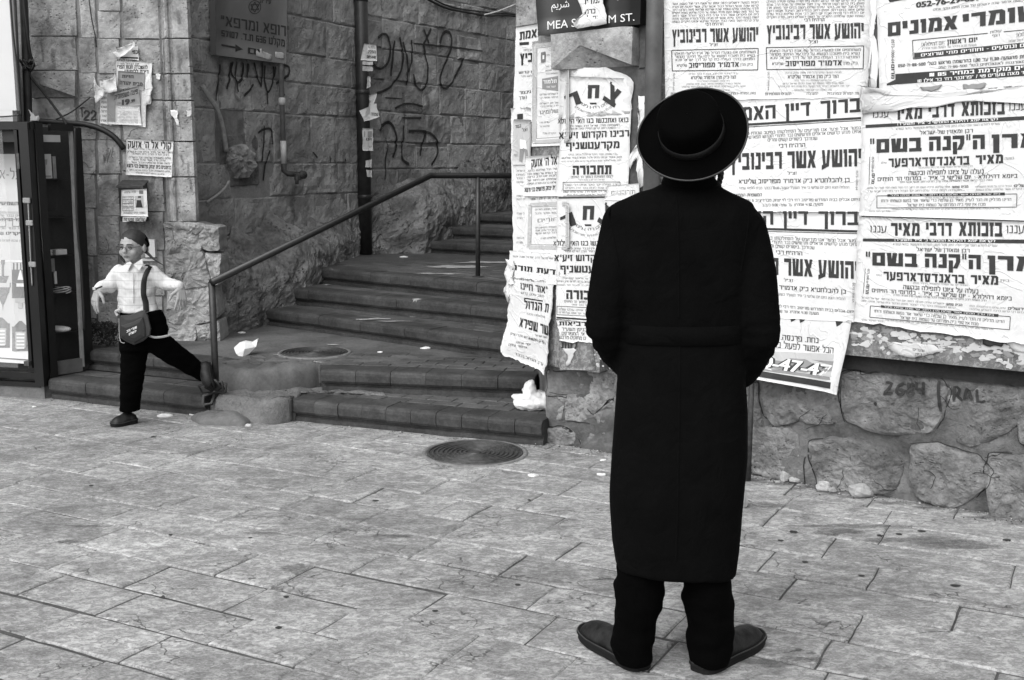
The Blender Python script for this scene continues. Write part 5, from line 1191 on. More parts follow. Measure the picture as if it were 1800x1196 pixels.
S.T('דעת תורה', 905, 474, 982, 483, 9, bold=.04); S.small(906, 452, 980, 456, 3); S.done()
S = Sheet(F1, [(904, 486), (979, 494), (972, 655), (892, 622)], 4, label='tall peeling notice hanging loose at the foot of the corner, ragged bottom edge', group=GF, n=30, seed=23, torn=.016, curl=lambda u, v: .02 * v * v + .012 * math.sin(v * 9 + u * 4) * v + .02 * max(0, u - .85) / .15 * v)
S.small(914, 491, 945, 495, 3, mat='ink'); S.T('״אור חיינו', 921, 508, 968, 516, 11, 12, bold=.02); S.small(922, 516, 962, 523, 4); S.bar(927, 524, 960, 529, 2.2); S.T('ת הגדול', 927, 542, 972, 549, 14, 15, bold=.03); S.small(930, 552, 966, 558, 3)
S.T('שר שפירא', 921, 573, 974, 589, 15, 17, bold=.035); S.small(950, 590, 972, 594, 3, mat='ink')
for i, (x0, y, x1, d) in enumerate([(907, 587, 965, 14), (940, 596, 968, 9), (918, 602, 942, 5), (906, 606, 936, 6)]): S.small(x0, y, x1, y + d, 3.4, mat='ink', key=i)
S.small(915, 623, 965, 642, 4, mat='ink'); S.done()
scrap(F1, [(897, 455), (912, 460), (910, 500), (900, 498), (903, 530), (896, 528)], 'paper', 2, 61, 'curled white flap sticking out at the outer edge of the corner', curl=.02, group=GF)

# ------------------------------------------------------------------ street sign above the pilaster
sg = Sheet(W1U, [(952, -60), (1143, -75), (1139, 46), (962, 66)], 14, name='street_name_sign', label='dark enamel street name sign in three scripts, half covered by torn paper', cat='sign', mat='sign_dark', n=4, base=.03)
sg.T('MEA SHEARIM ST.', 978, 55, 1130, 39.5, 14, 13, raw=True, mat='ink_white', res=3)
sg.T('شارع مئة شعاريم', 984, 22, 1136, 5, 12, raw=False, mat='ink_white', eps=.0021, res=2) if False else None
try:
    sg.T('\uFEE2\uFEF3\uFEAE\uFEB7', 985, 18, 1016, 16, 12, raw=True, mat='ink_white', res=2)
except Exception: pass
sg.T('מ', 1100, 4, 1112, 2, 8, mat='ink_white'); sg.done()
m = MB(); V = [W1U.P(*W1U.sz(x, y), o_) for o_ in (.0845, .004) for x, y in ((953, -58), (1142, -73), (1138, 45), (963, 65))]; m.add(V, [[0, 3, 2, 1], [4, 5, 6, 7], [0, 1, 5, 4], [1, 2, 6, 5], [2, 3, 7, 6], [3, 0, 4, 7]]); m.build('backing_plate', M['sign_dark'], sg.o)
scrap(W1U, [(1024, -20), (1088, -20), (1078, 8), (1084, 30), (1086, 46), (1030, 54), (1026, 44), (1044, 32), (1040, 14)], 'paper', 24, 71, 'torn white poster remnant stuck over the street name sign', curl=.008,
      text=[('ממדינו', 1040, 13, 1077, 9, 12, dict(bold=.02)), ('זא כרה', 1047, 29, 1078, 26, 8, dict(bold=.015)), ('ם את ל', 1050, 41, 1083, 38, 8, dict(bold=.01))])

# ------------------------------------------------------------------ shelter sign on the rough wall
sg = Sheet(W2A, [(361, -60), (489, -40), (487, 113), (363, 98)], 8, name='shelter_sign', label='grey public shelter sign with star emblem and arrow on the rough wall', cat='sign', mat='sign_grey', n=4, base=.06)
sg.T('״רופא ומרפא״', 372, 46, 492, 66, 17, 18, bold=.015, mat='ink', res=2); sg.T('מקלט 636 ת.ד. 57107', 372, 64.5, 484, 83, 10.5, 12, bold=.02, mat='ink')
sg.bar(372, 80, 399, 85, 3); sg.quad([(397, 79), (410, 87.5), (410, 88), (397, 92)], sub=2); sg.T('ים', 419, 94.5, 440, 98, 10, bold=.02)
cx, cy = 431, 14
for rr, ww in ((11.5, 1.3),):
    for i in range(20):
        a0, a1 = 2 * math.pi * i / 20, 2 * math.pi * (i + 1) / 20
        sg.quad([(cx + (rr + ww / 2) * math.cos(a0) * .92, cy + (rr + ww / 2) * math.sin(a0)), (cx + (rr + ww / 2) * math.cos(a1) * .92, cy + (rr + ww / 2) * math.sin(a1)), (cx + (rr - ww / 2) * math.cos(a1) * .92, cy + (rr - ww / 2) * math.sin(a1)), (cx + (rr - ww / 2) * math.cos(a0) * .92, cy + (rr - ww / 2) * math.sin(a0))], 'ink', .0016, 1)
for fl in (1, -1):
    tri = [(cx + 9 * math.sin(2 * math.pi * i / 3) * .92, cy - fl * 9 * math.cos(2 * math.pi * i / 3)) for i in range(3)]
    for i in range(3):
        (x0, y0), (x1, y1) = tri[i], tri[(i + 1) % 3]; d_ = Vector((x1 - x0, y1 - y0)).normalized(); n_ = Vector((-d_.y, d_.x)) * .8
        sg.quad([(x0 + n_.x, y0 + n_.y), (x1 + n_.x, y1 + n_.y), (x1 - n_.x, y1 - n_.y), (x0 - n_.x, y0 - n_.y)], 'ink', .0018, 1)
sg.T('עירית', 440, 6, 460, 8, 9, bold=.02); sg.done()
m = MB(); V = [W2A.P(*W2A.sz(x, y), o_) for o_ in (.090, .03) for x, y in ((362, -58), (488, -39), (486, 112), (364, 97))]; m.add(V, [[0, 3, 2, 1], [4, 5, 6, 7], [0, 1, 5, 4], [1, 2, 6, 5], [2, 3, 7, 6], [3, 0, 4, 7]]); m.build('backing_plate', M['sign_grey'], sg.o)
scrap(W2A, [(432, 92), (442, 86), (445, 92), (462, 97), (460, 107), (434, 100)], 'paper_old', 22, 81, 'pale torn sticker on the lower edge of the shelter sign', name='sticker_scrap', cat='sticker', n=24)
scrap(W2A, [(468, 92), (483, 95), (483, 105), (468, 102)], 'paper_old', 22, 82, 'small square printed sticker at the lower right of the shelter sign', name='sticker_scrap', cat='sticker', n=24)

# ------------------------------------------------------------------ notices on the gate pillar
GG = 'notices pasted on the gate pillar'
PP = PIL.moved(.022)
S = Sheet(PP, [(223, 243), (306, 249), (303, 312), (222, 307)], 2, label='square prayer call notice with a hooked headline, above the letterbox', group=GG, n=14, seed=31, torn=.004)
S.T('קולי אל ה׳ אזעק', 226, 259, 302, 263, 11, 12, bold=.03); S.small(236, 263, 296, 266, 2.4)
for i, (x0, y, x1) in enumerate([(224, 268, 304), (233, 272, 297), (228, 278, 301), (235, 282, 292), (232, 287, 299)]): S.small(x0, y, x1, y + 2, 2.9, mat='ink', key=i)
S.T('בנימצים בית יצחק פרושים בני ורשא', 224, 294, 302, 298, 6, bold=.03); S.small(228, 300, 300, 303, 2.5, mat='ink'); S.T('אבינו אב הרחמן רחמנו ורחם עלינו', 240, 305, 290, 308, 2.6); S.done()
S = Sheet(PP, [(205, 105), (268, 110), (266, 184), (205, 184)], 1, label='printed sheet with room letting lines, upper back sheet of the notice cluster', group=GG, n=18, seed=32, torn=.006)
S.small(207, 108, 238, 109, 4, mat='ink'); S.small(207, 114, 245, 115, 3.4, mat='ink'); S.T('להשכרה חנות הפרי', 207, 121, 260, 122, 6, bold=.03); S.T('דירה ללימודי', 220, 129, 262, 130, 6, bold=.03); S.done()
S = Sheet(PP, [(176, 140), (196, 142), (196, 220), (177, 217)], 1, label='ragged strip of printed paper left of the dark notices', group=GG, n=18, seed=33, torn=.01)
for i in range(9): S.small(179, 150 + i * 8, 193, 150 + i * 8, 3.5, mat='ink', key=i)
S.done()
S = Sheet(PP, [(189, 150), (258, 155), (257, 224), (189, 218)], 2, label='grey backing sheet with a pale border under the pizza flyer', group=GG, mat='paper_old', n=12, seed=34); S.quad([(190, 152), (250, 156), (249, 216), (190, 214)], 'paper_grey', .0012); S.done()
S = Sheet(PP, [(209, 125), (256, 129), (254, 160), (209, 156)], 3, label='grey notice with two blurred bold lines in the cluster', group=GG, mat='paper_grey', n=8, seed=35)
S.T('חזיות', 216, 137, 236, 138, 5, bold=.03); S.T('מבית יהודה', 212, 149, 252, 152, 6, bold=.03); S.done()
S = Sheet(PP, [(200, 163), (245, 152), (249, 186), (204, 188)], 4, label='grey pizza flyer priced 19.99, tilted in the middle of the cluster', cat='flyer', group=GG, mat='paper_grey', n=8, seed=36)
S.T('מבצע', 212, 162, 229, 158, 4, bold=.01); S.T('פיצה משפחתית', 203, 176, 244, 165, 8, bold=.02); S.T('19', 216, 186, 230, 184, 10, bold=.05, raw=True); S.T('.99', 231, 182, 239, 180, 6, bold=.03, raw=True); S.small(208, 184, 214, 183, 3, mat='ink'); S.done()
S = Sheet(PP, [(205, 185), (247, 187), (251, 221), (205, 219)], 5, label='white handwritten note in a plastic sleeve, lowest of the cluster', cat='note', group=GG, n=8, seed=37)
for i, y in enumerate([191, 199, 203, 208, 213, 217]): S.small(208 + i % 3 * 3, y, 244, y, 3, mat='paper_mid', key=i)
S.done()
S = Sheet(PP, [(228, 82), (243, 80), (244, 106), (206, 104)], 1, label='small torn printed corner above the letting sheet', group=GG, n=12, seed=38, torn=.008)
S.T('בפי', 233, 95, 243, 95, 6, bold=.03); S.quad([(206, 100), (244, 101), (244, 104), (206, 103)]); S.done()
for i, (pts, lb) in enumerate([([(202, 93), (218, 84), (240, 75), (242, 82), (232, 90), (222, 99), (212, 105)], 'curled white paper flap at the very top of the pillar notices'), ([(184, 142), (200, 140), (208, 128), (208, 150), (210, 162), (193, 165)], 'folded white paper flap left of the grey notice'),
                               ([(169, 136), (174, 150), (188, 160), (184, 172), (172, 182), (170, 168)], 'crumpled white shred at the left edge of the pillar notices'), ([(270, 155), (264, 184), (258, 186), (258, 140), (266, 130)], 'ragged printed strip hanging right of the grey notice'),
                               ([(300, 193), (314, 194), (313, 205), (317, 222), (311, 220), (307, 208), (300, 202)], 'torn white print remnant on the moulded pillar edge'), ([(275, 130), (283, 131), (282, 142), (276, 139)], 'tiny torn scrap at the right of the pillar notices'),
                               ([(328, 194), (338, 195), (336, 206), (330, 205)], 'faint label on the outer moulding of the pillar')]):
    scrap(PP, pts, 'paper' if i != 6 else 'paper_old', 6 if i < 4 else 1, 90 + i, lb, curl=.02 if i < 3 else .004, group=GG, n=30)
# painted house number on the pillar
def painted(pl, bvh, txt, BL, BR, TR, TL, mat, parent, raw=True, bold=.0, name='painted_number'):
    gv, gf = glyphs(txt, bold, raw, 1); x0 = min(v.x for v in gv); x1 = max(v.x for v in gv); H = CH if raw else HH; c = [pl.sz(*TL), pl.sz(*TR), pl.sz(*BR), pl.sz(*BL)]
    V = [cast(bvh, pl, *bil(c, (v.x - x0) / (x1 - x0), 1 - v.y / H), .004) for v in gv]; return mesh(name, V, gf, M[mat], parent)
strokes('painted_number', PIL, PBV, [[(148, 200), (151, 195), (157, 198), (154, 204), (148, 211), (158, 211)], [(160, 200), (163, 195), (168, 198), (166, 204), (160, 211), (170, 210)], (.006, [(144, 190), (145, 207)]), (.006, [(139, 190), (150, 190)]), (.007, [(171, 210), (172, 211)])], .011, M['spray_soft'], pil, .004)

# ------------------------------------------------------------------ graffiti
C2 = lambda x, y: (350 + x / 2.989, y / 2.989)
def gl(*pts): return [C2(*q_) for q_ in pts]
GL_B = [gl((925, 200), (960, 180), (985, 195), (1000, 260), (985, 330), (950, 362), (915, 350), (895, 310)), gl((1020, 215), (1015, 260), (1008, 330), (1002, 400)), gl((1045, 195), (1060, 260), (1060, 340), (1040, 400), (1005, 450), (960, 480), (925, 490)),
        gl((1065, 220), (1080, 290), (1090, 370), (1085, 450)), gl((1110, 210), (1112, 260), (1108, 330), (1092, 380)), gl((1170, 155), (1185, 190), (1195, 230)), gl((1210, 150), (1195, 185), (1180, 215), (1170, 240), (1185, 300), (1195, 370), (1185, 450), (1160, 475), (1130, 440), (1120, 390)),
        gl((1255, 230), (1270, 185), (1300, 165), (1320, 190), (1318, 250), (1290, 320), (1265, 390), (1260, 440), (1285, 465), (1320, 440), (1350, 380), (1385, 310)), (.012, gl((1120, 230), (1220, 240), (1330, 250), (1480, 270))), gl((830, 180), (835, 260), (840, 380)),
        gl((935, 690), (960, 655), (995, 645), (1020, 680), (1025, 760), (1010, 830)), (.010, gl((978, 725), (976, 800), (970, 945))), gl((1068, 660), (1062, 740), (1055, 830), (1095, 865)), gl((1090, 690), (1150, 690), (1200, 700), (1240, 740), (1245, 800), (1215, 870)), (.022, gl((1185, 690), (1165, 760), (1155, 820))),
        (.014, gl((1025, 570), (1070, 548), (1120, 548), (1170, 562))), (.014, gl((1060, 620), (1160, 622))), (.01, gl((970, 515), (1060, 520)))]
strokes('graffiti', W2B, WB, GL_B, .019, M['spray'], back, .012)
GL_A = [gl((100, 340), (92, 430), (80, 530)), gl((155, 330), (150, 400), (135, 470)), gl((165, 325), (160, 380), (190, 430), (195, 485)), gl((185, 325), (185, 420), (215, 425), (220, 330)), gl((220, 335), (222, 400), (195, 440)), gl((250, 335), (245, 410)), gl((278, 330), (290, 390), (320, 455)), gl((320, 330), (322, 400), (318, 455)),
        gl((278, 445), (255, 480), (230, 505)), gl((335, 345), (335, 420), (350, 485), (375, 440), (390, 350)), gl((350, 480), (352, 550)), (.02, gl((378, 350), (380, 405))), gl((395, 440), (455, 400), (460, 355), (430, 340)), gl((415, 490), (445, 500)), gl((300, 700), (330, 680), (375, 685), (375, 760)), gl((332, 660), (330, 740), (318, 850)), gl((360, 790), (345, 850), (332, 950)), gl((590, 800), (615, 830)), gl((680, 820), (685, 855)), gl((760, 835), (762, 850))]
strokes('graffiti', W2A, WB, GL_A, .014, M['spray'], back, .012)
L4 = lambda *p_: [c4(*q_) for q_ in p_]
strokes('painted_number', W1, RB, [L4((930, 365), (965, 375), (945, 410), (925, 432), (975, 430)), L4((1040, 375), (1005, 390), (995, 425), (1025, 437), (1040, 415), (1005, 408)), L4((1085, 385), (1065, 375), (1070, 405), (1095, 430), (1070, 445), (1060, 420), (1085, 400), (1095, 385), (1080, 372)), L4((1115, 365), (1110, 405), (1160, 405)), L4((1155, 360), (1150, 440))], .012, M['spray_soft'], corner, .005)
strokes('painted_letters', W1, RB, [L4((1330, 480), (1335, 395), (1365, 405), (1350, 440), (1335, 440)), L4((1345, 440), (1380, 475)), L4((1390, 470), (1410, 400), (1435, 475)), L4((1395, 448), (1428, 450)), L4((1465, 405), (1470, 475), (1515, 475))], .010, M['spray_soft'], corner, .005)
strokes('painted_mark', W1, RB, [L4((1245, 360), (1240, 420), (1250, 540)), L4((870, 480), (880, 500)), L4((970, 485), (975, 495))], .012, M['spray_soft'], corner, .005)

for c_ in CRK: strokes('mortar_crack', W1, RB, [c_], .003, M['spray'], corner, .003)

r = rnd('wx')
for i in range(26):
    x = r.uniform(62, 338); y = r.uniform(5, 380); L_ = r.uniform(8, 60); pts_ = [(x + r.uniform(-2, 2) * k_, y + L_ * k_ / 3) for k_ in range(4)]
    strokes('weather_streak', PIL, PBV, [pts_], r.uniform(.006, .03), M['stain'], pil, .0035)
for i in range(16):
    x = r.uniform(75, 338); y = r.uniform(5, 600); an = r.uniform(0, 3.1); pts_ = [(x, y)]
    for k_ in range(4): an += r.uniform(-.7, .7); pts_.append((pts_[-1][0] + r.uniform(3, 9) * math.cos(an), pts_[-1][1] + r.uniform(3, 9) * math.sin(an)))
    strokes('hair_crack', PIL, PBV, [pts_], .0022, M['spray_soft'], pil, .0035)
for i in range(22):
    A = r.random() < .5; pl_ = W2A if A else W2B; x = r.uniform(365, 620) if A else r.uniform(668, 900); y = r.uniform(20, 330); L_ = r.uniform(15, 70)
    strokes('weather_streak', pl_, WB, [[(x + r.uniform(-2, 2) * k_, y + L_ * k_ / 3) for k_ in range(4)]], r.uniform(.02, .07), M['stain'], back, .006)

# ------------------------------------------------------------------ handrail
b0 = at(380, 690, 6.93); b0.z = .10
top0 = Vector((b0.x, 6.93, .845)); e0 = at(372, 497, 6.90); bend = at(757, 309, 8.72); P2 = G(840, 487, .685); j2 = at(840, 309, P2.y); endp = Vector((.75, 8.9, j2.z - .002))
hr = root('handrail', (b0.x, b0.y, b0.z), 'dark steel handrail climbing beside the steps on two posts', 'handrail')
m = MB(); m.tube([e0, bend + (e0 - bend).normalized() * .05, bend, bend + Vector((.05, .01, 0)), j2, endp], .0225, 12); m.build('rail', M['rail'], hr, True)
m = MB(); m.tube([b0, top0], .021, 12); m.build('post', M['post'], hr, True)
m = MB(); m.tube([P2 - Vector((0, 0, .02)), j2], .019, 12); m.build('post', M['post'], hr, True)
m = MB(); m.lathe(P2 + Vector((0, 0, -.002)), [(.05, 0), (.05, .006), (.024, .012), (0.0, .012)]); m.build('foot_plate', M['post'], hr)
# strap knotted round the foot of the first post
m = MB(); r = rnd('knot')
for i in range(9):
    an = r.uniform(0, 6.28); c = Vector((b0.x, b0.y - .02, .16)); d = Vector((math.cos(an) * .11, -abs(math.sin(an)) * .06, math.sin(an) * .09)); w = Vector((-d.z, 0, d.x)) * .35
    m.tube([c, c + d * .6 + w, c + d * 1.0, c + d * .6 - w, c], .009, 6)
m.tube([Vector((b0.x + math.cos(t / 2) * .03, b0.y + math.sin(t / 2) * .03, .14 + t * .003)) for t in range(26)], .010, 6)
m.build('knotted_strap', M['pipe_dark'], None, True, label='dark rubber strap knotted around the foot of the handrail post', cat='strap')

# ------------------------------------------------------------------ pipes and cables
bp = at(643, 446, 11.0); dp = root('downpipe', (bp.x, 11.0, .685), 'thick sooty downpipe standing against the rough back wall with torn stickers', 'pipe')
m = MB(); m.tube([(bp.x, 11.0, .69), (bp.x, 11.0, 3.9)], .063, 20); m.build('pipe', M['pipe_dark'], dp, True)
for z in (1.22, 2.2, 3.05):
    m = MB(); m.lathe((bp.x, 11.0, z), [(.064, 0), (.069, .004), (.069, .035), (.064, .04)], seg=20); m.build('bracket', M['pipe_dark'], dp, True)
class Cyl:
    """the curved front of the downpipe as a surface for stickers"""
    def __init__(s): s.n = Vector((0, -1, 0)); s.d = Vector((1, 0, 0)); s.base = Plane((bp.x, 11.0 - .063), (1, 0))
    def sz(s, x, y): return s.base.sz(x, y)
    def P(s, a, z, off=0.0):
        R = .064 + off; t = max(-1.5, min(1.5, a / R)) if abs(a) < .063 else (1 if a > 0 else -1) * 1.4
        if abs(a) < .063: t = math.asin(max(-1, min(1, a / .0635))); return Vector((bp.x + R * math.sin(t), 11.0 - R * math.cos(t), z))
        return Vector((bp.x + a, 11.0 - .03 - off, z))
CY = Cyl(); GPp = 'stickers on the downpipe'
for i, (q_, mt, lb, cu) in enumerate([([(639, 77), (661, 79), (662, 107), (634, 106)], 'paper', 'white phone number slip folded at its left edge, highest on the downpipe', .012), ([(637, 108), (655, 108), (655, 114), (637, 114)], 'paper_old', 'thin printed sticker strip under the folded slip', 0), ([(637, 116), (655, 117), (655, 125), (637, 125)], 'paper_mid', 'second narrow sticker strip on the downpipe', 0),
                                     ([(647, 168), (662, 164), (655, 190), (640, 214)], 'paper', 'white paper tongue curling off the downpipe', .035), ([(633, 194), (660, 180), (667, 205), (640, 214)], 'paper', 'torn printed notice wrapped on the downpipe behind the paper tongue', .01),
                                     ([(637, 225), (655, 225), (655, 265), (638, 265)], 'paper_old', 'old rectangular sticker with a ragged foot on the downpipe', 0), ([(642, 282), (653, 280), (653, 295), (642, 294)], 'paper_old', 'small pale patch below the rectangular sticker', 0), ([(644, 298), (653, 300), (653, 312), (644, 311)], 'paper_old', 'lowest pale patch on the downpipe above the handrail', 0), ([(645, 133), (651, 135), (650, 152), (643, 156)], 'paper_old', 'little torn fleck between slip and tongue on the downpipe', 0)]):
    S = Sheet(CY, q_, 1 + (i == 3), name='sticker', label=lb, cat='sticker', mat=mt, n=10, seed=60 + i, torn=.006 if i > 2 else 0, base=.002, group=GPp, curl=(lambda u, v, c=cu: c * (1 - u) * (1 - v) if c else 0) if cu else None)
    if i == 0: S.T('טלפון נוח', 645, 84, 659, 85, 4); S.T('והתקינו', 645, 93, 660, 94, 5, bold=.02); S.T('5895448', 643, 102, 660, 103, 5, raw=True, bold=.02)
    if i == 4: S.T('שמחת', 652, 203, 664, 204, 5, bold=.02)
    if i == 5: S.quad([(640, 231), (653, 231), (653, 241), (640, 241)], 'paper_grey', sub=2); S.T('שם', 643, 247, 653, 247, 4, bold=.02); S.quad([(640, 250), (653, 250), (653, 258), (640, 258)], 'paper_mid', sub=2)
    S.done()
wp = W2A.P(*W2A.sz(487, 290), .07); X0, Y0 = wp.x, wp.y
wr_ = root('water_pipe', (X0, Y0, wp.z), 'thin grey water pipe ending in a brass tap on the rough wall', 'pipe')
m = MB(); m.tube([(X0, Y0, wp.z + .17), (X0, Y0, 4.2)], .021, 12); m.build('pipe', M['pipe_grey'], wr_, True)
m = MB(); m.tube([(X0, Y0, wp.z + .01), (X0, Y0, wp.z + .20)], .025, 12); m.build('white_sleeve', M['pale'], wr_, True)
m = MB(); m.lathe((X0, Y0, wp.z + .5 + 0), [(.021, 0), (.030, .01), (.030, .05), (.021, .06)], seg=14); m.build('pipe_joint', M['pale'], wr_, True)
m = MB(); m.tube([(X0, Y0, wp.z + .02), (X0, Y0, wp.z - .05), (X0 + .03, Y0, wp.z - .075), (X0 + .14, Y0 + .03, wp.z - .085)], .024, 10)
m.lathe((X0 + .115, Y0 - .0, wp.z - .13), [(.03, 0), (.03, .05), (.012, .06)], seg=10); m.tube([(X0 + .11, Y0 - .03, wp.z - .09), (X0 + .12, Y0 - .07, wp.z - .12), (X0 + .12, Y0 - .075, wp.z - .16)], .015, 8)
m.tube([(X0 + .145, Y0 + .02, wp.z - .085), (X0 + .17, Y0, wp.z - .085)], .035, 10); m.build('tap', M['rust'], wr_, True)
def cable(name, pts, rad, mat, label, cat='cable', seg=7, **kw):
    m = MB(); m.tube(catmull([tuple(q_) for q_ in pts], .03), rad, seg); return m.build(name, M[mat], None, True, label=label, cat=cat, **kw)
A_ = lambda x, y, o_=.03: W2A.P(*W2A.sz(x, y), o_)
cable('hose', [A_(345, 150, .05), A_(352, 168, .07), A_(366, 192, .08), A_(378, 222, .07), A_(389, 266, .05)], .019, 'hose', 'short bent length of pale pipe sticking out of the wall beside the pillar', 'pipe')
cable('hose', [A_(352, 356, .06), A_(366, 344, .08), A_(380, 332, .08), A_(390, 319, .07)], .012, 'hose', 'thin pale tube poking up from the wall near the pillar foot', 'pipe')
B_ = lambda x, y, o_=.05: W2B.P(*W2B.sz(x, y), o_)
cable('overhead_cable', [B_(735, -6), B_(770, 12), B_(800, 20), B_(850, 28), B_(905, 30), W2B.P(4.6, 3.2, .3)], .013, 'wire', 'upper of two black cables sagging across the top of the alley wall')
cable('overhead_cable', [B_(745, -6), B_(775, 9), B_(805, 17), B_(855, 23), B_(905, 27), W2B.P(4.6, 3.25, .3)], .009, 'wire', 'thinner black cable running just above the thick one on the alley wall')
P_ = lambda x, y, o_=.03: PIL.P(*PIL.sz(x, y), o_)
cable('black_conduit', [P_(50, -30, .10), P_(55, 80, .10), P_(58, 160, .10), P_(60, 215, .10), P_(62, 230, .1)], .028, 'pipe_dark', 'black conduit running down beside the white shop board', seg=12)
cable('grey_conduit', [P_(38, -30, .16), P_(45, 120, .16), P_(49, 218, .16)], .022, 'pipe_mid', 'lighter grey pipe next to the black conduit at the shop edge', seg=12)
cable('wire', [P_(53, -20, .14), P_(62, 60, .14), P_(66, 100, .12), P_(70, 118, .1), P_(62, 128, .1), P_(66, 140, .1), P_(85, 165, .08), P_(105, 192, .08), P_(125, 217, .10), P_(128, 232, .12)], .009, 'wire', 'black wire dropping from a knot to the display case')
m = MB(); c = P_(60, 118, .12); r = rnd('tangle')
for i in range(7):
    pts = [c + Vector((r.uniform(-.05, .05), r.uniform(-.03, .02), r.uniform(-.04, .04))) for _ in range(6)]; m.tube(catmull([tuple(q_) for q_ in pts], .02), .006, 6)
m.build('wire_tangle', M['wire'], None, True, label='tangle of black wire tied round the conduit above the display case', cat='wire')
cable('thick_cable', [P_(66, 213, .10), P_(90, 215, .06), P_(120, 217, .05), P_(150, 219, .05), P_(178, 226, .05), P_(200, 238, .045), P_(212, 250, .04), P_(220, 262, .03)], .020, 'wire', 'thick black cable arching over the display case to the prayer notice', seg=10)
cable('thin_wire', [P_(103, 211, .05), P_(130, 197, .04), P_(162, 172, .04)], .005, 'wire', 'thin wire slanting up across the painted house number')
cable('thin_wire', [P_(157, -20, .03), P_(163, 30, .03), P_(171, 70, .03), P_(172, 84, .03)], .004, 'wire', 'thin hanging wire on the upper pillar stones')
cable('wire_ends', [F1.P(*F1.sz(915, 8), .03), F1.P(*F1.sz(903, 22), .10), F1.P(*F1.sz(893, 30), .16)], .004, 'wire_pale', 'frayed pale wire ends curling off the top of the corner', 'wire')
m = MB(); s0, z0 = W1U.sz(1153, 285); m.tube([W1U.P(s0, .0, .045), W1U.P(s0, 4.5, .045)], .042, 16); s1, _ = W1U.sz(1143, 285)
dpp = m.build('downpipe', M['pipe_mid'], None, True, label='dark grey downpipe on the notice wall behind the man in the hat', cat='pipe')
m = MB(); m.tube([W1U.P(s1, .3, .012), W1U.P(s1, 4.5, .012)], .010, 8); m.build('thin_conduit', M['wire'], None, True, label='thin black conduit running along the left of the grey downpipe', cat='pipe')
s2, _ = W1.sz(1334, 760); m = MB(); m.tube([W1.P(s2, -.01, .12), W1.P(s2, .62, .115)], .014, 10); m.build('iron_bar', M['rust'], None, True, label='upright rusty iron bar against the rubble wall right of the coat', cat='bar')

# ------------------------------------------------------------------ shop front and display cabinets
SHP = Plane((-3.75, 7.66), (.97, -.23)); SX = G(84, 705).copy()
shop = root('display_cabinet', (-3.5, 7.6, 0), 'black glass fronted display case full of engraved silverware pictures', 'display case')
sp = lambda x, y, o_=0: SHP.P(*SHP.sz(x, y), o_)
def px(plane, x0, y0, x1, y1, th, o_=0.0, mb=None, bev=.004):
    a0, z1 = plane.sz(x0, y0); a1, z0 = plane.sz(x1, y1); V = [plane.P(a, z, q_) for q_ in (o_ + th, o_) for a, z in ((a0, z0), (a1, z0), (a1, z1), (a0, z1))]
    m = mb or MB(); m.add(V, [[0, 1, 2, 3], [5, 4, 7, 6], [0, 4, 5, 1], [1, 5, 6, 2], [2, 6, 7, 3], [3, 7, 4, 0]]); return m
px(SHP, -80, 668, 83, 712, .06, -.04).build('plinth', M['cement'], shop)
px(SHP, -80, 218, 62, 228, .05).build('frame', M['cabinet'], shop); px(SHP, 40, 229, 48, 646, .05).build('frame', M['cabinet'], shop) if False else None
fr = [(-80, 646, 78, 664, .06, 'frame'), (38, 229, 60, 645, .05, 'frame'), (-80, 216, 60, 228, .05, 'frame'), (60, 216, 74, 676, .07, 'corner_post')]
for x0, y0, x1, y1, th, n_ in fr: px(SHP, x0, y0, x1, y1, th, .002).build(n_, M['cabinet'], shop)
px(SHP, -80, 230, 37, 250, .02, .001).build('panel', M['cab_inside'], shop)
px(SHP, -80, 664, 75, 680, .05, -.02).build('lower_rail', M['cabinet'], shop)
px(SHP, -80, 229, 58, 668, .02, -.12).build('back_panel', M['cab_inside'], shop)
px(SHP, 55, 632, 64, 640, .03, .05).build('latch', M['iron'], shop); px(SHP, 41, 270, 47, 297, .02, .052).build('hinge', M['iron'], shop)
SB = SHP.moved(-.05)
bd = Sheet(SB, [(-70, 271), (40, 271), (58, 640), (-70, 632)], 0, name='display_board', mat='board_white', n=6, seed=70, base=.01, parent=shop)
bd.T('גל-א', 1, 314, 35, 316, 15, bold=.0, mat='ink_soft'); bd.T('כסף וזהב', -60, 314, -6, 313, 15, mat='ink_soft'); bd.T('תשמישי קדושה', -30, 360, 34, 361, 6, mat='ink_soft', bold=.02)
bd.quad([(-50, 371), (42, 372), (42, 376), (-50, 375)], 'paper_mid')
for i, y in enumerate([380, 388, 402, 412, 424]): bd.small(-45, y, 44, y + 1, 5 if i % 2 else 3.5, mat='ink_soft' if i % 2 else 'paper_grey', key=i, bold=.02 * (i % 2))
for x, y in ((-20, 392), (6, 392), (30, 392)): bd.frame([(x - 6, y - 6), (x + 6, y - 6), (x + 6, y + 6), (x - 6, y + 6)], 1, 'paper_grey')
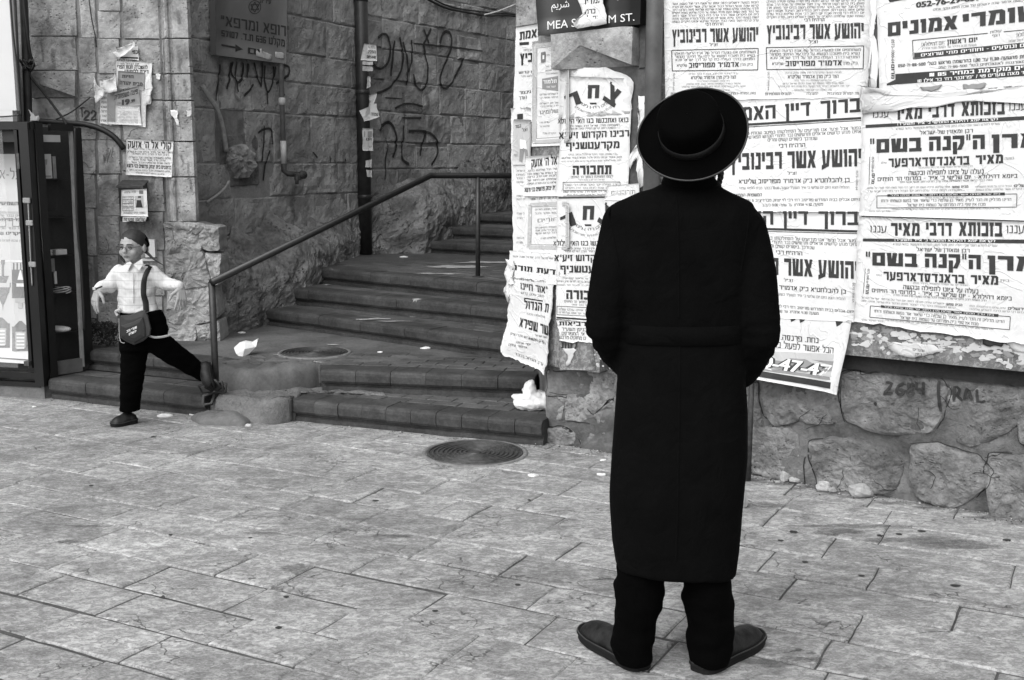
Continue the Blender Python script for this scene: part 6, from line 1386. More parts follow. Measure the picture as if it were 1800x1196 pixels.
def lamp_pic(x, y, s_, seedk):
    q_ = lambda pts, mt='paper_grey': bd.quad([(x + a * s_, y + b * s_) for a, b in pts], mt, .0018 if mt == 'paper_grey' else .0026, 2)
    if seedk:
        for i in range(5): q_([(-12 + i * 6 - 1, -38), (-12 + i * 6 + 1, -38), (-12 + i * 6 + 1, -26), (-12 + i * 6 - 1, -26)])
        q_([(-15, -26), (15, -26), (15, 24), (-15, 24)], 'paper_grey'); q_([(-9, 24), (9, 24), (9, 32), (-9, 32)], 'paper_mid'); q_([(-4, 32), (4, 32), (4, 42), (-4, 42)], 'paper_mid'); q_([(-1, -25), (1, -25), (5, -8), (-5, -8)], 'ink_white'); q_([(-7, -2), (7, -2), (7, 4), (-7, 4)], 'ink_white'); q_([(-6, 4), (6, 4), (0, 14), (0, 14)])
    else:
        q_([(-4, -48), (4, -48), (3, -40), (-3, -40)]); q_([(-2, -40), (2, -40), (2, -20), (-2, -20)]); q_([(-11, -20), (11, -20), (6, -8), (-6, -8)], 'paper_grey'); q_([(-13, 0), (13, 0), (11, 10), (-11, 10)]); q_([(-10, 10), (10, 10), (2, 30), (-2, 30)]); q_([(-1, 30), (1, 30), (0, 42), (0, 42)]); q_([(-14, -8), (-12, -8), (-12, 0), (-14, 0)]); q_([(12, -8), (14, -8), (14, 0), (12, 0)])
lamp_pic(7, 505, 1.0, 0); lamp_pic(38, 500, 1.0, 1); lamp_pic(-25, 505, 1.0, 1)
for x, y in ((38, 596), (4, 590), (-30, 590)):
    bd.quad([(x - 15, y - 22), (x + 15, y - 22), (x + 15, y + 21), (x - 15, y + 21)], 'paper_grey'); bd.quad([(x - 12, y - 22), (x + 12, y - 22), (x + 2, y - 32), (x - 2, y - 32)], 'paper_grey'); bd.quad([(x - 9, y - 13), (x + 9, y - 13), (x + 9, y + 16), (x - 9, y + 16)], 'paper_mid', .0026)
    for k_ in range(5): bd.quad([(x - 7, y - 10 + k_ * 6), (x + 7, y - 10 + k_ * 6), (x + 7, y - 7 + k_ * 6), (x - 7, y - 7 + k_ * 6)], 'ink_white', .0034, 2)
bd.quad([(-70, 623), (57, 632), (57, 634), (-70, 625)], 'ink_soft'); bd.quad([(-70, 456), (50, 458), (50, 461), (-70, 459)], 'ink_white'); bd.done()
px(SHP, -80, 229, 38, 645, .004, .035).build('glass', M['glass'], shop)
bk = MB(); bk.extr([(-6, 7.6), (-3.55, 7.95), (-3.55, 8.6), (-6, 8.6)], 0, 2.4); bk.build('shop_wall', M['ashlarjoint'], None, label='dark recess wall of the shop behind the display case', cat='wall')
# white board over the case
WBp = Plane((-3.75, 7.62), (.99, -.10)); wb = px(WBp, -90, -60, 36, 195, .05).build('white_board', M['board_white'], None, label='white shop board with a black painted letter above the display case', cat='board')
a_, z_ = WBp.sz(36, 195); m = px(WBp, -90, 195, 30, 214, .05); m.build('lower_lip', M['board_white'], wb)
S = Sheet.__new__(Sheet); S.pl = WBp; S.off = .052; S.curl = None; S.ink = {}; S.o = wb; S.T('ג', -25, 98, 5, 100, 70, bold=.04); S.done()
cable('thin_wire', [WBp.P(*WBp.sz(27, -20), .07), WBp.P(*WBp.sz(33, 60), .07), WBp.P(*WBp.sz(40, 120), .07), WBp.P(*WBp.sz(48, 205), .08)], .006, 'wire', 'black wire running down the edge of the white shop board')
cable('thin_wire', [WBp.P(*WBp.sz(-30, 207), .07), WBp.P(*WBp.sz(20, 206), .07), WBp.P(*WBp.sz(45, 203), .08)], .005, 'wire', 'wire running along the lower edge of the white shop board')
scrap(PIL.moved(.12), [(52, 192), (62, 205), (70, 204), (70, 213), (52, 214), (55, 205)], 'paper', 1, 99, 'crumpled white paper tucked behind the conduit above the case')
# narrow side cabinet with shelves
c0 = SHP.P(*SHP.sz(74, 600)); c1 = at(147, 600, 7.74); SD = Plane((c0.x, c0.y), (c1.x - c0.x, c1.y - c0.y))
if SD.n.y > 0: SD.n = -SD.n
sc_ = root('shelf_cabinet', (c1.x - .2, c1.y - .1, .15), 'narrow black shelf cabinet holding boxes and cartons beside the display case', 'cabinet')
for x0, y0, x1, y1, th, n_, mt in [(68, 216, 84, 668, .05, 'frame', 'cabinet'), (84, 218, 124, 231, .04, 'frame', 'cabinet'), (84, 637, 142, 652, .03, 'sill', 'pipe_mid')]: px(SD, x0, y0, x1, y1, th, .0).build(n_, M[mt], sc_)
def slant(pl, xa, ya, xb, yb, w, th, o_, name, mat, parent):
    q_ = [pl.sz(xa, ya), pl.sz(xa + w, ya), pl.sz(xb + w, yb), pl.sz(xb, yb)]; V = [pl.P(a, z, k_) for k_ in (o_ + th, o_) for a, z in (q_[3], q_[2], q_[1], q_[0])]
    m = MB(); m.add(V, [[0, 1, 2, 3], [5, 4, 7, 6], [0, 4, 5, 1], [1, 5, 6, 2], [2, 6, 7, 3], [3, 7, 4, 0]]); return m.build(name, M[mat], parent)
slant(SD, 120, 228, 141, 644, 4, .03, .0, 'edge_strip', 'pipe_grey', sc_); slant(SD, 124, 225, 146, 640, 20, .02, -.03, 'side_panel', 'cabinet', sc_)
px(SD, 60, 222, 178, 655, .01, -.135).build('back_panel', M['cab_inside'], sc_)
slant(SD, 66, 220, 66, 660, 6, .13, -.13, 'side_panel', 'cabinet', sc_)
for x0, x1, y in ((72, 121, 315), (74, 126, 383), (80, 133, 451), (86, 138, 518), (88, 140, 588)):
    a0, z = SD.sz(x0, y); a1, _ = SD.sz(x1, y); m = MB(); V = [SD.P(a, zz, o_) for zz in (z - .006, z + .002) for a, o_ in ((a0, -.01), (a1, -.01), (a1, -.125), (a0, -.125))]; m.add(V, [[3, 2, 1, 0], [4, 5, 6, 7], [0, 1, 5, 4], [1, 2, 6, 5], [2, 3, 7, 6], [3, 0, 4, 7]]); m.build('shelf', M['cabinet'], sc_)
def carton(x0, y0, x1, y1, mat, label, th=.07, o_=-.115, name='carton', cat='box', **kw):
    o = px(SD, x0, y0, x1, y1, th, o_).build(name, M[mat], None, label=label, cat=cat, **kw); return o
cb = carton(74, 271, 98, 314, 'pale', 'pale carton printed with a picture of a goblet on the top shelf')
S = Sheet.__new__(Sheet); S.pl = SD; S.off = -.043; S.curl = None; S.ink = {}; S.o = cb
S.quad([(79, 281), (89, 280), (88, 290), (80, 290)], 'paper_grey', sub=2); S.quad([(83, 290), (86, 290), (86, 298), (83, 298)], 'paper_grey', sub=2); S.T('KERAMIKA', 75, 312, 97, 312, 3, raw=True) if False else S.quad([(75, 309), (96, 309), (96, 311), (75, 311)], 'paper_grey', sub=2); S.done()
carton(98, 275, 106, 314, 'pipe_grey', 'grey slim box leaning behind the goblet carton'); carton(75, 237, 113, 250, 'pale', 'white card label strip hanging above the top shelf', .01, -.06, 'label_card', 'card')
carton(80, 371, 108, 382, 'bagdark', 'black bundle lying on the second shelf', name='bundle', cat='bundle'); carton(104, 440, 124, 450, 'pale', 'white square box on the third shelf')
c = SD.P(*SD.sz(91, 451), -.07); m = MB(); m.lathe(c, [(0, 0), (.04, 0), (.042, .012), (.036, .02), (.04, .03), (.04, .04), (0, .04)], seg=18); m.build('round_tub', M['pale'], None, True, label='round white tub beside the square box on the third shelf', cat='tub')
carton(84, 456, 101, 478, 'pipe_grey', 'hanging plastic packet under the third shelf', .01, -.04, 'packet', 'packet'); carton(100, 478, 106, 500, 'pale', 'thin white rod package hanging beside the packet', .01, -.05, 'rod', 'rod')
c = SD.P(*SD.sz(112, 517), -.08); m = MB()
for i in range(4): m.tube([c + Vector((.09 * math.cos(t), .04 * math.sin(t), .012 + .008 * i + .01 * math.sin(t * 2 + i))) for t in [k_ * .4 for k_ in range(17)]], .004, 5)
m.build('wire_coil', M['wire_pale'], None, True, label='loose coil of pale wire on the fourth shelf', cat='wire')
m = MB(); c = SD.P(*SD.sz(110, 586), -.08); m.ell(c + Vector((0, 0, .02)), .10, .05, .024); m.build('cloth_roll', M['paper_old'], None, True, label='rolled pale cloth on the lowest shelf', cat='cloth')
for i, (x, y) in enumerate(((62, 352), (67, 391), (72, 463))):
    c = SHP.P(*SHP.sz(x, y), .09); m = MB(); m.box(c, .055, .012, .035, Matrix.Rotation(-.3, 3, 'Z'), .004); m.build('tape_patch', M['paper_grey'], None, label=['brown tape wrap highest of three on the cabinet corner post', 'middle tape wrap on the cabinet corner post', 'lowest and largest tape wrap on the cabinet corner post'][i], cat='tape')
cable('thin_wire', [SHP.P(*SHP.sz(64, 356), .085), SHP.P(*SHP.sz(68, 450), .085), SHP.P(*SHP.sz(70, 500), .08)], .004, 'wire_pale', 'thin pale wire held by tape on the corner post')
cable('cord', [SD.P(*SD.sz(126, 226), .04), SD.P(*SD.sz(128, 300), .035), SD.P(*SD.sz(131, 400), .04), SD.P(*SD.sz(138, 470), .035), SD.P(*SD.sz(142, 560), .04), SD.P(*SD.sz(143, 580), .03)], .008, 'wire', 'black cord hanging down the pale strip of the shelf cabinet')
JP = PIL.moved(.03)
px(JP, 118, 222, 146, 620, .05, -.02).build('dark_board', M['cabinet'], None, label='tall black board with poster remains between the cabinet and the pillar', cat='board')
for i, (pts, lb) in enumerate([([(132, 282), (140, 286), (146, 300), (138, 302), (134, 296)], 'pale scraped patch highest on the tall black board'), ([(134, 330), (140, 318), (145, 335), (144, 346), (136, 342)], 'feathery pale remnant on the tall black board'), ([(132, 368), (143, 362), (144, 374), (134, 374)], 'printed scrap in the middle of the tall black board'), ([(132, 376), (148, 388), (149, 398), (142, 394)], 'white triangular corner of a torn sheet on the tall black board')]):
    scrap(JP.moved(.034), pts, 'paper_old' if i < 2 else 'paper', 0, 110 + i, lb, n=24)

# ------------------------------------------------------------------ letterbox and switch box on the pillar
LB = PIL.moved(.03); lb_ = root('letterbox', LB.P(*LB.sz(243, 392)), 'dark metal letterbox with a portrait flyer taped over it', 'letterbox')
a0, z1 = LB.sz(218, 330); a1, z0 = LB.sz(262, 388); dz = .04
V = [LB.P(a0, z0, .12), LB.P(a1, z0, .12), LB.P(a1, z1, .13), LB.P(a0, z1, .13), LB.P(a0, z0, 0), LB.P(a1, z0, 0), LB.P(a1, z1 + dz, 0), LB.P(a0, z1 + dz, 0)]
m = MB(); m.add(V, [[0, 1, 2, 3], [5, 4, 7, 6], [0, 4, 5, 1], [1, 5, 6, 2], [2, 6, 7, 3], [3, 7, 4, 0]]); m.build('box', M['cabinet'], lb_)
V = [LB.P(a0 - .01, z1, .14), LB.P(a1 + .01, z1, .14), LB.P(a1 + .01, z1 + .012, .14), LB.P(a0 - .01, z1 + .012, .14), LB.P(a0 - .01, z1 + dz, -.0), LB.P(a1 + .01, z1 + dz, 0), LB.P(a1 + .01, z1 + dz + .012, 0), LB.P(a0 - .01, z1 + dz + .012, 0)]
m = MB(); m.add(V, [[0, 1, 2, 3], [5, 4, 7, 6], [0, 4, 5, 1], [1, 5, 6, 2], [2, 6, 7, 3], [3, 7, 4, 0]]); m.build('sloping_lid', M['rust'], lb_)
LF = LB.moved(.13); S = Sheet(LF, [(215, 334), (259, 332), (261, 381), (213, 380)], 1, name='flyer', label='white flyer with a small dark portrait taped on the letterbox', cat='flyer', n=10, seed=80, curl=lambda u, v: .008 * (1 - v))
S.quad([(238, 345), (253, 344), (254, 365), (239, 365)], 'paper_mid', sub=2); S.quad([(242, 352), (249, 352), (252, 365), (240, 365)], 'ink', .0024, 2); S.quad([(244, 345), (249, 345), (249, 348), (244, 348)], 'ink', .0024, 2); S.quad([(245, 348), (248.5, 348), (248.5, 352), (245, 352)], 'paper_mid', .003, 2)
S.small(220, 340, 240, 339, 3, mat='ink'); S.quad([(246, 335), (253, 335), (253, 341), (246, 341)], 'ink_soft', sub=2)
for i in range(7): S.small(217, 348 + i * 4, 235, 347.6 + i * 4, 2.2, key=i)
for y in (346, 352, 358, 365): S.frame([(216, y), (236, y - .5), (236, y + 5), (216, y + 5.5)], .5, 'ink_soft')
S.small(218, 376, 256, 375.5, 3, mat='ink_soft'); S.done()
S = Sheet(LF, [(216, 381), (258, 382), (257, 390), (217, 389)], 0, name='poster_strip', label='ragged printed strip showing beneath the flyer on the letterbox', cat='poster', n=12, seed=81, torn=.006); S.T('המלחמה מתקדמת', 218, 388, 256, 389, 5, bold=.03); S.done()
SW = root('switch_box', JP.P(*JP.sz(265, 455)), 'white electrical switch box on the pillar behind the boy\'s head', 'switch box')
px(JP, 256, 421, 275, 452, .05, -.02).build('cover', M['board_white'], SW); px(JP, 258, 427, 263, 441, .012, .031).build('switch', M['wire'], SW); px(JP, 250, 455, 275, 459, .03, -.02).build('lower_cover', M['board_white'], SW)

# ------------------------------------------------------------------ manhole covers
def manhole(c, R, label, mat='iron'):
    mh = root('manhole_cover', c, label, 'manhole cover', group='round iron manhole covers')
    prof = [(R * 1.0, .002), (R * .985, .009), (R * .94, .009), (R * .93, .001)]; m = MB(); m.lathe(c, [(R * 1.12, -.012), (R * 1.10, .006), (R * 1.02, .007), (R * 1.01, -.01)], seg=64); m.build('frame_ring', M['irondirt'], mh, True)
    pr = [(R, -.02), (R, .004)]; n = 9
    for k in range(n):
        r0 = R * (1 - k / n * .86); r1 = R * (1 - (k + .5) / n * .86); r2 = R * (1 - (k + 1) / n * .86); pr += [(r0 - .002, .009), (r1 + .002, .009), (r1, .001), (r2, .001)]
    pr += [(R * .12, .008), (R * .02, .008), (0, .008)]; m = MB(); m.lathe(c, pr, seg=64); m.build('cover', M[mat], mh)
    return mh
    for k in range(6): an = k * math.pi / 3 + .3; m.box((c[0] + R * .55 * math.cos(an), c[1] + R * .55 * math.sin(an), c[2] + .006), R * .7, .012, .008, Matrix.Rotation(an, 3, 'Z'))
    m.build('ribs', M[mat], mh); return mh
manhole(G(835, 797) + Vector((0, 0, .001)), .262, 'round ridged iron manhole cover in the street in front of the steps')
manhole(G(553, 621, .28) + Vector((0, 0, .002)), .225, 'round ridged iron manhole cover on the landing between the steps')
# ------------------------------------------------------------------ plastic bags, litter, loose stones, weeds
def film(name, c, sx, sy, sz, seed, label, handles=True, mat='plastic_bag', ang=0):
    r = rnd('film', seed); m = MB(); Rm = Matrix.Rotation(ang, 3, 'Y'); m.ell((0, 0, 0), sx, sy, sz, seg=40, rg=24)
    V = []
    for v in m.V:
        n_ = Vector((v.x / sx, v.y / sy, v.z / sz)); f = 1 + .30 * noise.noise(n_ * 1.4 + Vector((seed, 0, 0))) + .16 * abs(noise.noise(n_ * 3.2 + Vector((0, seed, 0)))) - .10 * abs(noise.noise(n_ * 6 + Vector((0, 0, seed))))
        q_ = Rm @ Vector((v.x * f, v.y * f, v.z * f)); V.append(Vector(c) + q_)
    zf = c[2] - sz * .9; V = [Vector((v.x, v.y, max(v.z, zf + .002))) for v in V]; b = MB(); b.add(V, m.F)
    return b
c = G(928, 722, .12); c.z = .188; c.y -= .05; c.x += .035; b = film('plastic_bag', c, .135, .075, .055, 3, '')
h1 = [c + Vector(q_) for q_ in ((.06, -.02, .03), (.12, -.03, .0), (.15, -.04, -.08), (.125, -.05, -.125), (.10, -.05, -.09), (.085, -.04, -.02))]
h2 = [c + Vector(q_) for q_ in ((.05, -.02, .045), (.10, -.01, .03), (.155, -.02, -.02), (.175, -.03, -.07), (.145, -.05, -.115))]
b.tube(catmull([tuple(q_) for q_ in h1], .012), [.03 - .018 * abs(math.sin(i * .45)) for i in range(len(catmull([tuple(q_) for q_ in h1], .012)))], 9); b.tube(catmull([tuple(q_) for q_ in h2], .012), .013, 8)
b.tube([c + Vector((-.03, 0, .05)), c + Vector((-.02, 0, .10)), c + Vector((-.01, 0, .125))], [.05, .032, .01], 10)
b = remeshed(b, .006, 2, lambda v: .006 * noise.noise(v * 30) + .004 * noise.noise(v * 60)); b.build('plastic_bag', M['plastic_bag'], None, True, label='white plastic carrier bag dumped on the end of the lowest step', cat='plastic bag')
c = G(432, 625, .28); b = MB(); q_ = lambda x, y, o_=0: at(x, y, c.y + o_)
V = [q_(411, 612), q_(420, 604, .03), q_(430, 601, .05), q_(442, 603, .06), q_(453, 597, .08), q_(450, 610, .04), q_(438, 622), q_(425, 632, -.03), q_(415, 622, -.02), q_(430, 614, -.03)]
b.add(V, [[0, 1, 9], [1, 2, 9], [2, 3, 9], [3, 4, 5], [3, 5, 9], [5, 6, 9], [6, 7, 9], [7, 8, 9], [8, 0, 9]]); V2 = [v + Vector((0, .03, .004)) for v in V]; b.add(V2, [[9, 1, 0], [9, 2, 1], [9, 3, 2], [5, 4, 3], [9, 5, 3], [9, 6, 5], [9, 7, 6], [9, 8, 7], [9, 0, 8]])
for i in range(9): b.add([V[i], V2[i], V2[(i + 1) % 9], V[(i + 1) % 9]], [[0, 1, 2, 3]])
b.build('paper_bag', M['plastic_bag'], None, label='pale crumpled plastic sheet lying on the landing near the handrail post', cat='plastic bag')
def rock(x, y, sx, sy, sz, seed, label, z=0, mat='rock', name='loose_stone', cat='stone', group=None):
    c = G(x, y, z); m = MB(); m.ell((0, 0, 0), sx, sy, sz, seg=14, rg=9); V = []
    for v in m.V:
        n_ = Vector((v.x / sx, v.y / sy, v.z / sz)); f = 1 + .35 * noise.noise(n_ * 1.3 + Vector((seed, 0, 0))) + .15 * noise.noise(n_ * 3.5 + Vector((0, seed, 0)))
        V.append(Vector((c.x + v.x * f, c.y + v.y * f, max(z - .004, z + sz * .75 + v.z * f))))
    return mesh(name, V, m.F, M[mat], None, label=label, cat=cat, group=group)
rock(1512, 872, .055, .045, .034, 3, 'largest pale loose stone at the foot of the rubble wall'); rock(1447, 862, .035, .03, .026, 5, 'middle sized loose stone lying left of the largest one'); rock(1463, 864, .022, .02, .012, 7, 'flat chip of stone between the two bigger loose stones')
rock(1378, 846, .02, .025, .03, 9, 'upright pale stone chip near the iron bar'); rock(1398, 848, .032, .025, .018, 11, 'low flat stone beside the upright chip near the iron bar'); rock(1425, 848, .025, .02, .015, 13, 'small dark stone in the dirt along the wall foot')
rock(1305, 892, .02, .03, .05, 15, 'dark stone fragment just right of the coat hem'); rock(437, 750, .02, .015, .010, 17, 'small white stone on the paving by the broken concrete')
LT = [(710, 452, .685, .022, 'crumpled white paper near the foot of the downpipe'), (395, 578, .28, .03, 'black rag lying where the rough wall meets the landing'), (748, 612, .28, .020, 'crushed pale wrapper on the small pavers below the third step'), (730, 602, .28, .012, 'tiny white wrapper on the landing paving'), (668, 619, .28, .010, 'cigarette end on the landing right of the manhole'),
      (425, 585, .28, .016, 'scatter of white paper beside the rough wall foot'), (290, 731, 0, .028, 'flat white wrapper in the gutter beside the boy\'s foot'), (345, 728, 0, .022, 'crumpled white tissue in front of the handrail post'), (937, 836, 0, .016, 'small white scrap on the paving right of the street manhole'), (645, 745, 0, .008, 'cigarette end at the foot of the lowest step'),
      (800, 763, 0, .008, 'white fleck at the step foot near the street manhole'), (60, 715, 0, .008, 'white fleck on the paving left of the plinth end'), (1057, 834, 0, .012, 'small white paper beside the coat on the far paving'), (1060, 809, 0, .009, 'thin white stick on the paving beside the coat'), (935, 767, 0, .012, 'white crumb where the lowest step ends'), (1780, 911, 0, .010, 'white pebble at the foot of the last rubble stone')]
for i, (x, y, z, s_, lb) in enumerate(LT):
    c = G(x, y, z + .004); r = rnd('lt', i); m = MB(); n = 9; V = [c + Vector((0, 0, s_ * .5))]
    for ring_, f in ((0, .55), (1, 1.0)):
        for k in range(n):
            an = 2 * math.pi * k / n; rr = s_ * f * (1.2 + .6 * noise.noise(Vector((math.cos(an) * 2 + i, math.sin(an) * 2, i)))); V.append(c + Vector((rr * 1.5 * math.cos(an), rr * math.sin(an), (s_ * .45 * r.random() if ring_ == 0 else .001 + s_ * .25 * r.random()))))
    Fc = [[0, 1 + k, 1 + (k + 1) % n] for k in range(n)] + [[1 + k, 1 + n + k, 1 + n + (k + 1) % n, 1 + (k + 1) % n] for k in range(n)]
    n0 = len(V); V += [Vector((v.x, v.y, z + .0005)) for v in V[1 + n:1 + 2 * n]]; Fc += [[1 + n + k, n0 + k, n0 + (k + 1) % n, 1 + n + (k + 1) % n] for k in range(n)]
    mesh('litter' if i != 1 else 'rag', V, Fc, M['plastic_bag' if i != 1 else 'wire'], None, label=lb, cat='litter' if i != 1 else 'rag')
# fine rubble and dirt along the foot of the walls
r = rnd('grit'); gm = MB(); gd = MB()
def crumb(mb, x, y, z, s_):
    V = [Vector((x + r.uniform(-s_, s_), y + r.uniform(-s_, s_), z + r.uniform(0, s_ * 1.2))) for _ in range(4)]; mb.add(V, [[0, 1, 2], [0, 2, 3], [0, 3, 1], [1, 3, 2]])
for i in range(900):
    t = r.random(); pp = W1.P(t * 3.0, 0, .02 + abs(r.gauss(0, .07))); crumb(gm if r.random() < .35 else gd, pp.x, pp.y, .0, r.uniform(.002, .009))
for i in range(400):
    t = r.random(); A = A1.lerp(A2, t) if r.random() < .4 else Vector((B1.x, B1.y, 0)).lerp(Vector((B2.x, B2.y, 0)), t); crumb(gm if r.random() < .4 else gd, A.x, A.y - .03 - abs(r.gauss(0, .05)), 0, r.uniform(.002, .007))
for i in range(250):
    pp = W2A.P(r.uniform(-.2, 1.8), 0, r.uniform(.0, .2)); crumb(gm if r.random() < .3 else gd, pp.x, pp.y, .28, r.uniform(.003, .010))
gm.build('pale_grit', M['rock'], None, kind='stuff', label='pale grit scattered along the wall feet'); gd.build('dark_grit', M['joint'], None, kind='stuff', label='dark dirt crumbs scattered along the wall feet')
# weeds and burnt looking growth beside the cabinet
def weed(c, n, R, H, label, name='weed', leaf=.02, mat='leafy', k_=1):
    r = rnd('weed', label); m = MB(); rt = root(name, c, label, 'plant'); st = MB()
    for i in range(n):
        an = r.uniform(0, 6.28); el_ = r.random() ** .6; q_ = c + Vector((math.cos(an) * R * r.random(), math.sin(an) * R * .5 * r.random(), H * el_)); u = Vector((r.gauss(0, 1), r.gauss(0, 1), r.gauss(0, 1))).normalized(); v = u.orthogonal().normalized(); s_ = leaf * r.uniform(.5, 1.3)
        m.add([q_ - u * s_, q_ + v * s_ * .4, q_ + u * s_, q_ - v * s_ * .4], [[0, 1, 2, 3]])
    for i in range(8):
        an = r.uniform(0, 6.28); st.tube([c, c + Vector((math.cos(an) * R * .4, math.sin(an) * R * .2, H * .5)), c + Vector((math.cos(an) * R * .8, math.sin(an) * R * .4, H))], .003, 4)
    m.build('leaves', M[mat], rt); st.build('stems', M[mat], rt); return rt
weed(G(185, 612, .28) + Vector((0, .06, 0)), 900, .15, .17, 'dark bushy weed growing between the shelf cabinet and the pillar', leaf=.013)
weed(G(200, 560, .28) + Vector((0, .0, 0)), 240, .05, .16, 'dark sprig standing above the bushy weed behind the boy') if False else None
weed(G(160, 634, .14) + Vector((0, .1, 0)), 160, .10, .06, 'low dark weed on the step beside the shelf cabinet foot')
weed(W1.P(1.22, .0, .04), 160, .05, .05, 'tiny dark weed at the base of the iron bar')
for i, (x, y, rx, ry) in enumerate([(285, 1050, .012, .012), (503, 1050, .012, .012), (490, 1106, .013, .013), (765, 1076, .012, .011), (910, 1029, .012, .012), (1415, 990, .014, .012), (1514, 1015, .014, .012), (1679, 1031, .022, .016), (1395, 937, .02, .02), (1372, 952, .014, .012), (660, 880, .016, .014), (160, 855, .012, .014), (270, 768, .016, .014), (536, 722, .012, .012), (930, 880, .01, .01), (1770, 950, .02, .014), (1580, 940, .016, .014), (1620, 935, .02, .016), (1547, 942, .016, .014), (300, 941, .01, .01), (440, 947, .01, .01)]):
    gblot('dark_spot', x, y, rx, ry, GB, M['spray_soft'], i * 3.1, parent=pav, wob=.1)
for i, (x, y, rx, ry) in enumerate([(518, 1000, .085, .055), (1380, 1165, .16, .05), (1470, 935, .12, .05), (1600, 950, .25, .05), (1690, 960, .2, .06), (1330, 890, .2, .07), (1230, 1130, .1, .12), (1500, 925, .3, .03), (150, 925, .10, .02), (120, 952, .06, .03), (455, 938, .10, .015), (690, 943, .1, .03)]):
    gblot('stain_and_shade', x, y, rx, ry, GB, M['stain'], 50 + i * 2.3, parent=pav, wob=.28, eps=.002)  # marks at the man's shoes paint his shadow, the others are stains
for i, (x, y, z, rx, ry) in enumerate([(800, 470, .685, .25, .14), (770, 482, .685, .2, .05), (860, 462, .685, .25, .12), (575, 473, .685, .05, .02), (660, 562, .415, .14, .05), (690, 566, .415, .12, .03), (730, 527, .55, .06, .03), (585, 607, .28, .05, .03), (560, 638, .28, .05, .02), (500, 625, .28, .10, .02)]):
    gblot('paint_spill', x, y, rx, ry, STB, M['whitewash'], 80 + i * 1.9, z0=z, parent=stair, wob=.45, eps=.006)

r = rnd('soil')
for i in range(16):
    t = .7 + i * .145; pp = W1.P(t, 0, .05 + r.uniform(0, .05)); x, y = proj((pp.x, pp.y, 0))
    gblot('foot_dirt', x, y, r.uniform(.09, .16), r.uniform(.03, .06), GB, M['stain'], 200 + i * 1.3, parent=pav, wob=.3, eps=.0022 + i * .00005)

# ------------------------------------------------------------------ figures
def capsule(mb, a, b, ra, rb, seg=12):
    a, b = Vector(a), Vector(b); d = b - a; L = d.length; d.normalize(); n = 4; pts = []; rs = []
    for i in range(n, 0, -1): t = i / n * math.pi / 2; pts.append(a - d * ra * math.sin(t)); rs.append(max(ra * math.cos(t), ra * .05))
    pts.append(a); rs.append(ra); pts.append(b); rs.append(rb)
    for i in range(1, n + 1): t = i / n * math.pi / 2; pts.append(b + d * rb * math.sin(t)); rs.append(max(rb * math.cos(t), rb * .05))
    return mb.tube(pts, rs, seg)
def chain(mb, pts, seg=12):
    for (p_, r0), (q_, r1) in zip(pts, pts[1:]): capsule(mb, p_, q_, r0, r1, seg)
def hand(mb, wrist, fdir, palm_n, thumb_side, s=1.0, curl=.5, spread=.12):
    """palm, four unequal bent fingers and a thumb leaving the side of the palm"""
    f = Vector(fdir).normalized(); n_ = Vector(palm_n); n_ = (n_ - f * n_.dot(f)).normalized(); sd = f.cross(n_).normalized() * thumb_side; w = Vector(wrist)
    for k in range(4):
        c = w + f * .04 * s + sd * (.022 - .0145 * k) * s; capsule(mb, w + sd * (.012 - .008 * k) * s, c + f * .03 * s, .013 * s, .012 * s, 8)
    for k, L in enumerate((.068, .076, .070, .055)):
        b0 = w + f * (.072 - .004 * abs(k - 1)) * s + sd * (.026 - .0175 * k) * s; d = (f + sd * spread * (1.2 - k * .8)).normalized(); cur = b0; r0 = .0085 * s
        for j, fr in enumerate((.45, .32, .25)):
            ang = curl * (j + .6) * (.8 + .2 * k); dd = (d * math.cos(ang) + n_ * math.sin(ang)).normalized(); nx = cur + dd * L * fr * s; capsule(mb, cur, nx, r0, r0 * .9, 8); cur = nx; r0 *= .9
    t0 = w + f * .018 * s + sd * .024 * s; d1 = (f * .6 + sd * .75 + n_ * .25).normalized(); t1 = t0 + d1 * .04 * s; d2 = (f * .9 + sd * .3 + n_ * .35).normalized(); capsule(mb, t0, t1, .013 * s, .010 * s, 8); capsule(mb, t1, t1 + d2 * .032 * s, .010 * s, .008 * s, 8)

# ---- the man in the long coat, seen from behind
MY = 3.43
man = root('person', G(1178, 1165) + Vector((0, 0, 0)), 'person in a long black coat and wide black hat seen from behind, reading the notices', 'person')
mp = lambda x, y, dy=0.0: at(x, y, MY + dy)
def ringz(xl, xr, y, dfront, dback, n=28, sq=2.4, ycen=0.0):
    a = mp(xl, y); b_ = mp(xr, y); c = (a + b_) / 2; rx = (b_.x - a.x) / 2; R = []
    for k in range(n):
        t = 2 * math.pi * k / n; ct, st = math.cos(t), math.sin(t); ex = 2 / sq
        x = rx * math.copysign(abs(ct) ** ex, ct); yy = math.copysign(abs(st) ** ex, st) * (dfront if st > 0 else dback)
        R.append(Vector((c.x + x, MY + ycen + yy, c.z)))
    return R
cb = MB()
tor = [(1168, 1262, 322, .05, .06, .02), (1150, 1270, 331, .065, .075, .01), (1118, 1290, 341, .08, .09, 0), (1080, 1322, 356, .10, .10, 0), (1066, 1332, 380, .12, .115, 0), (1068, 1330, 430, .135, .12, 0), (1078, 1318, 500, .14, .115, 0), (1088, 1308, 560, .14, .11, 0), (1092, 1304, 600, .145, .115, 0), (1086, 1308, 650, .15, .13, 0), (1080, 1312, 720, .155, .14, 0), (1075, 1311, 800, .16, .15, 0), (1073, 1305, 870, .165, .155, 0), (1076, 1298, 950, .165, .14, 0), (1081, 1293, 985, .16, .13, 0), (1083, 1291, 999, .16, .13, 0)]
rings = [ringz(a, b_, y, f_, k_, ycen=c_) for a, b_, y, f_, k_, c_ in tor]
for R in rings[-2:]:
    for v in R: v.z -= .018 * max(0, (v.x - mp(1180, 990).x)) / .2      # the hem drops to the right
cb.loft(rings)
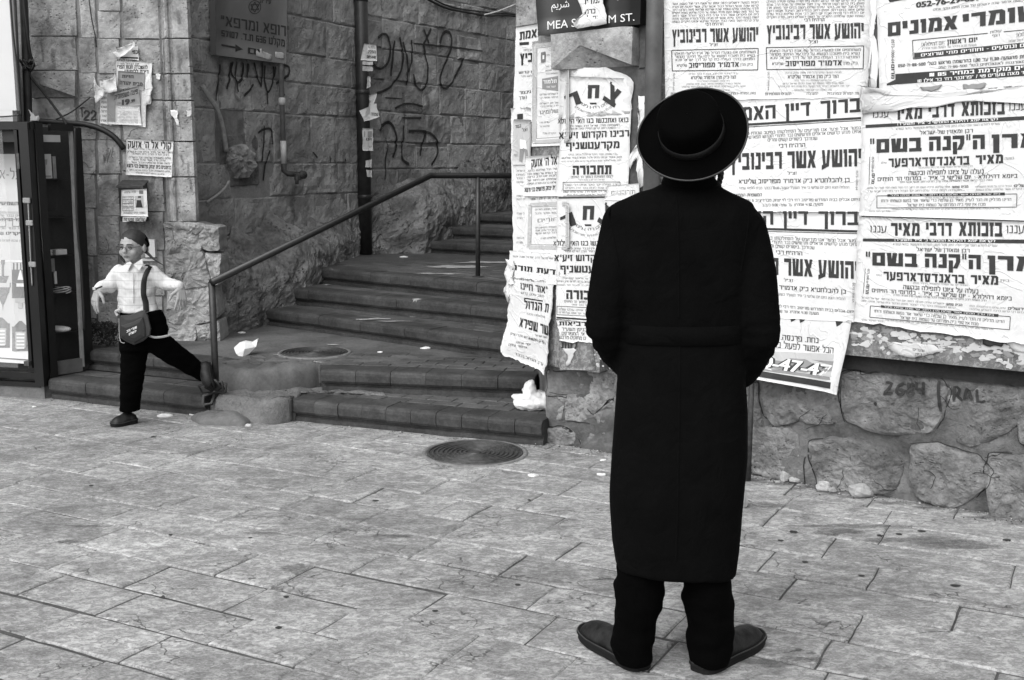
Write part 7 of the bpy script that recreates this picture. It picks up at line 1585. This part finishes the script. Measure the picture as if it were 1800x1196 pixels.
for sx, sh, el_, ha in ((-1, (1092, 378), (1062, 575), (1105, 640)), (1, (1312, 388), (1338, 585), (1302, 655))):
    S0 = mp(*sh); E0 = mp(el_[0] , el_[1], -.03); H0 = mp(ha[0], ha[1], .12)
    mid = S0.lerp(E0, .5) + Vector((sx * .004, -.01, 0))
    chain(cb, [(S0 + Vector((0, 0, -.02)), .060), (mid, .064), (E0, .062)], 16); chain(cb, [(E0, .062), (E0.lerp(H0, .55) + Vector((0, 0, -.01)), .058), (H0, .052)], 16)
def coat_folds(v):
    d = .0045 * noise.noise(v * 5) + .0022 * noise.noise(Vector((v.x * 22, v.y * 22, v.z * 4)))
    if abs(v.z - mp(1200, 583).z) < .05: d -= .004 * (1 - abs(v.z - mp(1200, 583).z) / .05)
    for ex_, z0 in ((1062, 575), (1340, 585)):
        e_ = mp(ex_, z0); k = (v - e_).length
        if k < .18: d += .010 * noise.noise(Vector((v.x * 10, v.y * 10, v.z * 45))) * (1 - k / .16)
    return d
coat = remeshed(cb, .0105, 5, coat_folds).build('coat', M['coat'], man, True)
# open collar band, back seam, half belt, vent and shoulder seams
m = MB(); m.loft([ringz(1166, 1262, 331, .06, .07, ycen=.01), ringz(1163, 1263, 322, .064, .075, ycen=.01), ringz(1168, 1256, 311, .060, .070, ycen=.015), ringz(1172, 1252, 311, .052, .062, ycen=.015), ringz(1170, 1256, 326, .052, .062, ycen=.01)], cap=False); m.build('collar', M['coat'], man, True)
m = MB(); R = [ringz(1091, 1305, y, .146, .117 + d, n=48) for y, d in ((566, -.004), (567, .001), (597, .002), (599, -.004))]
m.loft(R, cap=False); m.build('half_belt', M['coat'], man, True)
from mathutils.bvhtree import BVHTree as _B
CBV = bvh_of([coat])
class Bk:
    n = Vector((0, -1, 0)); d = Vector((1, 0, 0)); p0 = Vector((0, MY - .4, 0))
    def sz(s, x, y): v = at(x, y, MY - .13); return (v.x, v.z)
    def P(s, a, z, off=0.0): return Vector((a, MY - .13 - off, z))
BKP = Bk()
def seam(pts, w=.0035, name='seam'):
    V = []; Fc = []; sz = catmull([BKP.sz(*q_) for q_ in pts], .02)
    for i, (a, z) in enumerate(sz):
        for k in (-1, 0, 1):
            h = CBV.ray_cast(Vector((a + k * w, 2.6, z)), Vector((0, 1, 0))); V.append((h[0] if h[0] is not None else Vector((a, MY - .13, z))) + Vector((0, -.0035 if k == 0 else -.0008, 0)))
        if i: b_ = len(V) - 6; Fc += [[b_, b_ + 1, b_ + 4, b_ + 3], [b_ + 1, b_ + 2, b_ + 5, b_ + 4]]
    return mesh(name, V, Fc, M['coat'], man, True)
seam([(1192, 345), (1194, 450), (1195, 560)]); seam([(1196, 602), (1194, 700), (1190, 850), (1188, 985)], .004); seam([(1074, 352), (1078, 400), (1090, 470)]); seam([(1326, 365), (1318, 420), (1308, 480)])

# trousers
tb = MB()
def leg(path, key):
    chain(tb, [(mp(x, y, dy), r_) for x, y, dy, r_ in path], 18)
def legloft(rows):
    L = []
    for xl, xr, y, dy in rows:
        a, b_ = mp(xl, y, dy), mp(xr, y, dy); c = (a + b_) / 2; rx = (b_.x - a.x) / 2; L.append([Vector((c.x + rx * math.cos(2 * math.pi * k / 22), c.y + rx * 1.08 * math.sin(2 * math.pi * k / 22), c.z)) for k in range(22)])
    tb.loft(L)
legloft([(1085, 1175, 930, 0), (1084, 1168, 1000, 0), (1078, 1168, 1050, -.02), (1081, 1156, 1085, -.035), (1077, 1152, 1110, -.045), (1073, 1148, 1130, -.055), (1078, 1148, 1148, -.062), (1084, 1147, 1158, -.066), (1086, 1147, 1163, -.066)])
legloft([(1194, 1290, 930, 0), (1198, 1287, 1000, 0), (1199, 1287, 1055, -.02), (1206, 1291, 1090, -.035), (1208, 1289, 1115, -.045), (1211, 1287, 1135, -.055), (1211, 1285, 1150, -.062), (1211, 1280, 1160, -.066), (1212, 1277, 1165, -.066)])
remeshed(tb, .008, 3, lambda v: .010 * noise.noise(Vector((v.x * 9, v.y * 9, v.z * 26))) + .004 * noise.noise(v * 30) if v.z < .45 else .004 * noise.noise(v * 10)).build('trousers', M['trouser'], man, True)
# shoes: heel towards the camera, toes turned out
def shoe(heel, toe, W, H, parent, ks=1.0, mat='leather'):
    heel = Vector(heel); toe = Vector(toe); u = (toe - heel); L = u.length; u.normalize(); s_ = u.cross(Vector((0, 0, 1))).normalized()
    st0 = [(0.0, .34, .30, .44), (.025, .60, .30, .56), (.08, .78, .34, .66), (.18, .84, .42, .78), (.30, .82, .42, .94), (.44, .86, .40, .94), (.58, .96, .36, .84), (.72, 1.0, .30, .76), (.84, .96, .26, .70), (.93, .80, .24, .58), (.98, .46, .22, .34), (1.0, .20, .22, .26)]
    st = []
    for i in range(len(st0) - 1):
        for t in (0, .25, .5, .75): st.append(tuple(st0[i][c] + (st0[i + 1][c] - st0[i][c]) * t for c in range(4)))
    st.append(st0[-1]); sm = []
    for i in range(len(st)): a_, b_, c_ = st[max(i - 1, 0)], st[i], st[min(i + 1, len(st) - 1)]; sm.append(tuple((a_[k] + 2 * b_[k] + c_[k]) / 4 if 0 < i < len(st) - 1 else b_[k] for k in range(4)))
    st = sm
    def sec(t, w, z1, n=24):
        R = []; c = heel + u * (L * t); z0 = .022 * ks
        for k in range(n):
            an = 2 * math.pi * k / n; x = math.cos(an); y = math.sin(an); hh = max(0, y); R.append(c + s_ * (W / 2 * w * math.copysign(abs(x) ** .8, x) * (1 - .35 * hh ** 2)) + Vector((0, 0, z0 + (z1 - z0) * (hh ** .8 if y > 0 else 0) + .004 * min(0, y))))
        return R
    up_ = MB(); up_.loft([sec(t, w, max(.034 * ks, H * h)) for t, w, a, h in st]); o = root('shoe', heel)
    o.parent = parent; o.location = heel - wloc(parent)
    def crease(v):
        t = (v - heel).dot(u) / L; k = max(0, 1 - abs(t - .62) / .16) + .7 * max(0, 1 - abs(t - .30) / .14)
        return Vector((0, 0, 1)) * (-.0035 * k * abs(math.sin(t * 95 + 3 * noise.noise(v * 20))) + .002 * noise.noise(v * 30)) * (1 if v.z > .035 * ks else 0)
    up_.V = [v + crease(v) for v in up_.V]
    up_.build('upper', M[mat], o, True); so = MB()
    for z0, z1, gx in ((.0005, .020 * ks, 1.07), (.020 * ks, .030 * ks, 1.15)):
        R0 = []
        for zz, g2 in ((z0, gx - .03), (z0 + .002, gx), (z1 - .002, gx), (z1, gx - .03)):
            ring = []
            for sgn in (1, -1):
                for t, w, a, h in (st if sgn > 0 else st[::-1]): ring.append(heel + u * (L * (.5 + (t - .5) * (1 + (g2 - 1) * .35))) + s_ * (W / 2 * max(w, .22) * g2 * sgn) + Vector((0, 0, zz + .010 * ks * max(0, t - .72) / .28)))
            R0.append(ring)
        so.loft(R0)
    hl = MB(); R0 = []
    for zz in (0.0, .014 * ks):
        ring = []
        for sgn in (1, -1):
            for t, w, a, h in ([q_ for q_ in st if q_[0] < .32] if sgn > 0 else [q_ for q_ in st if q_[0] < .32][::-1]): ring.append(heel + u * (L * (.5 + (t - .5) * 1.02)) + s_ * (W / 2 * max(w, .22) * 1.08 * sgn) + Vector((0, 0, zz)))
        R0.append(ring)
    so.build('sole', M['sole'], o)
    we = MB(); n_ = []
    for sgn in (1, -1):
        for t, w, a, h in (st if sgn > 0 else st[::-1]): n_.append(heel + u * (L * (.5 + (t - .5) * 1.035)) + s_ * (W / 2 * max(w, .22) * 1.11 * sgn) + Vector((0, 0, .0315 * ks + .010 * ks * max(0, t - .72) / .28)))
    we.tube(n_ + [n_[0]], .0022, 5, cap=False); we.build('welt', M['post'], o); return o
shoe(G(1130, 1180), G(1030, 1117), .108, .104, man); shoe(G(1228, 1184), G(1330, 1126), .108, .104, man)
# head and neck, hat, side curl
hb = MB(); hc = mp(1214, 250, .06); hb.ell(hc, .080, .10, .115, seg=20, rg=14); capsule(hb, mp(1214, 340, .03), mp(1214, 290, .04), .062, .058, 16); hb.ell(mp(1240, 303, .12), .035, .05, .05)
hb.ell(mp(1170, 268, .05), .012, .02, .03); hb.ell(mp(1259, 272, .05), .012, .02, .03)
remeshed(hb, .006, 3).build('body', M['skin'], man, True)
m = MB(); m.ell(mp(1214, 262, .045), .083, .098, .115, seg=24, rg=16); m.V = [v + (v - hc).normalized() * .003 * noise.noise(v * 60) for v in m.V]; m.build('hair', M['hair'], man, True)
fwd = Vector((0, math.cos(TH), -math.sin(TH))); rgt = Vector((1, 0, 0)); upv = Vector((0, math.sin(TH), math.cos(TH)))
axis = (-fwd * .86 + upv * .42 - rgt * .28).normalized(); xax = (rgt * .84 + upv * .54); xax = (xax - axis * xax.dot(axis)).normalized(); yax = axis.cross(xax)
HM = Matrix((xax, yax, axis)).transposed(); hat0 = mp(1217, 237, -.045)
hat = root('hat', hat0); hat.parent = man; hat.location = hat0 - wloc(man)
def hatring(r_, z, seg=56, ov=1.0): return [hat0 + HM @ Vector((r_ * ov * math.cos(2 * math.pi * k / seg), r_ * math.sin(2 * math.pi * k / seg), z + (r_ > .12) * .006 * math.cos(4 * math.pi * k / seg))) for k in range(seg)]
m = MB(); R = .158
m.loft([hatring(.095, .004), hatring(.12, -.001), hatring(.15, .000), hatring(R, .006), hatring(R + .003, .008), hatring(R + .003, .002), hatring(R, -.003), hatring(.15, -.006), hatring(.12, -.006), hatring(.085, -.004)], cap=False); m.build('brim', M['felt'], hat, True)
m = MB(); m.loft([hatring(.092, .0), hatring(.093, .02), hatring(.092, .07), hatring(.089, .095), hatring(.080, .107), hatring(.062, .110), hatring(.04, .106), hatring(.0005, .105)], cap=False); m.build('crown', M['felt'], hat, True)
m = MB(); m.loft([hatring(.0935, .003), hatring(.0958, .006), hatring(.0958, .034), hatring(.0938, .037)], cap=False); m.build('ribbon', M['satin'], hat, True)
m = MB(); m.tube([hat0 + HM @ Vector(((R + .003) * 1.0 * math.cos(2 * math.pi * k / 64), (R + .003) * math.sin(2 * math.pi * k / 64), .006 + .006 * math.cos(4 * math.pi * k / 64))) for k in range(65)], .0032, 6, cap=False); m.build('brim_binding', M['satin'], hat, True)
sl = MB(); 
for ph in (0, 2.1, 4.2): sl.tube([mp(1266 + 4 * (t / 30) * math.sin(t * .2), 283 + t * 2.0, .06) + Vector((.0045 * math.cos(t * .55 + ph), .0045 * math.sin(t * .55 + ph), 0)) for t in range(31)], [.0055 * (1 - .3 * abs(t - 12) / 18) for t in range(31)], 6)
sl.build('side_curl', M['hair'], man, True)

# ---- the running boy
BY = 6.72; bp_ = lambda x, y, dy=0.0: at(x, y, BY + dy)
boy = root('person', bp_(226, 756), 'person, a small boy in glasses and a checked shirt, striding off the steps', 'person')
hb = MB(); HC = bp_(233, 433, 0); k = 1 / 300.0
fx = Vector((.92, .0, .0)); face = Vector((-.22, -.97, -.05)).normalized(); side = Vector((.97, -.22, .0)).normalized(); hup = side.cross(face).normalized() * -1
if hup.z < 0: hup = -hup
HM2 = Matrix((side, -face, hup)).transposed(); hp = lambda x, y, z: HC + HM2 @ Vector((x, y, z))       # y negative = towards the face
hb.ell(hp(0, .008, .012), .070, .084, .082, HM2, 24, 16); hb.ell(hp(0, -.025, -.028), .056, .055, .062, HM2, 20, 14); hb.ell(hp(0, -.058, -.072), .020, .018, .018, HM2); 
hb.ell(hp(-.032, -.052, -.030), .024, .022, .024, HM2); hb.ell(hp(.032, -.052, -.030), .024, .022, .024, HM2); hb.ell(hp(0, -.068, .018), .046, .012, .012, HM2)
capsule(hb, hp(0, -.075, .006), hp(0, -.092, -.020), .008, .012, 10); hb.ell(hp(0, -.092, -.022), .014, .010, .008, HM2); hb.ell(hp(0, -.070, -.050), .022, .012, .011, HM2)
for sx in (-1, 1): hb.ell(hp(sx * .072, .008, -.012), .009, .016, .025, HM2)
capsule(hb, hp(0, .01, -.06), bp_(236, 478, .02), .036, .040, 14)
# arms and hands belong to the same skin
WL = bp_(172, 508, -.10); WR = bp_(318, 506, -.06)
chain(hb, [(bp_(236, 478, .02), .045), (bp_(207, 484, 0), .036), (bp_(193, 508, -.02), .028), (WL, .019)], 12)
chain(hb, [(bp_(236, 478, .02), .045), (bp_(272, 482, 0), .036), (bp_(294, 500, .0), .028), (WR, .019)], 12)
hand(hb, WL, (-.25, -.15, -1), (.5, .6, 0), 1, .98, .25, .16); hand(hb, WR, (.05, -.2, -1), (-.5, .6, 0), -1, .98, .28, .14)
body_ = remeshed(hb, .0034, 1).build('body', M['skin'], boy, True)
for sx in (-1, 1):
    m = MB(); m.ell(hp(sx * .027, -.0755, .002), .0125, .004, .0055, HM2); m.build('eye', M['eye'], boy, True)
    m = MB(); m.tube([hp(sx * (.012 + .034 * t / 6), -.082 + .001 * abs(t - 3), .018 + .004 * math.sin(t / 6 * 3.14)) for t in range(7)], .0026, 6); m.build('eyebrow', M['hair'], boy, True)
m = MB(); m.ell(hp(0, -.0805, -.048), .017, .006, .0045, HM2); m.ell(hp(0, -.079, -.055), .014, .005, .0035, HM2); m.build('mouth', M['lip'], boy, True)
gl_ = root('glasses', hp(0, -.09, 0)); gl_.parent = boy; gl_.location = hp(0, -.09, 0) - wloc(boy); m = MB()
for sx in (-1, 1): m.tube([hp(sx * .029 + .021 * math.cos(t * .3307), -.0935, .001 + .013 * math.sin(t * .3307)) for t in range(20)], .0014, 5, cap=False); m.tube([hp(sx * .048, -.090, .004), hp(sx * .067, -.03, .002)], .0013, 5)
m.tube([hp(-.008, -.094, .004), hp(.008, -.094, .004)], .0014, 5); m.build('frame', M['pipe_dark'], gl_)
m = MB(); m.ell(hp(0, .014, .022), .0745, .086, .078, HM2, 28, 18); V = []
for v in m.V:
    q_ = HM2.transposed() @ (v - HC); cut = q_.z < .040 + .010 * math.cos(q_.x * 60) and q_.y < -.012 and (abs(q_.x) < .056 or q_.z < -.012)
    if cut: v = HC + (v - HC) * .80
    if q_.z < -.045: v = HC + (v - HC) * .85
    V.append(v + (v - HC).normalized() * (.0035 * noise.noise(v * 90) + .002 * noise.noise(v * 200)))
m.V = V; m.build('hair', M['hair'], boy, True)
m = MB(); R = [[hp(0, .030, .0) + HM2 @ (Matrix.Rotation(-.55, 3, 'X') @ Vector((.0785 * math.sin(a) * math.cos(2 * math.pi * j / 26), .088 * math.sin(a) * math.sin(2 * math.pi * j / 26), .092 * math.cos(a)))) for j in range(26)] for a in (.02, .3, .6, .9, 1.15, 1.3)]
m.loft(R); m.build('skullcap', M['felt'], boy, True)
m = MB(); m.tube(catmull([tuple(bp_(213, 438, -.02)), tuple(bp_(211, 446, -.03)), tuple(bp_(214, 455, -.03)), tuple(bp_(220, 461, -.03))], .01), .008, 8); m.build('side_curl', M['hair'], boy, True)
m = MB(); m.tube(catmull([tuple(bp_(253, 440, .02)), tuple(bp_(262, 448, .01)), tuple(bp_(272, 457, .0)), tuple(bp_(288, 467, -.01))], .01), [.011 - .0006 * i for i in range(len(catmull([tuple(bp_(253, 440, .02)), tuple(bp_(262, 448, .01)), tuple(bp_(272, 457, .0)), tuple(bp_(288, 467, -.01))], .01)))], 8); m.build('side_curl', M['hair'], boy, True)
# shirt
def bring(xl, xr, y, d, n=24, dy=0, sk=0):
    a, b_ = bp_(xl, y, dy), bp_(xr, y + sk, dy); c = (a + b_) / 2; h = (b_ - a) / 2; return [c + h * math.cos(2 * math.pi * j / n) + Vector((0, d * math.sin(2 * math.pi * j / n), 0)) for j in range(n)]
sb = MB(); sb.loft([bring(224, 252, 464, .05), bring(214, 264, 469, .065), bring(202, 276, 476, .075), bring(205, 275, 490, .085), bring(208, 273, 505, .088), bring(209, 272, 522, .088), bring(208, 275, 538, .092), bring(209, 279, 548, .095)])
chain(sb, [(bp_(209, 480), .046), (bp_(193, 503, -.02), .042), (bp_(180, 505, -.06), .036), (bp_(174, 508, -.09), .032)], 14)
chain(sb, [(bp_(268, 481), .046), (bp_(291, 499, 0), .042), (bp_(305, 500, -.02), .036), (bp_(315, 503, -.05), .032)], 14)
for x, y in ((174, 508), (315, 503)): pass
sh = remeshed(sb, .0062, 3, lambda v: .006 * noise.noise(Vector((v.x * 14, v.y * 14, v.z * 22))) + .005 * abs(noise.noise(Vector((v.x * 30 + v.z * 20, v.y * 10, v.z * 24))))).build('shirt', M['shirt'], boy, True)
m = MB()
m.add([bp_(232, 463, -.075), bp_(226, 458, -.05), bp_(220, 466, -.06), bp_(224, 478, -.09)], [[0, 1, 2, 3]]); m.add([bp_(235, 465, -.078), bp_(250, 455, -.05), bp_(252, 465, -.07), bp_(245, 476, -.095)], [[0, 1, 2, 3]])
V2 = [v + Vector((0, -.004, 0)) for v in m.V]; m.add(V2, [[0, 1, 2, 3], [4, 5, 6, 7]]); m.build('collar', M['shirt'], boy)
m = MB(); m.tube([bp_(234, 478 + i * 6, -.092 - (.004 if i > 3 else 0)) for i in range(10)], .003, 6); m.build('shirt_placket', M['shirt'], boy)
# trousers
tb = MB(); tb.loft([bring(212, 283, 545, .085), bring(212, 291, 560, .09), bring(211, 296, 580, .092), bring(211, 292, 598, .092), bring(211, 270, 615, .085)])
fl_ = []
for xl, xr, y, dy in [(211, 262, 600, 0), (212, 258, 630, 0), (212, 254, 660, -.01), (211, 249, 690, -.01), (211, 246, 712, 0), (210, 246, 722, 0)]: fl_.append(bring(xl, xr, y, .062, 20, dy))
tb.loft(fl_)
chain(tb, [(bp_(266, 594, .0), .080), (bp_(303, 621, .07), .071), (bp_(334, 642, .14), .060), (bp_(358, 657, .20), .050)], 18)
remeshed(tb, .0075, 3, lambda v: .005 * noise.noise(Vector((v.x * 18, v.y * 18, v.z * 30)))).build('trousers', M['trouser'], boy, True)
g0 = bp_(226, 757); g0.z = 0; s1_ = shoe(bp_(240, 742, .05) * 1, bp_(196, 753, -.06) * 1, .078, .085, boy, .8)
# raise heel: the front shoe lands on its ball
Hh = G(240, 742); 
bs = MB(); a_, b2 = bp_(357, 636, .17), bp_(368, 680, .12); u = (b2 - a_).normalized()
bs.loft([[a_.lerp(b2, t) + Vector((1, 0, .3)).normalized() * (w * math.cos(2 * math.pi * j / 18)) + Vector((0, 1, 0)) * (w * .9 * math.sin(2 * math.pi * j / 18)) for j in range(18)] for t, w in ((0, .020), (.08, .034), (.3, .038), (.6, .040), (.85, .036), (1.0, .020))])
o = root('shoe', a_); o.parent = boy; o.location = a_ - wloc(boy); bs.build('upper', M['leather'], o, True)
bs = MB(); off = Vector((.036, 0, -.006)); bs.loft([[a_.lerp(b2, t) + off + Vector((1, 0, .3)).normalized() * (.008 * math.cos(2 * math.pi * j / 12)) + Vector((0, 1, 0)) * (w * math.sin(2 * math.pi * j / 12)) for j in range(12)] for t, w in ((0, .026), (.3, .032), (.7, .038), (1.02, .022))]); bs.build('sole', M['sole'], o, True)
m = MB(); c = WL + Vector((0, 0, .004)); m.tube([c + Vector((.024 * math.cos(t * .4189), .024 * math.sin(t * .4189), .010 * math.cos(t * .4189))) for t in range(16)], .005, 6, cap=False); w_ = m.build('wristwatch', M['wire'], None, True, label='dark strapped watch on the boy\'s left hand side wrist', cat='watch')
m = MB(); m.box(c + Vector((-.012, -.026, 0)), .018, .006, .018, bev=.002); m.build('watch_face', M['pale'], w_)
# shoulder bag
bag0 = bp_(238, 606, -.13); bg_ = root('shoulder_bag', bag0, 'small dark shoulder bag with a pale printed label hanging in front of the boy', 'bag')
bq = lambda x, y, dy=0: bp_(x, y, -.13 + dy)
def bagpart(poly, th, dy, name, mat):
    n = len(poly); cx = sum(p_[0] for p_ in poly) / n; cy = sum(p_[1] for p_ in poly) / n; m = MB(); R = []
    for o_, f in ((dy + th, .9), (dy + th * .8, 1), (dy + th * .2, 1), (dy, .93), (dy - .004, .6)): R.append([bq(cx + (x - cx) * f, cy + (y - cy) * f, o_) for x, y in poly])
    m.loft(R); return m.build(name, M[mat], bg_)
bagpart([(211, 555), (230, 553), (249, 546), (256, 545), (261, 556), (266, 578), (264, 590), (252, 600), (236, 607), (222, 601), (212, 594), (210, 575)], .06, 0, 'bag_body', 'bag')
bagpart([(212, 573), (232, 567), (251, 558), (255, 575), (255, 592), (236, 603), (222, 598), (213, 592)], .012, -.012, 'front_pocket', 'bagdark')
class BP:
    n = Vector((0, -1, 0)); d = Vector((1, 0, 0))
    def sz(s, x, y): v = bq(x, y, -.02); return (v.x, v.z)
    def P(s, a, z, off=0.0): return Vector((a, bag0.y - .02 - off, z))
S = Sheet.__new__(Sheet); S.pl = BP(); S.off = .002; S.curl = None; S.ink = {}; S.o = bg_
for (x0, y0, x1, y1, t) in ((223, 585, 241, 577, 'שערי זהב'), (227, 590, 240, 584, 'ירושלים')): S.T(t, x0, y0, x1, y1, 4, bold=.03, mat='ink_white')
S.done()
SBV = bvh_of([sh]); V = []; Fc = []; sz = catmull([(257, 466), (252, 480), (248, 500), (248, 520), (251, 535), (253, 550)], 3)
for i, (x, y) in enumerate(sz):
    for kx in (-4.2, -2, 2, 4.2):
        q_ = bp_(x + kx, y, -.12); o_ = Vector((0, 0, CAMH)); h = SBV.ray_cast(Vector((q_.x, 5.8, q_.z)), Vector((0, 1, 0))); V.append(Vector((q_.x, (h[0].y if h[0] is not None else BY - .09) - (.006 if abs(kx) < 3 else .002), q_.z)))
    if i: b_ = len(V) - 8; Fc += [[b_ + j, b_ + j + 1, b_ + j + 5, b_ + j + 4] for j in range(3)]
mesh('strap', V, Fc, M['bagdark'], bg_, True)
# fringes of the undershirt
r = rnd('fringe')
for nm, pts, lb in (('a', [(258, 588), (272, 592), (286, 591), (298, 588)], ''), ):
    m = MB()
    for i in range(4): m.tube(catmull([tuple(bp_(x, y + i * .9, -.10 + .004 * i)) for x, y in pts], .01), .0016, 5)
    for i in range(9):
        dx = r.uniform(10, 46); dy_ = r.uniform(-26, 4); m.tube(catmull([tuple(bp_(297, 588, -.09)), tuple(bp_(297 + dx * .4, 588 + dy_ * .2 + r.uniform(-4, 3), -.08)), tuple(bp_(297 + dx, 588 + dy_, -.06))], .01), .0011, 4)
    m.build('fringe_threads', M['pale'], boy)
m = MB(); m.tube(catmull([tuple(bp_(209, 560, -.08)), tuple(bp_(210, 590, -.09)), tuple(bp_(213, 602, -.1)), tuple(bp_(219, 603, -.1))], .01), .0016, 5); m.tube(catmull([tuple(bp_(207, 555, -.07)), tuple(bp_(203, 548, -.07)), tuple(bp_(212, 544, -.09))], .01), .008, 6); m.build('fringe_threads', M['pale'], boy)
